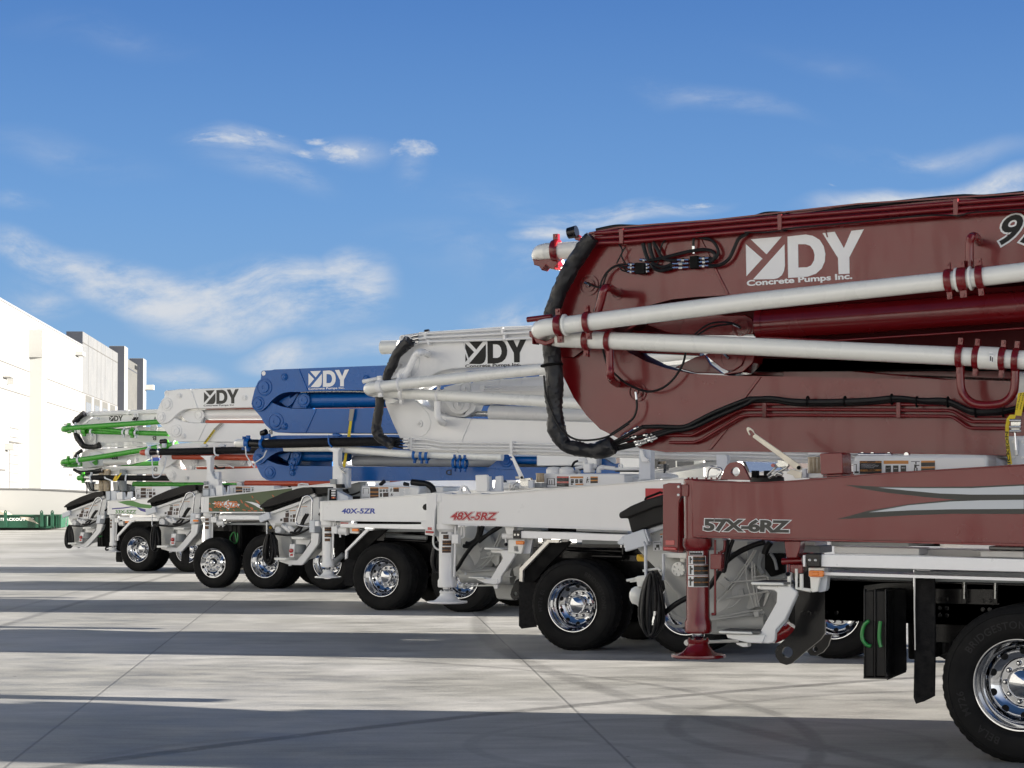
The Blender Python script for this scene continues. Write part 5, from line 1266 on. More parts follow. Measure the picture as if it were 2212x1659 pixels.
f.plate('post_bracket', WH_, 'P 1712,40 1745,75 1760,130 1800,160 1800,190 1730,188 1715,120', .44, .06, po, .005)
f.plate('terminal_box', 'pane', 'P 1870,170 1912,165 1910,250 1872,262', .9, .1, po, .004)
f.plate('terminal_box', 'pane', 'P 1968,215 1998,212 1996,290 1968,296', .9, .1, po, .004)
f.pipe('control_cable', 'hose', 'P 1985,290 1960,340 1900,362 1855,350', .88, .010, po, smooth=4)
f.plate('hose_tray', 'glassoil', 'P 1912,185 1985,185 1985,215 1912,215', .95, .05, po, .004)
f.plate('tank_cap', WH_, 'P 1860,320 1900,310 1960,312 2040,330 2050,372 1856,380', .8, .3, po, .03)
f.pipe('boom_cradle', WH_, 'C 1045,1350 1500,1280 2212,1150', 1.3, .03, po, smooth=0)
wn = f.plate('sleeper_panel', 'cream', 'C 1325,1235 1550,1235 1550,1370 1330,1370', 1.9, .05, po, .005)
f.plate('side_window', 'pane', 'C 1338,1238 1470,1238 1470,1275 1338,1282', 1.89, .01, wn, .002)
f.plate('boom_cradle', 'cool', 'C 1645,1185 1735,1188 1742,1290 1725,1320 1655,1312', .7, .1, po, .008)
hc = thing('hose_coil', 'black hose coil half hidden behind the leg of the all white truck', 'hose', 'hose coils on the hoppers', T48.location[:], -AL)
fh = Frame(-10.9, 21.6, hc)
coil(fh, 'O', 1440, 950, 62, 165, .42, 10, .013, 5).build('hose_loops', 'hose', hc)

# ================================================================== shared rear of the three smaller trucks, traced on the blue one
def affine3(src, dst):
    import numpy as np
    A = np.array([[a, b, 1] for a, b in src], float); Bm = np.array(dst, float)
    M_ = np.linalg.solve(A, Bm)
    return lambda x, y: tuple(np.array([x, y, 1]) @ M_)
_px = px
def px(v, x, y):
    if callable(VW[v]): return VW[v](x, y)
    return _px(v, x, y)
def regN(name, dst):
    """a view that maps the traced rear of the blue truck onto another truck's rear"""
    s3 = [(1018, 460), (1815, 390), (1200, 1090)]
    fn = affine3(s3, [_px('M', *d) for d in dst]); VW[name] = lambda x, y: fn(x, y)
def fix(t, nm): return t.replace('N ', nm + ' ')
def small_rear(fr, nm, T, m_='white', jacket='greyp'):
    def F_(t): return fix(t, nm)
    hp = fr.plate('hopper', m_, F_('N 1140,560 1500,430 1700,335 1760,335 1760,640 1640,660 1480,700 1210,690 1195,740 1120,630'), .62, 1.2, bevel=.01)
    fr.plate('hopper_rim', m_, F_('N 1128,532 1500,396 1556,376 1548,328 1700,288 1706,326 1560,420 1150,556'), .56, .08, hp, .006)
    fr.plate('splash_flap', 'cool', F_('N 1003,575 1130,525 1152,608 1020,656'), .50, .06, hp, .006)
    fr.plate('hopper_side', 'greyp', F_('N 1705,330 1720,318 1870,312 1870,640 1770,660 1735,690 1700,640'), .72, .5, hp, .03)
    fr.plate('lid_cover', 'lid', F_('N 1680,216 1868,212 1872,300 1720,318 1702,290'), .55, .9, hp, .02)
    ld = fr.plate('hopper_lid', 'lid', F_('N 1015,458 1028,436 1110,376 1300,290 1480,232 1560,218 1668,214 1686,286 1550,332 1310,412 1085,472 1020,472'), .48, 1.5, bevel=.02)
    fr.plate('lid_skirt', 'blackm', F_('N 1060,470 1310,410 1550,330 1552,378 1310,452 1082,530'), .54, 1.35, ld, .01)
    bd = fr.plate('pump_body', 'whiteshade', F_('N 1212,664 1640,664 1720,800 1700,1000 1600,1100 1500,1130 1262,1128 1240,880 1208,820'), .66, .3, hp, .02)
    fr.plate('pump_body_rib', 'whiteshade', F_('N 1275,830 1400,840 1420,900 1400,1080 1320,1060 1280,940'), .60, .08, bd, .01)
    fr.plate('pump_body_rib', 'whiteshade', F_('N 1210,664 1300,660 1300,682 1212,686'), .52, .1, bd, .005)
    c = fr.at(nm, 1245, 752, .50); k = abs(fr.at(nm, 1285, 752, .50)[0] - c[0])
    MB().lathe([(.0001, 0), (k * .95, 0), (k, .005), (k, .14)], c, 'y', 24, cap=False).build('bearing_cover', m_, bd)
    b = MB()
    for i in range(6): a_ = i * math.pi / 3; b.lathe([(k * .16, 0), (k * .16, -.012), (.0001, -.012)], (c[0] + k * .7 * math.cos(a_), c[1], c[2] + k * .7 * math.sin(a_)), 'y', 6, cap=False)
    b.build('cover_bolts', m_, bd)
    for t_ in ('N 1300,690 1360,740 1430,790', 'N 1340,700 1400,760 1480,790', 'N 1390,700 1440,750 1520,760'): fr.pipe('hose_fitting', m_, F_(t_), .5, .03, bd, smooth=3, n=10)
    for t_, r_ in (('N 1195,795 1300,808 1420,812 1530,785 1640,728', .018), ('N 1400,780 1490,778 1540,720 1570,640 1625,550', .020), ('N 1450,760 1520,700 1560,610 1600,548', .018), ('N 1760,560 1830,500 1880,450', .022)): fr.pipe('return_hose', 'hose', F_(t_), .42, r_, bd, smooth=5)
    fr.pipe('grab_handle', 'chrome', F_('N 1636,706 1520,694 1482,676 1470,635 1486,560 1550,372 1575,338 1612,324 1650,338 1672,380 1672,430 1664,630'), .30, .016, hp, smooth=5)
    fr.plate('handle_box', 'cool', F_('N 1634,630 1700,630 1700,782 1634,780'), .12, .2, hp, .008)
    fr.plate('deck_edge', 'alum', F_('N 1704,638 1750,638 1750,700 1704,700'), .02, .05, hp, .004)
    sa = fr.plate('step_arm', m_, F_('N 1660,786 1756,788 1742,925 1560,1172 1535,1186 1390,1182 1262,1142 1258,1112 1480,1128 1560,1040 1655,900'), .16, .05, hp, .006)
    fr.plate('step_arm', 'greyp', F_('N 1756,800 1790,800 1775,900 1590,1150 1562,1172 1742,925'), .22, .05, hp, .004)
    fr.plate('step_tread', 'cream', F_('N 1198,1092 1344,1094 1340,1126 1200,1122'), .02, .3, sa, .005)
    fr.plate('step_tread', 'cream', F_('N 1412,832 1558,834 1556,864 1414,862'), .10, .3, sa, .005)
    fr.plate('step_arm', m_, F_('N 1470,868 1660,868 1600,960 1590,930 1470,925'), .30, .05, sa, .005)
    fr.plate('step_arm', 'cool', F_('N 1375,1180 1400,1182 1398,1196 1378,1194'), .2, .05, sa, .002)
    lb = fr.plate('lamp_board', m_, F_('N 1392,922 1452,922 1442,1090 1382,1086'), .06, .02, sa, .006)
    c = fr.at(nm, 1415, 1006, .05); k = abs(fr.at(nm, 1438, 1006, .05)[0] - c[0])
    MB().lathe([(k, .0), (k, -.02), (k * .7, -.03), (.0001, -.034)], c, 'y', 20, cap=False).build('tail_light', 'redlens', lb)
    fr.plate('reflector', 'redlens', F_('N 1398,1044 1432,1044 1430,1072 1397,1070'), .055, .004, lb, 0)
    q = fr.T(F_('N 1525,925 1525,1042'), .5); k = abs(fr.at(nm, 1590, 980, .5)[0] - fr.at(nm, 1460, 980, .5)[0]) / 2
    MB().lathe([(.0001, q[0][2]), (k * .9, q[0][2]), (k, q[0][2] - .02), (k, q[1][2] + .02), (k * .8, q[1][2]), (.0001, q[1][2])], (q[0][0], .5, 0), 'z', 24, cap=False).build('agitator_motor', 'greyp', bd)
    sticker(fr, F_('N 1340,510 1385,500 1385,585 1340,590'), .618, [('brlab', 0, .35, 1, 1), ('sgrey', .1, .05, .9, .25)], hp)
    sticker(fr, F_('N 1395,505 1468,500 1468,648 1395,652'), .618, [('orlab', 0, 0, 1, .07), ('brlab', .5, .35, 1, .65), ('brlab', .5, .72, 1, 1), ('sgrey', .1, .4, .35, .6), ('sgrey', .1, .72, .35, .95)] + lines(.05, .1, .95, .3, 3, 'silver'), hp)
    sticker(fr, F_('N 1270,598 1380,592 1380,652 1272,654'), .618, [('brlab', .42, .0, 1, 1), ('sgrey', .05, .2, .3, .7)], hp)
    sticker(fr, F_('N 1480,462 1612,452 1612,575 1482,580'), .618, [('orlab', 0, 0, 1, .05)] + lines(.05, .1, .45, .95, 9, 'silver') + lines(.55, .1, .95, .95, 9, 'silver'), hp)
    fr.pipe('hose_hook', m_, F_('N 1108,650 1108,760 1114,800 1130,822'), .38, .012, hp, smooth=3)
    return hp
def small_boom_pins(fr, m_, lst, pa, y=.95):
    for v, x, y_, r in lst: fr.pin(m_, v, x, y_, y, r, pa)
def leg2(fr, T, m_, v, xs, zt, zc, zs, zf, r, fr_, ly=.12):
    """leg from picture heights; xs = picture x of its axis"""
    lx = fr.at(v, xs, zc, ly)[0]
    return leg(fr, T, m_, lx, ly, fr.at(v, xs, zt, ly)[2], fr.at(v, xs, zc, ly)[2], fr.at(v, xs, zs, ly)[2], r, fr_, fr.at(v, xs, zf, ly)[2]), lx

# ================================================================== blue truck
T40 = thing('pump_truck', 'concrete pump truck with a blue folded boom, 40X-5ZR on its white outrigger', 'truck', 'concrete pump trucks parked in a row', tuple(Uv * -17.1 + Wv * 27.9), -AL)
f = Frame(-17.1, 27.9, T40)
bA = f.plate('boom_section', 'blue', 'J 404,262 406,205 425,188 525,182 570,173 850,163 1960,122 >7 <7 J 1700,432 1100,441 900,452 760,452 690,462 640,482 590,512 540,555 490,615 440,665 410,685 375,694 330,682 300,650 284,600 290,560 320,440 340,380 372,330 400,292', .92, .6, bevel=0, side='blueshade')
bB = f.plate('boom_section', 'blue', 'J 300,650 330,684 375,696 440,667 490,617 528,580 590,608 650,632 780,660 950,664 1800,650 >7 <7 J 2090,966 620,959 575,948 530,925 470,872 430,820 400,762', .96, .5, bevel=0, side='blueshade')
c = f.at('J', 436, 221, .918); MB().lathe([(.038, 0), (.0001, 0)], c, 'y', 16, cap=False).build('eye_hole', 'whink', bA)
for t_, y_, p_ in (('J 855,166 875,165 985,440 968,441', .905, bA), ('J 1076,668 1092,668 962,956 945,956', .945, bB)): f.plate('weld_strap', 'blue', t_, y_, .02, p_, .003)
small_boom_pins(f, 'blue', (('J', 443, 394, .145), ('J', 365, 593, .115)), bA, .915); small_boom_pins(f, 'blue', (('J', 585, 820, .145),), bB, .955)
for x_, y_, p_ in ((694, 267, bA), (694, 880, bB), (1712, 290, bA)): f.pin('blue', 'J', x_, y_, .915 if p_ == bA else .955, .06, p_, 'boss')
f.plate('boom_inner_web', 'blue', 'J 530,570 640,480 760,452 980,452 1040,500 1020,560 1000,664 780,664 650,632', 1.38, .05)
f.plate('link_plate', 'blue', 'J 625,570 680,530 760,500 765,530 850,470 840,520 790,600 730,650 690,618', 1.10, .05)
f.plate('link_lever', 'blue', 'J 850,520 890,486 940,484 985,505 1002,545 995,590 965,660 780,658 800,620', 1.05, .08)
f.pin('blue', 'J', 932, 556, 1.045, .12, None, 'pivot_pin')
f.plate('link_lever', 'blue', 'J 985,505 1010,490 1028,520 1010,560 995,664 960,664 995,590 1002,545', 1.1, .2)
f.pipe('hydraulic_cylinder', 'blue', 'J 1028,560 1820,548 >6.4', 1.2, .125, smooth=0, n=36)
f.pipe('hydraulic_line', 'steel', 'J 900,455 1100,448 1400,446 1720,452', 1.0, .012, smooth=3)
logo(f, 'whink', ('J', 995, 375), ('J', 1500, 172), ('J', 995, 218), .92, bA)
put_text(f, 'company_name', 'whink', 'Concrete Pumps Inc.', ('J', 994, 426), ('J', 1443, 412), ('J', 994, 402), .92, off=.022, par=bA)
# lower pair
bC = f.plate('boom_section', 'blue', 'J 510,1022 560,1000 620,993 1240,990 2090,985 >7 <7 J 2212,1190 900,1184 760,1180 640,1192 580,1215 520,1250 460,1300 420,1340 372,1354 330,1336 302,1290 304,1250 330,1190 400,1120', .92, .6, bevel=0, side='blueshade')
bD = f.plate('boom_section', 'blue', 'J 330,1338 372,1356 420,1342 480,1298 540,1325 600,1348 720,1372 1280,1377 1700,1380 2212,1382 >7 <7 J 2212,1556 1280,1562 520,1560 470,1545 420,1510 400,1480 360,1400', .96, .5, bevel=0, side='blueshade')
f.plate('boom_section', 'blue', 'I 1430,1645 1590,1515 1640,1505 1700,1512 1740,1580 1760,1660', .94, .06, bD, .006)
f.pin('blue', 'I', 1640, 1562, .93, .10, bD)
small_boom_pins(f, 'blue', (('J', 370, 1280, .075),), bC, .915); small_boom_pins(f, 'blue', (('J', 512, 1455, .105), ('J', 795, 1458, .055)), bD, .955)
f.plate('link_plate', 'blue', 'J 600,1240 700,1215 770,1200 750,1260 730,1310 700,1300 650,1270', 1.1, .05)
f.plate('link_lever', 'blue', 'J 770,1215 850,1195 890,1220 890,1280 850,1370 760,1370 765,1300', 1.05, .08)
for x_, y_ in ((850, 1242), (803, 1335)): f.pin('blue', 'J', x_, y_, 1.045, .085, None, 'pivot_pin')
f.pipe('hydraulic_cylinder', 'blue', 'J 900,1245 1500,1248', 1.2, .095, smooth=0, n=32)
f.pipe('hydraulic_cylinder', 'blue', 'I 1740,1555 2212,1560 P 1150,190', 1.1, .062, smooth=0, n=24)
f.plate('boom_section', 'blue', 'P 1120,255 1150,170 1230,160 1320,155 1420,215 1560,190 1640,168 1700,172 1700,262', 1.05, .1)
f.pipe('boom_pipe', 'cool', 'J 1230,1160 1800,1180 2400,1245', 1.5, .10, smooth=0, n=28)
f.pipe('boom_pipe', 'cool', 'J 1560,1310 2212,1318 >5', 1.4, .085, smooth=0, n=28)
for t_ in ('I 650,1495 700,1500', 'I 725,1500 760,1502', 'I 785,1500 820,1505', 'I 1080,1585 1120,1585', 'I 1135,1590 1170,1590', 'I 1190,1590 1220,1590'): clamp(f, 'blue', t_, .60, .068, .045)
f.pipe('delivery_pipe', 'cream', 'J 700,1150 1250,1150 I 480,1482 1600,1520', .66, .060, smooth=0, n=28)
f.plate('boom_inner_web', 'blue', 'J 480,1298 640,1192 900,1184 1290,1200 1290,1377 720,1372', 1.42, .04)
for t_ in ('J 780,1340 765,1380 762,1410 780,1420 800,1408 798,1380 785,1350',): f.pipe('hanging_loop', 'blue', t_, .9, .014, smooth=4)
# black end hose
EH = f.pipe('end_hose', 'rubber', 'J 300,1096 420,1098 500,1097 800,1092 1250,1079 1900,1070 2110,1072', .55, [.062, .058, .071, .072, .072, .072, .072], smooth=2, n=32)
f.pipe('hose_socket', 'blackp', 'J 255,1093 290,1095 360,1097 400,1098', .55, [.055, .07, .07, .062], smooth=2, n=28)
f.pipe('hose_end_bend', 'cream', 'J 240,1092,.55 175,1090,.55 130,1090,.58 112,1092,.66 120,1098,.78', .55, [.062, .064, .064, .062, .05], smooth=4, n=28)
clamp(f, 'blue', 'J 240,1092 300,1094', .55, .066, .08); clamp(f, 'blue', 'J 420,1098 460,1098', .55, .066, .05); clamp(f, 'blue', 'J 190,1090 220,1092', .60, .05, .06)
f.pipe('hose_hanger', 'blue', 'J 1245,990 1242,1040 1252,1100 1290,1140', .46, .014, smooth=4)
f.plate('hanger_clip', 'blue', 'J 1290,970 1330,965 1380,985 1385,1005 1340,1012 1290,1008', .6, .1)
f.pipe('safety_cable', 'cool', 'J 208,1130 215,1190 222,1240 270,1320 322,1392 330,1340 350,1320 430,1265 455,1215 475,1180', .45, .011, smooth=4)
f.pipe('work_lamp', 'blackp', 'J 408,975 470,955', .9, [.05, .06], smooth=0, n=20); f.plate('lamp_bracket', 'blue', 'J 430,1000 500,970 508,1030 430,1035', .8, .06)
po = f.plate('boom_post', WH_, 'J 1225,1148 1390,1148 1362,1192 1362,1350 1385,1400 1420,1440 1420,1660 1300,1660 1300,1600 1290,1570 1296,1200 1262,1190', .42, .14, bevel=.01)
f.plate('post_foot', 'greyp', 'J 1258,1538 1330,1538 1330,1600 1262,1600', .38, .1, po, .005)
f.plate('post_box', 'cool', 'J 1395,1390 1490,1400 1490,1640 1440,1660 1420,1600', .48, .1, po, .008)
for t_ in ('J 1380,1380 1440,1400 1420,1440 1460,1470', 'J 1400,1420 1430,1460'): f.pipe('post_latch', 'steel', t_, .4, .012, po, smooth=0)
# outrigger
ob = f.plate('outrigger_beam', WH_, 'O 205,348 400,338 1000,290 1432,255 >5 <5 O 1400,563 1265,560 390,552 205,548', 0, .26, bevel=.008)
f.plate('beam_flange', WH_, 'O 190,340 400,332 1000,285 1430,249 >4 <4 O 1430,262 1000,296 400,342 190,350', -.02, .022, ob, .002)
f.plate('beam_flange', WH_, 'O 185,544 400,548 1265,558 1265,568 400,558 185,552', -.02, .022, ob, .002)
lg, lx = leg2(f, T40, WH_, 'O', 252, 560, 1005, 1058, 1175, .088, .205)
MB().lathe([(.0001, f.at('O', 230, 342, .1)[2]), (.085, f.at('O', 230, 342, .1)[2]), (.085, f.at('O', 230, 560, .1)[2]), (.0001, f.at('O', 230, 560, .1)[2])], (lx - .03, .09, 0), 'z', 28, cap=False).build('outrigger_post', WH_, ob)
ring_plate(f, 'lifting_eye', WH_, 'O 206,384 170,412 155,430 152,448 165,468 206,492', ('O', 176, 438, 13), .08, .03, ob)
for t_ in ('O 216,592 252,616', 'O 214,620 276,676', 'O 214,686 274,738', 'O 216,744 266,782'): leg_sticker(f, lg, lx, .12, .088, t_, [('brlab', .05, .1, .95, .9), ('orlab', .05, .1, .95, .22), ('orlab', .05, .5, .95, .62)])
f.plate('lock_valve', WH_, 'O 288,617 348,617 348,695 288,695', .02, .08, lg, .004)
f.pipe('leg_rod_guide', WH_, 'O 312,565 308,800 300,972', .06, .014, lg, smooth=0)
f.pipe('beam_lock', WH_, 'O 380,662 470,664', .10, .065, None, smooth=0, n=20)
for t_ in ('O 385,680 385,735', 'O 445,680 447,715', 'O 330,560 338,600'): f.pipe('release_lever', WH_, t_, .08, .014, None, smooth=0)
put_text(f, 'model_lettering', 'blueink', '40X-5ZR', ('O', 402, 474), ('O', 764, 474), ('O', 408, 422), 0, off=.032, shear=.03, par=ob)
dk = f.plate('deck_edge', 'alum', 'O 385,588 1065,592 1285,596 >4.4 <4.4 O 1310,649 1065,644 385,626', .0, .05, bevel=.004)
q = f.at('O', 385, 588, 0); MB().box(q[0], 5.6, .05, 2.45, q[2] - .06, q[2] - .035).build('deck', 'alum', T40)
f.plate('reflective_tape', 'redlens', 'O 388,572 475,574 475,586 388,585', .0, .003, dk, 0); f.plate('reflective_tape', 'cool', 'O 475,574 568,576 568,588 475,586', .0, .003, dk, 0)
f.plate('deck_locker', 'blackm', 'O 570,562 1265,570 1265,592 570,590', .3, .2, dk, 0)
mk = f.plate('marker_bracket', 'cream', 'O 485,628 585,630 585,692 565,694 490,690', .10, .03, bevel=.003); f.plate('marker_light', 'amber', 'O 512,638 578,639 582,670 512,670', .04, .04, mk, .005)
fd = f.plate('fender_trim', 'alum', 'O 665,642 752,640 736,660 690,662 458,888 456,960 436,975 438,878', .02, .05, bevel=.003)
f.plate('fender', 'blackm', 'O 736,660 900,650 640,880 560,990 456,960 458,888 690,662', .08, .05, fd, .003)
f.plate('mudflap', 'rubber', 'O 436,975 458,955 560,960 520,1100 530,1262 430,1262', .2, .02, fd, .003)
f.plate('fender_brace', 'greyp', 'O 860,650 880,650 700,820 690,805', .3, .03, fd, .002)
ch = f.plate('chassis_frame', 'blackp', 'O 300,640 1480,690 1480,790 300,760', .75, .1, bevel=.004); f.plate('chassis_frame', 'blackp', 'O 300,640 2300,690 2300,800 300,760', 1.66, .1, ch, .004)
f.pipe('frame_tube', 'greyp', 'O 890,716 1330,740', .5, .035, ch, smooth=0); f.pipe('frame_tube', 'blackp', 'O 870,755 1330,780', .5, .03, ch, smooth=0)
f.plate('axle_box', 'blackm', 'O 330,700 1460,740 1460,1100 330,1000', 1.1, .5, ch, .003)
f.plate('board_holder', 'blackm', 'O 325,700 440,705 440,1000 325,990', .5, .5, ch, .003)
for t_ in ('O 420,920 300,1040', 'O 410,935 330,1000'): f.pipe('chassis_brace', 'greyp', t_, .4, .04, ch, smooth=0)
tk = f.plate('water_tank', WH_, 'O 610,180 625,170 1230,178 1246,190 1246,290 610,330', .6, 1.2, bevel=.03)
sticker(f, 'O 620,188 805,190 805,305 620,308', .6, [('orlab', .5, 0, 1, .1), ('brlab', .5, .1, 1, .4), ('orlab', .5, .4, 1, .5), ('brlab', .5, .5, 1, .75), ('orlab', .5, .75, 1, .82), ('brlab', .5, .82, 1, 1), ('sgrey', .08, .15, .11, .6), ('sgrey', .08, .12, .42, .15), ('sgrey', .40, .15, .43, .6), ('sgrey', .05, .9, .45, .94)], tk)
sticker(f, 'O 812,190 912,190 912,296 812,300', .6, [('orlab', 0, 0, 1, .14), ('brlab', .42, .55, 1, .98), ('sgrey', .08, .58, .3, .95)] + heads(0, .2, 1, .45), tk)
sticker(f, 'O 920,192 1026,192 1026,292 920,294', .6, [('orlab', .42, 0, 1, .12), ('brlab', .42, .12, 1, .48)] + figure(.05, .05, .38, .45) + figure(.1, .6, .45, .95), tk)
sticker(f, 'O 1030,190 1148,194 1148,284 1030,290', .6, [('orlab', 0, 0, 1, .05)] + lines(.02, .1, .5, .95, 8, 'silver') + lines(.55, .1, .98, .8, 7, 'silver'), tk)
for t_, r_ in (('O 1165,135 1250,145 1340,160 1390,200 1405,245', .05), ('O 1170,128 1260,138 1350,156 1398,200', .03), ('O 820,165 870,122', .03), ('O 1080,150 1130,165', .03)): f.pipe('tank_hose', 'hose', t_, .9, r_, tk, smooth=4)
f.plate('tank_cover', WH_, 'O 1250,262 1290,175 1505,182 1508,250 1432,256', .9, .8, tk, .02)
ring_plate(f, 'tank_eye', WH_, 'O 662,170 660,150 670,142 682,150 680,170', ('O', 671, 154, 6), .8, .03, tk)
f.plate('control_box', 'greyp', 'O 250,200 345,200 345,336 248,336', .12, .2, None, .006)
f.plate('control_panel', 'blackm', 'O 268,215 344,215 344,330 264,330', .11, .01, None, .003)
for i in range(12):
    c = f.at('O', 300 + (i % 3) * 15, 225 + (i // 3) * 26, .105); MB().lathe([(.013, 0), (.013, -.01), (.0001, -.01)], c, 'y', 8, cap=False).build('control_button', 'whink' if i < 9 else ('redlens' if i % 2 else 'amber'), T40)
f.plate('control_box', 'cool', 'O 348,228 470,290 472,328 348,334', .14, .15, None, .006)
f.plate('lamp_housing', 'lid', 'O 335,155 400,155 408,198 340,198', .3, .1, None, .006)
for t_ in ('O 440,275 520,270 600,240', 'O 470,300 600,298', 'O 470,318 600,312', 'O 385,120 430,200 480,250'): f.pipe('control_cable', 'hose', t_, .6, .016, None, smooth=3)
f.plate('valve_cabinet', 'greyp', 'O 480,160 605,130 605,320 440,320', 1.2, .5, None, .01)
small_rear(f, 'N', T40)
front_end(f, 1.4, 5.4, WH_, 'blue', 3.0, axles=(6.2,)); far_side(f, .1, 5.4, WH_)
xa = f.at('O', 832, 1140, 0)[0]
wheel(f, 'dual', xa); wheel(f, 'dual', xa + 1.36)
for x_ in (xa, xa + 1.36):
    w_ = wheel(f, 'dual', x_); w_.location = (x_, 2.5, .512); w_.rotation_euler = (0, 0, math.pi)
    MB().tube([(x_, .2, .52), (x_, 2.3, .52)], .08, 16).build('axle', 'blackp', T40)
put_text(f, 'fold_mark', 'ink', 'D', ('O', 1597, 0), ('O', 1540, 0), ('O', 1597, 56), .96, off=.02, par=bD)
hc = thing('hose_coil', 'black hose coil hanging on the hopper of the truck with the blue boom', 'hose', 'hose coils on the hoppers', T40.location[:], -AL)
fh = Frame(-17.1, 27.9, hc); coil(fh, 'N', 1142, 985, 84, 200, .34, 14, .014, 9).build('hose_loops', 'hose', hc)
s_ = thing('cargo_strap', 'grey and yellow ratchet strap over the blue boom', 'strap', None, T40.location[:], -AL)
fs_ = Frame(-17.1, 27.9, s_)
fs_.plate('strap_sleeve', 'sleeveg', 'J 1508,665 1563,665 1540,812 1492,808', .90, .012, None, 0)
fs_.plate('webbing', 'strap', 'J 1504,812 1536,812 1512,1012 1476,1012', .91, .006, None, 0)
fs_.plate('webbing', 'strap', 'J 1450,1200 1480,1200 1450,1390 1414,1388', .80, .006, None, 0)
for x_ in (1258,): pass

# ================================================================== white-boom truck with orange pipes and camouflage outrigger
T38 = thing('pump_truck', 'white boom concrete pump truck with orange pipes and a green camouflage outrigger marked 38X-5ZR', 'truck', 'concrete pump trucks parked in a row', tuple(Uv * -23.2 + Wv * 33.4), -AL)
f = Frame(-23.2, 33.4, T38)
bA = f.plate('boom_section', WH_, 'L 322,300 322,238 345,212 430,208 540,193 1640,163 >7 <7 L 1590,456 960,470 730,475 640,484 590,500 540,530 480,580 420,640 360,682 325,694 290,698 240,682 208,640 202,595 215,520 240,440 262,395 310,340', .92, .6, bevel=.01)
bB = f.plate('boom_section', WH_, 'L 245,690 290,700 325,696 360,684 425,587 490,622 560,652 640,672 740,683 930,684 1740,688 >7 <7 L 1900,962 520,956 470,942 430,915 390,870 340,800', .96, .5, bevel=.01)
ring_plate(f, 'lifting_eye', WH_, 'L 322,270 322,238 335,220 350,215 368,222 378,240 372,270', ('L', 350, 240, 13), .91, .02, bA)
for t_, y_, p_ in (('L 690,190 704,190 800,462 786,464', .905, bA), ('L 918,686 930,686 810,944 796,944', .945, bB)): f.plate('weld_strap', WH_, t_, y_, .02, p_, .003)
small_boom_pins(f, WH_, (('L', 354, 412, .135), ('L', 274, 600, .105)), bA, .915); small_boom_pins(f, WH_, (('L', 490, 798, .135),), bB, .955)
for x_, y_, p_ in ((540, 293, bA), (597, 875, bB), (1487, 318, bA)): f.pin(WH_, 'L', x_, y_, .915 if p_ == bA else .955, .058, p_, 'boss')
f.plate('boom_inner_web', WH_, 'L 440,580 560,500 730,478 880,500 900,560 870,680 640,672', 1.38, .05)
f.plate('link_lever', WH_, 'L 540,560 640,510 740,500 820,498 862,512 884,550 878,600 850,680 700,680 620,640', 1.05, .08)
f.pin(WH_, 'L', 825, 566, 1.045, .11, None, 'pivot_pin')
f.plate('link_lever', 'greyp', 'L 862,512 895,505 905,540 890,580 930,640 925,680 850,680 878,600', 1.1, .2)
f.pipe('hydraulic_cylinder', WH_, 'L 905,565 1720,560 >6.4', 1.2, .105, smooth=0, n=36)
f.pipe('delivery_pipe', 'orange', 'L 930,667 1760,668 >6', 1.0, .036, smooth=0, n=24)
f.pipe('delivery_pipe', 'orange', 'L 940,472 1600,464 >6', 1.3, .03, smooth=0, n=24)
logo(f, 'grink', ('L', 897, 392), ('L', 1403, 190), ('L', 897, 235), .92, bA)
put_text(f, 'company_name', 'grink', 'Concrete Pumps Inc', ('L', 893, 443), ('L', 1332, 432), ('L', 893, 420), .92, off=.022, par=bA)
bC = f.plate('boom_section', WH_, 'L 395,1030 440,1005 500,985 1380,965 >7 <7 L 1600,1180 760,1172 640,1180 560,1200 480,1240 400,1300 340,1335 300,1335 250,1325 230,1290 235,1240 262,1195 320,1120', .92, .6, bevel=.01)
bD = f.plate('boom_section', WH_, 'L 300,1338 340,1338 395,1282 450,1315 510,1342 600,1360 930,1363 1400,1345 >7 <7 L 1900,1530 1250,1535 880,1548 440,1546 395,1518 355,1460 325,1400', .96, .5, bevel=.01)
small_boom_pins(f, WH_, (('L', 292, 1280, .072),), bC, .915); small_boom_pins(f, WH_, (('L', 428, 1445, .10), ('L', 645, 1482, .052)), bD, .955)
f.plate('link_lever', WH_, 'L 560,1230 720,1200 780,1210 780,1260 740,1360 640,1360', 1.05, .08)
for x_, y_ in ((748, 1242), (708, 1332), (1445, 1238)): f.pin(WH_, 'L', x_, y_, 1.045, .075, None, 'pivot_pin')
f.pipe('hydraulic_cylinder', WH_, 'L 790,1250 1560,1240', 1.2, .10, smooth=0, n=32)
f.pipe('delivery_pipe', 'orange', 'L 450,1170 1000,1172 1620,1190', .75, .062, smooth=0, n=24)
f.pipe('delivery_pipe', 'orange', 'L 490,1300 640,1330', 1.45, .05, smooth=0, n=20); f.pipe('delivery_pipe', 'orange', 'L 800,1320 1400,1325 1700,1300', 1.45, .05, smooth=0, n=20)
f.pipe('delivery_pipe', 'orange', 'L 1500,1560 2212,1562 >6', .9, .055, smooth=0, n=24)
f.pipe('hydraulic_hose', 'hose', 'L 1060,1300 1090,1335 1150,1345 1200,1330', 1.0, .02, smooth=4)
f.pipe('hydraulic_line', 'white', 'L 990,1320 1080,1290 1230,1290 1330,1330', 1.0, .016, smooth=4)
f.pipe('end_hose', 'rubber', 'L 250,1104 320,1103 600,1100 1000,1088 1500,1078 1900,1075', .55, [.062, .068, .069, .069, .069, .069], smooth=2, n=32)
f.pipe('hose_socket', 'blackp', 'L 108,1104 160,1104 210,1104 260,1104', .55, [.066, .068, .058, .055], smooth=2, n=28)
f.pipe('hose_end_bend', 'orange', 'L 95,1112 40,1112 -10,1112 -32,1112', .55, [.062, .064, .052, .02], smooth=4, n=28)
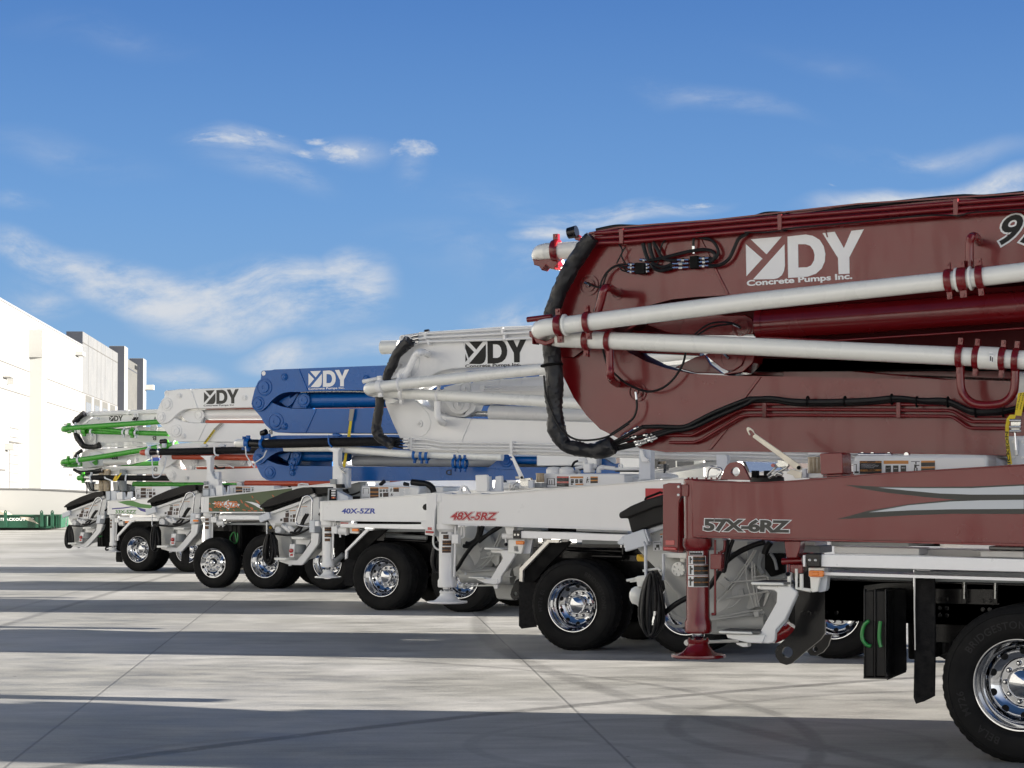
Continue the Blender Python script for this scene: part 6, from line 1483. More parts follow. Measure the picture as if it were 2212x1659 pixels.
clamp(f, 'cool', 'L 100,1110 140,1110', .55, .066, .09); clamp(f, 'chrome', 'L 258,1104 300,1104', .55, .06, .05)
f.pipe('hose_hanger', WH_, 'L 1048,1020 1046,1080 1055,1130 1080,1150 1108,1152', .46, .017, smooth=4)
for x_ in (870, 1130): f.plate('hanger_clip', 'cool', 'L %g,1010 %g,985 %g,1000 %g,1030 %g,1032' % (x_ - 35, x_ + 10, x_ + 60, x_ + 55, x_ - 20), .6, .08)
f.pipe('safety_cable', 'cool', 'L 140,1160 145,1260 150,1400 158,1460 190,1478 240,1462 285,1410 330,1290 345,1200 320,1170', .45, .012, smooth=4)
f.pipe('work_lamp', 'blackp', 'L 268,958 345,950', .9, .05, smooth=0, n=16); f.plate('lamp_bracket', 'cool', 'L 280,980 330,978 330,1040 285,1045', .8, .06)
po = f.plate('boom_post', WH_, 'L 835,1158 1018,1155 992,1190 986,1350 1010,1430 1050,1490 1110,1500 1110,1640 930,1640 930,1560 936,1350 928,1240 880,1190', .42, .14, bevel=.01)
f.plate('post_foot', 'greyp', 'L 888,1530 945,1532 945,1580 892,1580', .38, .1, po, .005)
f.plate('post_box', 'cool', 'L 1040,1395 1110,1392 1112,1500 1060,1495', .48, .1, po, .008)
f.plate('post_latch', 'steel', 'L 1005,1370 1040,1372 1040,1460 1015,1440', .5, .04, po, .004)
ob = f.plate('outrigger_beam', WH_, 'N 335,340 400,338 1100,258 1500,215 >5 <5 N 1500,540 1060,532 400,530 330,528', 0, .26, bevel=.006)
f.plate('beam_flange', WH_, 'N 325,332 400,330 1100,250 1500,207 >4 <4 N 1500,219 1100,262 400,342 325,342', -.02, .022, ob, .002)
f.plate('beam_flange', WH_, 'N 330,522 1065,524 1500,530 1500,545 1065,536 330,532', -.02, .022, ob, .002)
cm_ = f.plate('camouflage_panel', 'camog', 'N 388,348 1100,266 1420,228 1420,524 385,520', -.004, .003, ob, 0)
rn = random.Random(5)
cmb = MB()
def blot(cx_, cy_, w_, h_, ang):
    n = 11; pts = []
    for i in range(n):
        a_ = 2 * math.pi * i / n; r_ = rn.uniform(.55, 1.1); x_ = w_ * r_ * math.cos(a_); y_ = h_ * r_ * math.sin(a_)
        pts.append((cx_ + x_ * math.cos(ang) - y_ * math.sin(ang), cy_ + x_ * math.sin(ang) + y_ * math.cos(ang)))
    return [(f.at('N', *p, 0)[0], f.at('N', *p, 0)[2]) for p in pts]
cam_ = []
for cx_, cy_, w_, h_, an in ((410, 490, 30, 16, .8), (400, 420, 22, 8, .6), (470, 440, 30, 9, .5), (540, 505, 22, 8, .3), (620, 500, 26, 10, .8), (700, 500, 20, 9, .9), (800, 400, 34, 10, 1.0), (860, 440, 44, 15, .8), (920, 480, 36, 16, .7), (830, 500, 28, 10, .2), (935, 340, 22, 8, 1.0), (1000, 400, 40, 10, .8), (970, 510, 30, 9, .1), (1190, 325, 22, 7, .8), (760, 460, 26, 9, .9), (1040, 500, 20, 8, .2), (1300, 400, 40, 14, .7), (900, 510, 30, 8, .0)):
    cmb.sheet(blot(cx_, cy_, w_, h_, an), -.0055 - .0004 * len(cam_)); cam_.append(1)
cmb.build('camouflage_patches', 'camoo', ob, smooth=False)
MB().sheet(f.P('N 640,370 600,395 500,400 430,418 500,440 600,465 640,495 650,470 760,455 780,432 740,415 650,405', 0), -.014).build('splash_mark', 'whink', ob, smooth=False)
MB().sheet(f.P('N 840,392 930,400 1000,420 1040,450 1060,495 1000,465 960,440 900,412', 0), -.014).build('splash_mark', 'whink', ob, smooth=False)
put_text(f, 'model_lettering', 'ink', '38X-5ZR', ('N', 458, 470), ('N', 760, 470), ('N', 458, 392), 0, off=.035, par=ob, dy=.016, space=.9)
put_text(f, 'model_lettering', 'camotext', '38X-5ZR', ('N', 458, 470), ('N', 760, 470), ('N', 458, 392), 0, off=.012, par=ob, dy=.018, space=.9)
lg, lx = leg2(f, T38, WH_, 'N', 380, 535, 945, 1000, 1100, .078, .105)
MB().lathe([(.0001, f.at('N', 358, 334, .1)[2]), (.078, f.at('N', 358, 334, .1)[2]), (.078, f.at('N', 358, 530, .1)[2]), (.0001, f.at('N', 358, 530, .1)[2])], (lx - .05, .08, 0), 'z', 28, cap=False).build('outrigger_post', WH_, ob)
ring_plate(f, 'lifting_eye', WH_, 'N 335,368 310,390 298,405 296,425 308,445 335,468', ('N', 315, 415, 11), .08, .03, ob)
for t_ in ('N 342,570 365,590', 'N 338,598 382,640', 'N 336,646 384,688', 'N 334,695 382,742'): leg_sticker(f, lg, lx, .12, .078, t_, [('brlab', .05, .1, .95, .9), ('orlab', .05, .1, .95, .22), ('orlab', .05, .5, .95, .62)])
f.plate('lock_valve', WH_, 'N 410,588 458,586 478,592 478,655 410,655', .02, .08, lg, .004)
f.pipe('leg_rod_guide', WH_, 'N 432,655 430,800 424,920', .06, .013, lg, smooth=0)
f.pipe('beam_lock', WH_, 'N 500,660 580,662', .10, .055, None, smooth=0, n=20); f.pipe('beam_lock', 'steel', 'N 580,662 620,662', .10, .03, None, smooth=0, n=12)
for t_ in ('N 512,675 512,712', 'N 560,680 562,712', 'N 470,545 480,580', 'N 415,545 425,580'): f.pipe('release_lever', WH_, t_, .08, .013, None, smooth=0)
dk = f.plate('deck_edge', 'alum', 'N 510,567 1003,569 1300,572 >4.4 <4.4 N 1300,628 1003,621 510,617', 0, .05, bevel=.004)
q = f.at('N', 510, 567, 0); MB().box(q[0], 5.6, .05, 2.45, q[2] - .06, q[2] - .035).build('deck', 'alum', T38)
f.plate('deck_locker', 'cool', 'N 540,536 1060,540 1060,566 540,565', .3, .2, dk, 0)
ch = f.plate('chassis_frame', 'blackp', 'N 430,650 1500,660 1500,780 430,760', .75, .1, bevel=.004); f.plate('chassis_frame', 'blackp', 'N 430,650 2300,680 2300,800 430,760', 1.66, .1, ch, .004)
f.plate('axle_box', 'blackm', 'N 440,640 1400,640 1400,1040 440,1000', 1.1, .5, ch, .003)
bh = f.plate('board_holder', 'blackm', 'N 668,640 800,640 800,1040 664,1032', .35, .5, ch, .003)
for x_ in (690, 740): f.plate('outrigger_board', 'lid', 'N %g,655 %g,655 %g,1026 %g,1026' % (x_, x_ + 34, x_ + 30, x_ - 4), .33, .03, bh, .003)
f.pipe('board_rope', 'grhandle', 'N 660,885 650,850 672,800 690,780 712,790 730,900 700,915 665,890 655,905 640,905', .30, .012, bh, smooth=3); f.pipe('board_rope', 'grhandle', 'N 735,900 748,860 745,800 738,785', .30, .012, bh, smooth=3)
f.plate('battery_box', 'blackm', 'N 800,640 1210,650 1180,760 1000,850 860,900 800,1060', .8, .3, ch, .003)
f.pipe('yellow_tap', 'yellow', 'N 1150,712 1165,722', .5, .03, ch, smooth=0)
tk = f.plate('water_tank', WH_, 'N 620,205 640,195 1190,196 1200,210 1196,250 640,310 620,310', .6, 1.2, bevel=.03)
sticker(f, 'N 685,208 805,210 805,292 690,300', .6, [('orlab', .3, 0, 1, .1), ('brlab', .3, .1, 1, .45), ('orlab', .3, .5, 1, .6), ('brlab', .3, .6, 1, .85), ('sgrey', .05, .2, .08, .8), ('sgrey', .05, .2, .22, .24)], tk)
sticker(f, 'N 810,210 905,212 905,282 812,290', .6, [('orlab', 0, 0, 1, .14), ('brlab', .42, .7, 1, 1), ('sgrey', .08, .7, .3, .95)] + heads(0, .25, 1, .6), tk)
sticker(f, 'N 908,214 952,214 952,276 908,280', .6, [('sgrey', .2, .05, .9, .12)] + figure(.2, .2, .9, .9), tk)
f.plate('boom_rest', WH_, 'N 470,200 478,194 545,192 552,200 558,312 478,318', .06, .06, ob, .005)
f.plate('boom_rest', 'cool', 'N 562,230 575,215 585,270 600,295 612,270 618,200 632,200 634,306 560,314', .12, .05, ob, .005)
f.plate('control_box', 'greyp', 'N 308,235 388,235 388,328 300,328', .12, .15, None, .006); f.plate('control_box', 'cool', 'N 390,232 440,232 465,320 390,328', .14, .15, None, .006)
f.plate('control_panel', 'silver', 'N 316,246 384,246 382,322 312,322', .11, .01, None, .003)
f.plate('lamp_housing', WH_, 'N 318,190 392,186 394,232 310,234', .3, .1, None, .006); f.plate('lamp_glass', 'brlab', 'N 330,202 380,200 380,226 328,228', .29, .01, None, .004)
f.plate('tank_cover', WH_, 'N 1195,196 1430,200 1430,235 1200,250', .9, .8, tk, .02)
for t_ in ('N 1490,240 1505,180 1540,172 1620,180 1628,200', 'N 1490,230 1500,200 1610,200'): f.pipe('grab_handle', WH_, t_, .7, .016, tk, smooth=0)
f.pipe('tank_hose', 'hose', 'N 1180,165 1280,165 1360,180 1398,215 1404,240', .9, .025, tk, smooth=4)
for x_ in (985, 760): f.plate('tank_fitting', WH_, 'N %g,160 %g,150 %g,160 %g,196 %g,196' % (x_ - 30, x_, x_ + 36, x_ + 30, x_ - 28), .9, .2, tk, .01)
regN('U', [(1197, 400), (1915, 335), (1320, 940)])
small_rear(f, 'U', T38)
mk = f.plate('marker_bracket', 'cream', 'M 1762,610 1832,612 1830,652 1766,652', .05, .03, bevel=.003); f.plate('marker_light', 'amber', 'M 1768,620 1826,621 1826,646 1768,645', .0, .04, mk, .005)
f.plate('mudflap', 'rubber', 'M 1640,960 1725,955 1712,1182 1612,1180', .30, .02, None, .003)
front_end(f, 1.4, 5.4, WH_, WH_, 3.0, axles=(6.2,)); far_side(f, .1, 5.4, WH_)
x0_ = f.at('N', 441, 1128, 0)[0]; xa = f.at('N', 1082, 1095, 0)[0]
wheel(f, 'front', x0_, inner=False, sc=.93); wheel(f, 'dual', xa); wheel(f, 'dual', xa + 1.36)
for x_, k_ in ((x0_, 'front'), (xa, 'dual'), (xa + 1.36, 'dual')):
    w_ = wheel(f, k_, x_, inner=k_ == 'dual', sc=.93 if k_ == 'front' else 1); w_.location = (x_, 2.5, .512 * w_.scale[0]); w_.rotation_euler = (0, 0, math.pi)
    MB().tube([(x_, .2, .5), (x_, 2.3, .5)], .08, 16).build('axle', 'blackp', T38)
put_text(f, 'fold_mark', 'grink', 'B', ('L', 1890, 785), ('L', 1842, 785), ('L', 1890, 845), .96, off=.02, par=bB)
hc = thing('hose_coil', 'black hose coil hanging on the hopper beside the green striped outrigger', 'hose', 'hose coils on the hoppers', T38.location[:], -AL)
fh = Frame(-23.2, 33.4, hc); coil(fh, 'M', 1290, 850, 50, 165, .34, 12, .015, 4).build('hose_loops', 'hose', hc)
s_ = thing('cargo_strap', 'yellow printed ratchet strap slung diagonally over the white boom with orange pipes', 'strap', None, T38.location[:], -AL)
fs_ = Frame(-23.2, 33.4, s_)
fs_.plate('strap_sleeve', 'sleeveg', 'L 1130,685 1170,690 1065,792 1032,775', .90, .012, None, 0)
fs_.plate('webbing', 'strap', 'L 1034,778 1062,790 915,992 885,982', .91, .006, None, 0)
put_text(fs_, 'strap_lettering', 'ink', 'ERICKSON', ('L', 924, 962), ('L', 1050, 800), ('L', 908, 950), .91, off=.02, dy=.004)

# ================================================================== farthest truck, white with green pipes
T33 = thing('pump_truck', 'farthest concrete pump truck, white with green delivery pipes, 33X-5ZZ on its outrigger', 'truck', 'concrete pump trucks parked in a row', tuple(Uv * -30.2 + Wv * 40.0), -AL)
f = Frame(-30.2, 40.0, T33)
bA = f.plate('boom_section', WH_, 'K 488,540 560,515 1560,482 >7 <7 K 1560,660 1000,730 650,775 430,800 340,780 330,705 440,612 470,570', .95, .5, bevel=.012)
bB = f.plate('boom_section', WH_, 'K 430,815 560,820 1700,830 >7 <7 K 1700,950 720,966 690,990 650,1002 545,1006 500,982 460,905', 1.0, .42, bevel=.012)
f.plate('doubler_plate', WH_, 'K 435,840 640,835 655,860 650,1000 545,1008 498,980 458,905', .96, .02, bB, .004)
f.pin(WH_, 'K', 575, 903, .955, .10, bB); f.pin(WH_, 'K', 1497, 752, 1.0, .10, bB)
f.plate('gap_plate', WH_, 'K 640,780 1380,740 1640,740 1700,830 640,800', 1.2, .1)
for i, t_ in enumerate(('K 500,545 1100,515 1550,495', 'K 500,560 1100,528 1550,515', 'K 510,575 1120,545 1550,535')): f.pipe('hydraulic_line', WH_, t_ + ' >5', .90, .018, smooth=0)
for t_ in ('K 735,970 1200,960 1600,950', 'K 735,990 1200,980 1590,968', 'K 700,1012 1200,1000 1580,990', 'K 700,1030 1200,1018 1400,1012'): f.pipe('hydraulic_line', WH_, t_, .93, .014, smooth=0)
for t_ in ('K 568,528 592,527 592,590 570,592', 'K 1100,498 1126,497 1126,565 1102,567'): f.plate('line_bracket', WH_, t_, .88, .08, bA, .003)
for t_ in ('K 728,960 750,960 750,1012 728,1012', 'K 1160,958 1184,957 1184,1008 1160,1010'): f.plate('line_bracket', WH_, t_, .9, .1, bB, .003)
for x_ in (1205, 1225, 1255): f.pipe('hydraulic_hose', 'hose', 'K %g,600 %g,620 %g,645' % (x_ + 8, x_, x_ - 16), .88, .018, smooth=3, n=8); f.pipe('hydraulic_line', WH_, 'K %g,545 %g,600' % (x_ + 2, x_ + 8), .88, .016, smooth=0)
logo(f, 'grink', ('K', 850, 650), ('K', 1047, 572), ('K', 850, 590), .95, bA)
put_text(f, 'fold_mark', 'grink', 'A', ('K', 1500, 632), ('K', 1530, 632), ('K', 1500, 592), .95, off=.02, par=bA)
put_text(f, 'fold_mark', 'grink', 'B', ('K', 1530, 876), ('K', 1480, 878), ('K', 1530, 932), 1.0, off=.02, par=bB)
G_ = 'green'
f.pipe('delivery_pipe', G_, 'K 240,762 500,742 1000,706 1570,666 >5', .50, .060, smooth=0, n=30)
f.pipe('delivery_pipe', G_, 'K 330,785 600,808 1050,822 1710,840', .66, .060, smooth=0, n=30)
f.pipe('pipe_elbow', G_, 'K 260,762,.5 210,766,.5 190,770,.55 192,778,.64 250,785,.68 340,786,.66', .5, [.064, .068, .07, .068, .062, .06], smooth=4, n=28)
f.pipe('delivery_pipe', G_, 'K 620,760 1000,800 1100,815', .6, .05, smooth=0, n=24)
for t_, m_ in (('K 265,760 300,758', G_), ('K 490,800 540,804', G_), ('K 1185,822 1220,824', G_)): clamp(f, m_, t_, .58, .064, .11)
for t_ in ('K 360,752 400,750', 'K 595,808 630,810', 'K 1060,822 1090,823', 'K 1240,826 1270,828'): clamp(f, 'cool', t_, .55, .062, .05)
for t_ in ('K 430,797 440,797', 'K 1125,822 1140,822', 'K 275,762 290,761'): clamp(f, 'whink', t_, .58, .0625, .10, lugs=False, name='pipe_band')
f.plate('pipe_bracket', WH_, 'K 180,695 240,690 240,705 185,720', .7, .1)
f.plate('pipe_bracket', WH_, 'K 450,700 580,595 598,600 500,700', .6, .04)
f.plate('pipe_bracket', 'cool', 'K 590,595 680,602 676,632 600,628', .7, .1)
f.pipe('delivery_pipe', G_, 'K 230,1246 700,1180 1300,1082 1830,985', .50, .062, smooth=0, n=30)
f.pipe('pipe_elbow', G_, 'K 270,1240,.5 200,1248,.5 180,1256,.56 190,1275,.68 280,1290,.72 440,1285,.72', .5, [.064, .068, .07, .068, .062, .06], smooth=4, n=28)
for t_, m_ in (('K 258,1242 290,1238', G_), ('K 1690,1010 1720,1006', G_)): clamp(f, m_, t_, .50, .066, .09)
for t_ in ('K 405,1222 430,1218', 'K 1800,990 1820,986', 'K 1580,1035 1600,1032'): clamp(f, 'cool', t_, .50, .064, .05)
f.pipe('delivery_pipe', G_, 'K 1040,1296 1300,1280 1600,1275 >3', 1.2, .065, smooth=0, n=24)
f.pipe('hose_sleeve', 'sleeve', 'K 490,545 440,580 385,630 335,680', .82, [.075, .065, .075, .06], smooth=5, n=16, rj=.1)
f.pipe('hose_sleeve', 'sleeve', 'K 365,820 385,890 425,950 470,1010 550,1030 640,1030 705,1005', .82, [.07, .08, .075, .07, .06, .06, .085], smooth=5, n=16, rj=.1)
f.pipe('hose_sleeve', 'sleeve', 'K 450,1085 395,1120 355,1175', .82, .045, smooth=5, n=14, rj=.1)
f.pipe('hose_sleeve', 'sleeve', 'K 330,1358 400,1395 480,1412 600,1395 755,1370', .82, [.03, .04, .06, .055, .06], smooth=5, n=14, rj=.1)
bC = f.plate('boom_section', WH_, 'K 455,1110 520,1072 1380,1022 1640,1000 >6 <6 K 1640,1080 1140,1150 790,1200 780,1310 480,1340 430,1310 430,1190', .98, .45, bevel=.01)
f.plate('doubler_plate', 'cool', 'K 560,1120 680,1095 740,1110 780,1190 768,1300 600,1320 540,1240', .94, .03, bC, .004)
f.plate('fold_bracket', G_, 'K 595,1255 670,1215 676,1285 640,1300', .90, .02, bC, .002)  # small green bracket plate on the fold
f.pipe('hydraulic_cylinder', WH_, 'K 780,1252 1130,1240', .92, .065, smooth=0, n=24)
f.plate('link_lever', WH_, 'K 790,1190 1100,1140 1300,1140 1450,1190 1350,1240 1150,1290 780,1310', 1.1, .1); f.pin(WH_, 'K', 1232, 1222, 1.09, .07, None)
f.plate('side_window', 'blueink', 'K 1100,1205 1420,1190 1580,1180 1580,1245 1400,1245', 1.5, .02)
for x_ in (900, 930, 960): f.pipe('hydraulic_hose', 'hose', 'K %g,1175 %g,1210 %g,1240 %g,1245' % (x_, x_ + 5, x_ + 45, x_ + 60), .9, .02, smooth=4, n=8)
bD = f.plate('boom_section', WH_, 'K 170,1318 480,1340 1000,1312 1700,1300 >6 <6 K 1700,1420 780,1432 560,1430 450,1390 300,1340 170,1336', 1.0, .42, bevel=.01)
for t_ in ('K 760,1345 1100,1330 1500,1320', 'K 760,1362 1100,1345 1500,1338', 'K 760,1380 1100,1360 1400,1352'): f.pipe('hydraulic_line', WH_, t_, .93, .013, smooth=0)
put_text(f, 'fold_mark', 'grink', 'D', ('K', 1545, 1330), ('K', 1495, 1330), ('K', 1545, 1385), 1.0, off=.02, par=bD)
f.pipe('end_hose', 'rubber', 'K 600,1476 700,1478 1100,1482 1720,1484', .55, [.055, .066, .066, .066], smooth=2, n=28)
f.pipe('hose_socket', 'steel', 'K 490,1474 570,1476 600,1476', .55, [.055, .055, .05], smooth=0, n=24)
f.pipe('hose_end_bend', G_, 'K 490,1476 440,1480 400,1485 384,1488', .55, [.062, .066, .06, .03], smooth=3, n=24)
clamp(f, G_, 'K 470,1478 490,1478', .55, .066, .09); clamp(f, 'cool', 'K 590,1476 610,1476', .55, .062, .05)
f.pipe('hose_hanger', 'cool', 'K 1110,1430 1090,1450 1082,1525', .46, .02, smooth=3)
f.pipe('delivery_pipe', G_, 'K 1200,1570 1900,1580 >5', 1.0, .06, smooth=0, n=20)
for t_ in ('K 770,1462 790,1464 800,1480 900,1520 890,1532 780,1494', ): f.plate('hook_arm', 'cool', t_, .38, .012, None, .002)
ob = f.plate('outrigger_beam', WH_, 'M 738,390 1000,378 1300,348 >5 <5 M 1300,562 740,554', 0, .26, bevel=.006)
f.plate('beam_flange', WH_, 'M 730,382 1000,372 1300,340 >4 <4 M 1300,352 1000,382 730,392', -.02, .022, ob, .002)
MB().sheet(f.P('M 830,398 1000,378 1120,420 1260,440 1260,482 1100,470 950,440', 0), -.002).build('paint_stripe', 'grnink', ob, smooth=False)
MB().sheet(f.P('M 762,478 900,468 1000,455 1100,470 1210,500 1180,528 1120,510 1070,470 1000,466 900,482 762,492', 0), -.003).build('paint_stripe', 'purple', ob, smooth=False)
put_text(f, 'model_lettering', 'grnink', '33X-5ZZ', ('M', 806, 542), ('M', 1060, 542), ('M', 808, 502), 0, off=.03, par=ob, dy=.004)
lg, lx = leg2(f, T33, WH_, 'M', 778, 560, 905, 945, 1022, .080, .19)
MB().lathe([(.0001, f.at('M', 755, 386, .1)[2]), (.078, f.at('M', 755, 386, .1)[2]), (.078, f.at('M', 755, 558, .1)[2]), (.0001, f.at('M', 755, 558, .1)[2])], (lx - .05, .08, 0), 'z', 28, cap=False).build('outrigger_post', WH_, ob)
ring_plate(f, 'lifting_eye', WH_, 'M 740,420 718,435 704,450 704,465 718,480 740,492', ('M', 720, 457, 9), .08, .03, ob)
for t_ in ('M 738,588 752,606', 'M 738,612 762,644', 'M 736,650 760,684', 'M 736,690 760,726'): leg_sticker(f, lg, lx, .12, .080, t_, [('brlab', .05, .1, .95, .9), ('orlab', .05, .1, .95, .22), ('orlab', .05, .5, .95, .62)])
f.plate('lock_valve', WH_, 'M 795,600 840,600 840,655 795,655', .02, .08, lg, .004); f.pipe('leg_rod_guide', WH_, 'M 820,655 815,780 805,880', .06, .015, lg, smooth=0)
f.pipe('beam_lock', WH_, 'M 860,665 915,667', .10, .06, None, smooth=0, n=16)
dk = f.plate('deck_edge', 'alum', 'M 850,586 1330,598 >4 <4 M 1330,634 850,622', 0, .05, bevel=.004)
q = f.at('M', 850, 586, 0); MB().box(q[0], 5.4, .05, 2.45, q[2] - .06, q[2] - .035).build('deck', 'alum', T33)
f.plate('marker_light', 'amber', 'M 920,636 968,637 968,660 920,659', .04, .04, dk, .005)
fd = f.plate('fender_trim', 'alum', 'M 985,630 1046,630 1030,650 1004,650 836,832 836,876 818,886 820,812', .02, .05, bevel=.003)
f.plate('fender', 'blackm', 'M 1030,650 1300,640 1200,720 960,760 880,880 836,876 836,832 1004,650', .10, .05, fd, .003)
f.plate('mudflap', 'rubber', 'M 818,882 890,876 875,960 892,1150 814,1146 808,1100', .2, .02, fd, .003)
ch = f.plate('chassis_frame', 'blackp', 'M 830,640 1400,650 1400,740 830,730', .75, .1, bevel=.004); f.plate('chassis_frame', 'blackp', 'M 700,640 2300,670 2300,760 700,730', 1.66, .1, ch, .004)
f.plate('axle_box', 'blackm', 'M 900,640 1500,640 1500,940 900,900', 1.1, .5, ch, .003)
bh = f.plate('board_holder', 'blackm', 'M 580,600 735,600 735,960 580,955', .45, .5, ch, .003)
for x_ in (592, 622): f.plate('outrigger_board', 'lid', 'M %g,635 %g,635 %g,950 %g,950' % (x_, x_ + 22, x_ + 22, x_), .43, .02, bh, .003)
f.pipe('board_rope', 'grhandle', 'M 600,755 580,780 575,810 600,830 640,825', .40, .016, bh, smooth=3)
f.pipe('towing_hook', 'blackp', 'M 715,960 690,965 682,985 695,998 715,992', .5, .02, ch, smooth=4)
tk = f.plate('water_tank', WH_, 'M 1046,215 1060,208 1490,204 1500,216 1500,320 1046,362', .6, 1.2, bevel=.03)
sticker(f, 'M 1055,225 1185,225 1185,350 1055,355', .6, [('brlab', .5, .0, 1, .3), ('brlab', .5, .36, 1, .64), ('brlab', .5, .7, 1, .95), ('orlab', .5, 0, 1, .06), ('sgrey', .1, .1, .4, .14), ('sgrey', .1, .14, .14, .4)] + figure(.1, .6, .4, .95), tk)
sticker(f, 'M 1190,224 1305,222 1305,345 1190,350', .6, [('orlab', 0, 0, .6, .06), ('brlab', .28, .4, .62, .66), ('brlab', .28, .72, .62, 1), ('brlab', .7, .46, .98, .72)] + heads(.02, .12, .6, .3) + figure(.7, .1, .95, .35) + figure(.02, .4, .2, .65), tk)
f.plate('boom_rest', WH_, 'M 815,280 885,272 890,370 818,374', .06, .05, ob, .005); f.plate('boom_rest', 'cool', 'M 890,275 910,275 925,330 945,340 955,275 1010,268 1012,360 892,370', .12, .05, ob, .005)
f.plate('control_box', 'greyp', 'M 680,265 742,262 742,395 690,390', .12, .15, None, .006); f.plate('control_box', 'cool', 'M 744,262 812,262 812,378 744,382', .14, .15, None, .006)
f.plate('control_panel', 'silver', 'M 684,270 736,268 736,370 690,380', .11, .01, None, .003)
for x_ in (640, 700, 900): 
    c = f.at('M', x_, 265, .9); MB().lathe([(.09, 0), (.09, .5), (.085, .52), (.0001, .52)], c, 'z', 20, cap=False).build('sight_reservoir', 'glassoil' if x_ < 800 else 'greyp', T33)
for t_, m_ in (('M 415,150 520,145 520,270 480,262 440,200', 'greyp'), ('M 770,150 835,150 835,260 780,262', WH_), ('M 860,185 1000,185 1000,262 860,262', 'greyp'), ('M 540,170 600,170 600,250 540,250', 'zinc')): f.plate('valve_cabinet', m_, t_, 1.0, .3, None, .01)
for t_ in ('M 440,150 450,220 448,300', 'M 470,160 500,240 540,260', 'M 520,150 530,200', 'M 870,190 930,180 1000,190'): f.pipe('control_cable', 'hose', t_, .95, .014, None, smooth=3)
regN('Wn', [(163, 460), (735, 385), (215, 905)])
small_rear(f, 'Wn', T33)
front_end(f, 1.4, 5.4, WH_, WH_, 3.0, axles=(6.2,)); far_side(f, .1, 5.4, WH_)
xa = f.at('M', 1084, 988, 0)[0]
wheel(f, 'dual', xa); wheel(f, 'dual', xa + 1.36)
for x_ in (xa, xa + 1.36):
    w_ = wheel(f, 'dual', x_); w_.location = (x_, 2.5, .512); w_.rotation_euler = (0, 0, math.pi)
    MB().tube([(x_, .2, .52), (x_, 2.3, .52)], .08, 16).build('axle', 'blackp', T33)
hc = thing('hose_coil', 'leftmost black hose coil, on the hopper of the farthest truck with green pipes', 'hose', 'hose coils on the hoppers', T33.location[:], -AL)
fh = Frame(-30.2, 40.0, hc); coil(fh, 'M', 232, 830, 50, 140, .34, 12, .017, 2).build('hose_loops', 'hose', hc)
s_ = thing('cargo_strap', 'small yellow strap with a buckle on the lower boom of the farthest truck', 'strap', None, T33.location[:], -AL)
fs_ = Frame(-30.2, 40.0, s_)
fs_.plate('webbing', 'strap', 'K 1010,1408 1032,1410 950,1532 925,1528', .40, .006, None, 0); fs_.plate('buckle', 'yellow', 'K 905,1500 935,1445 965,1450 930,1530 900,1532', .42, .02, None, .003)

# ================================================================== warehouse along the left
Dv = Vector(((740 - 1106) / 4450, 1, 0)).normalized(); Lv = Vector((-Dv.y, Dv.x, 0))
p_ = CAM + dirn('X', 0, 1945) * 1; t_ = 111 / dirn('X', 0, 1945).y
wall0 = CAM + dirn('X', 0, 1945) * t_
WB = wall0.dot(Lv)
WHS = thing('warehouse', 'long white tilt-up warehouse with grey panels and pillars at the left', 'building', None, tuple(Dv * wall0.dot(Dv) + Lv * WB), math.atan2(Dv.y, Dv.x))
f = Frame(wall0.dot(Dv), WB, WHS, Dv, Lv)
def wall_tex(name, col):
    mt = mat(name, col, .75, noise=.03, nscale=.6, bump=.05, bscale=8)
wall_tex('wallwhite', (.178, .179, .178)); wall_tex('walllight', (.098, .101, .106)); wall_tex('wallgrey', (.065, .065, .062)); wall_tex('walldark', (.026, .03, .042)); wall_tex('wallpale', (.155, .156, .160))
mat('winglass', (.12, .122, .125), .25); mat('joint', (.055, .054, .052), .9); mat('lamp', (.62, .61, .59), .5); mat('rampgrey', (.34, .34, .335), .8, noise=.05, nscale=.4); mat('boxgrey', (.30, .30, .29), .6)
se = f.at('Q', 1027, 900, 0)[0]; zt = f.at('Q', 0, 98, 0)[2]
mw_ = MB().box(-190, se, 0, 40, 0, zt).build('wall', 'wallwhite', WHS, 0)
MB().box(-190, se, -.04, .3, zt + .0, zt + .12).build('parapet_cap', 'wallpale', mw_, 0)
for a_, b_ in ((852, 995), (1190, 1300)):
    z_ = f.at('Q', 0, a_, 0)[2]; MB().box(-190, se, -.006, .02, z_ - .03, z_ + .03).build('panel_joint', 'joint', mw_, 0)
for i in range(24):
    s_ = se - 4 - i * 7.6; MB().box(s_ - .02, s_ + .02, -.004, .02, 0, zt).build('panel_joint', 'wallpale', mw_, 0)
# taller grey block
se2 = f.at('Q', 1462, 1200, 0)[0]; z2 = f.at('Q', 1026, 487, 0)[2]
gb = MB().box(se, se2 + .2, .004, 1.15, 0, z2).build('wall', 'walllight', WHS, 0)
MB().box(se - .05, se - .003, .006, 1.148, zt - .5, z2 - .01).build('wall_end_shade_skin', 'walldark', gb, 0)  # dark skin standing in for shade on the block's end
for z_ in (f.at('Q', 1026, 625, 0)[2], f.at('Q', 1026, 1250, 0)[2]): MB().box(se, se2, -.012, .02, z_ - .03, z_ + .03).build('panel_joint', 'joint', gb, 0)
for x_ in (1100, 1207, 1257, 1308, 1400):
    s_ = f.at('Q', x_, 1000, 0)[0]; MB().box(s_ - .03, s_ + .03, -.004, .02, f.at('Q', 1026, 1250, 0)[2], z2).build('panel_joint', 'joint', gb, 0)
zw1 = f.at('Q', 1060, 1278, 0)[2]
MB().box(se, se2, -.02, .01, 0, f.at('Q', 1026, 1256, 0)[2]).build('wall_base', 'wallpale', gb, 0)
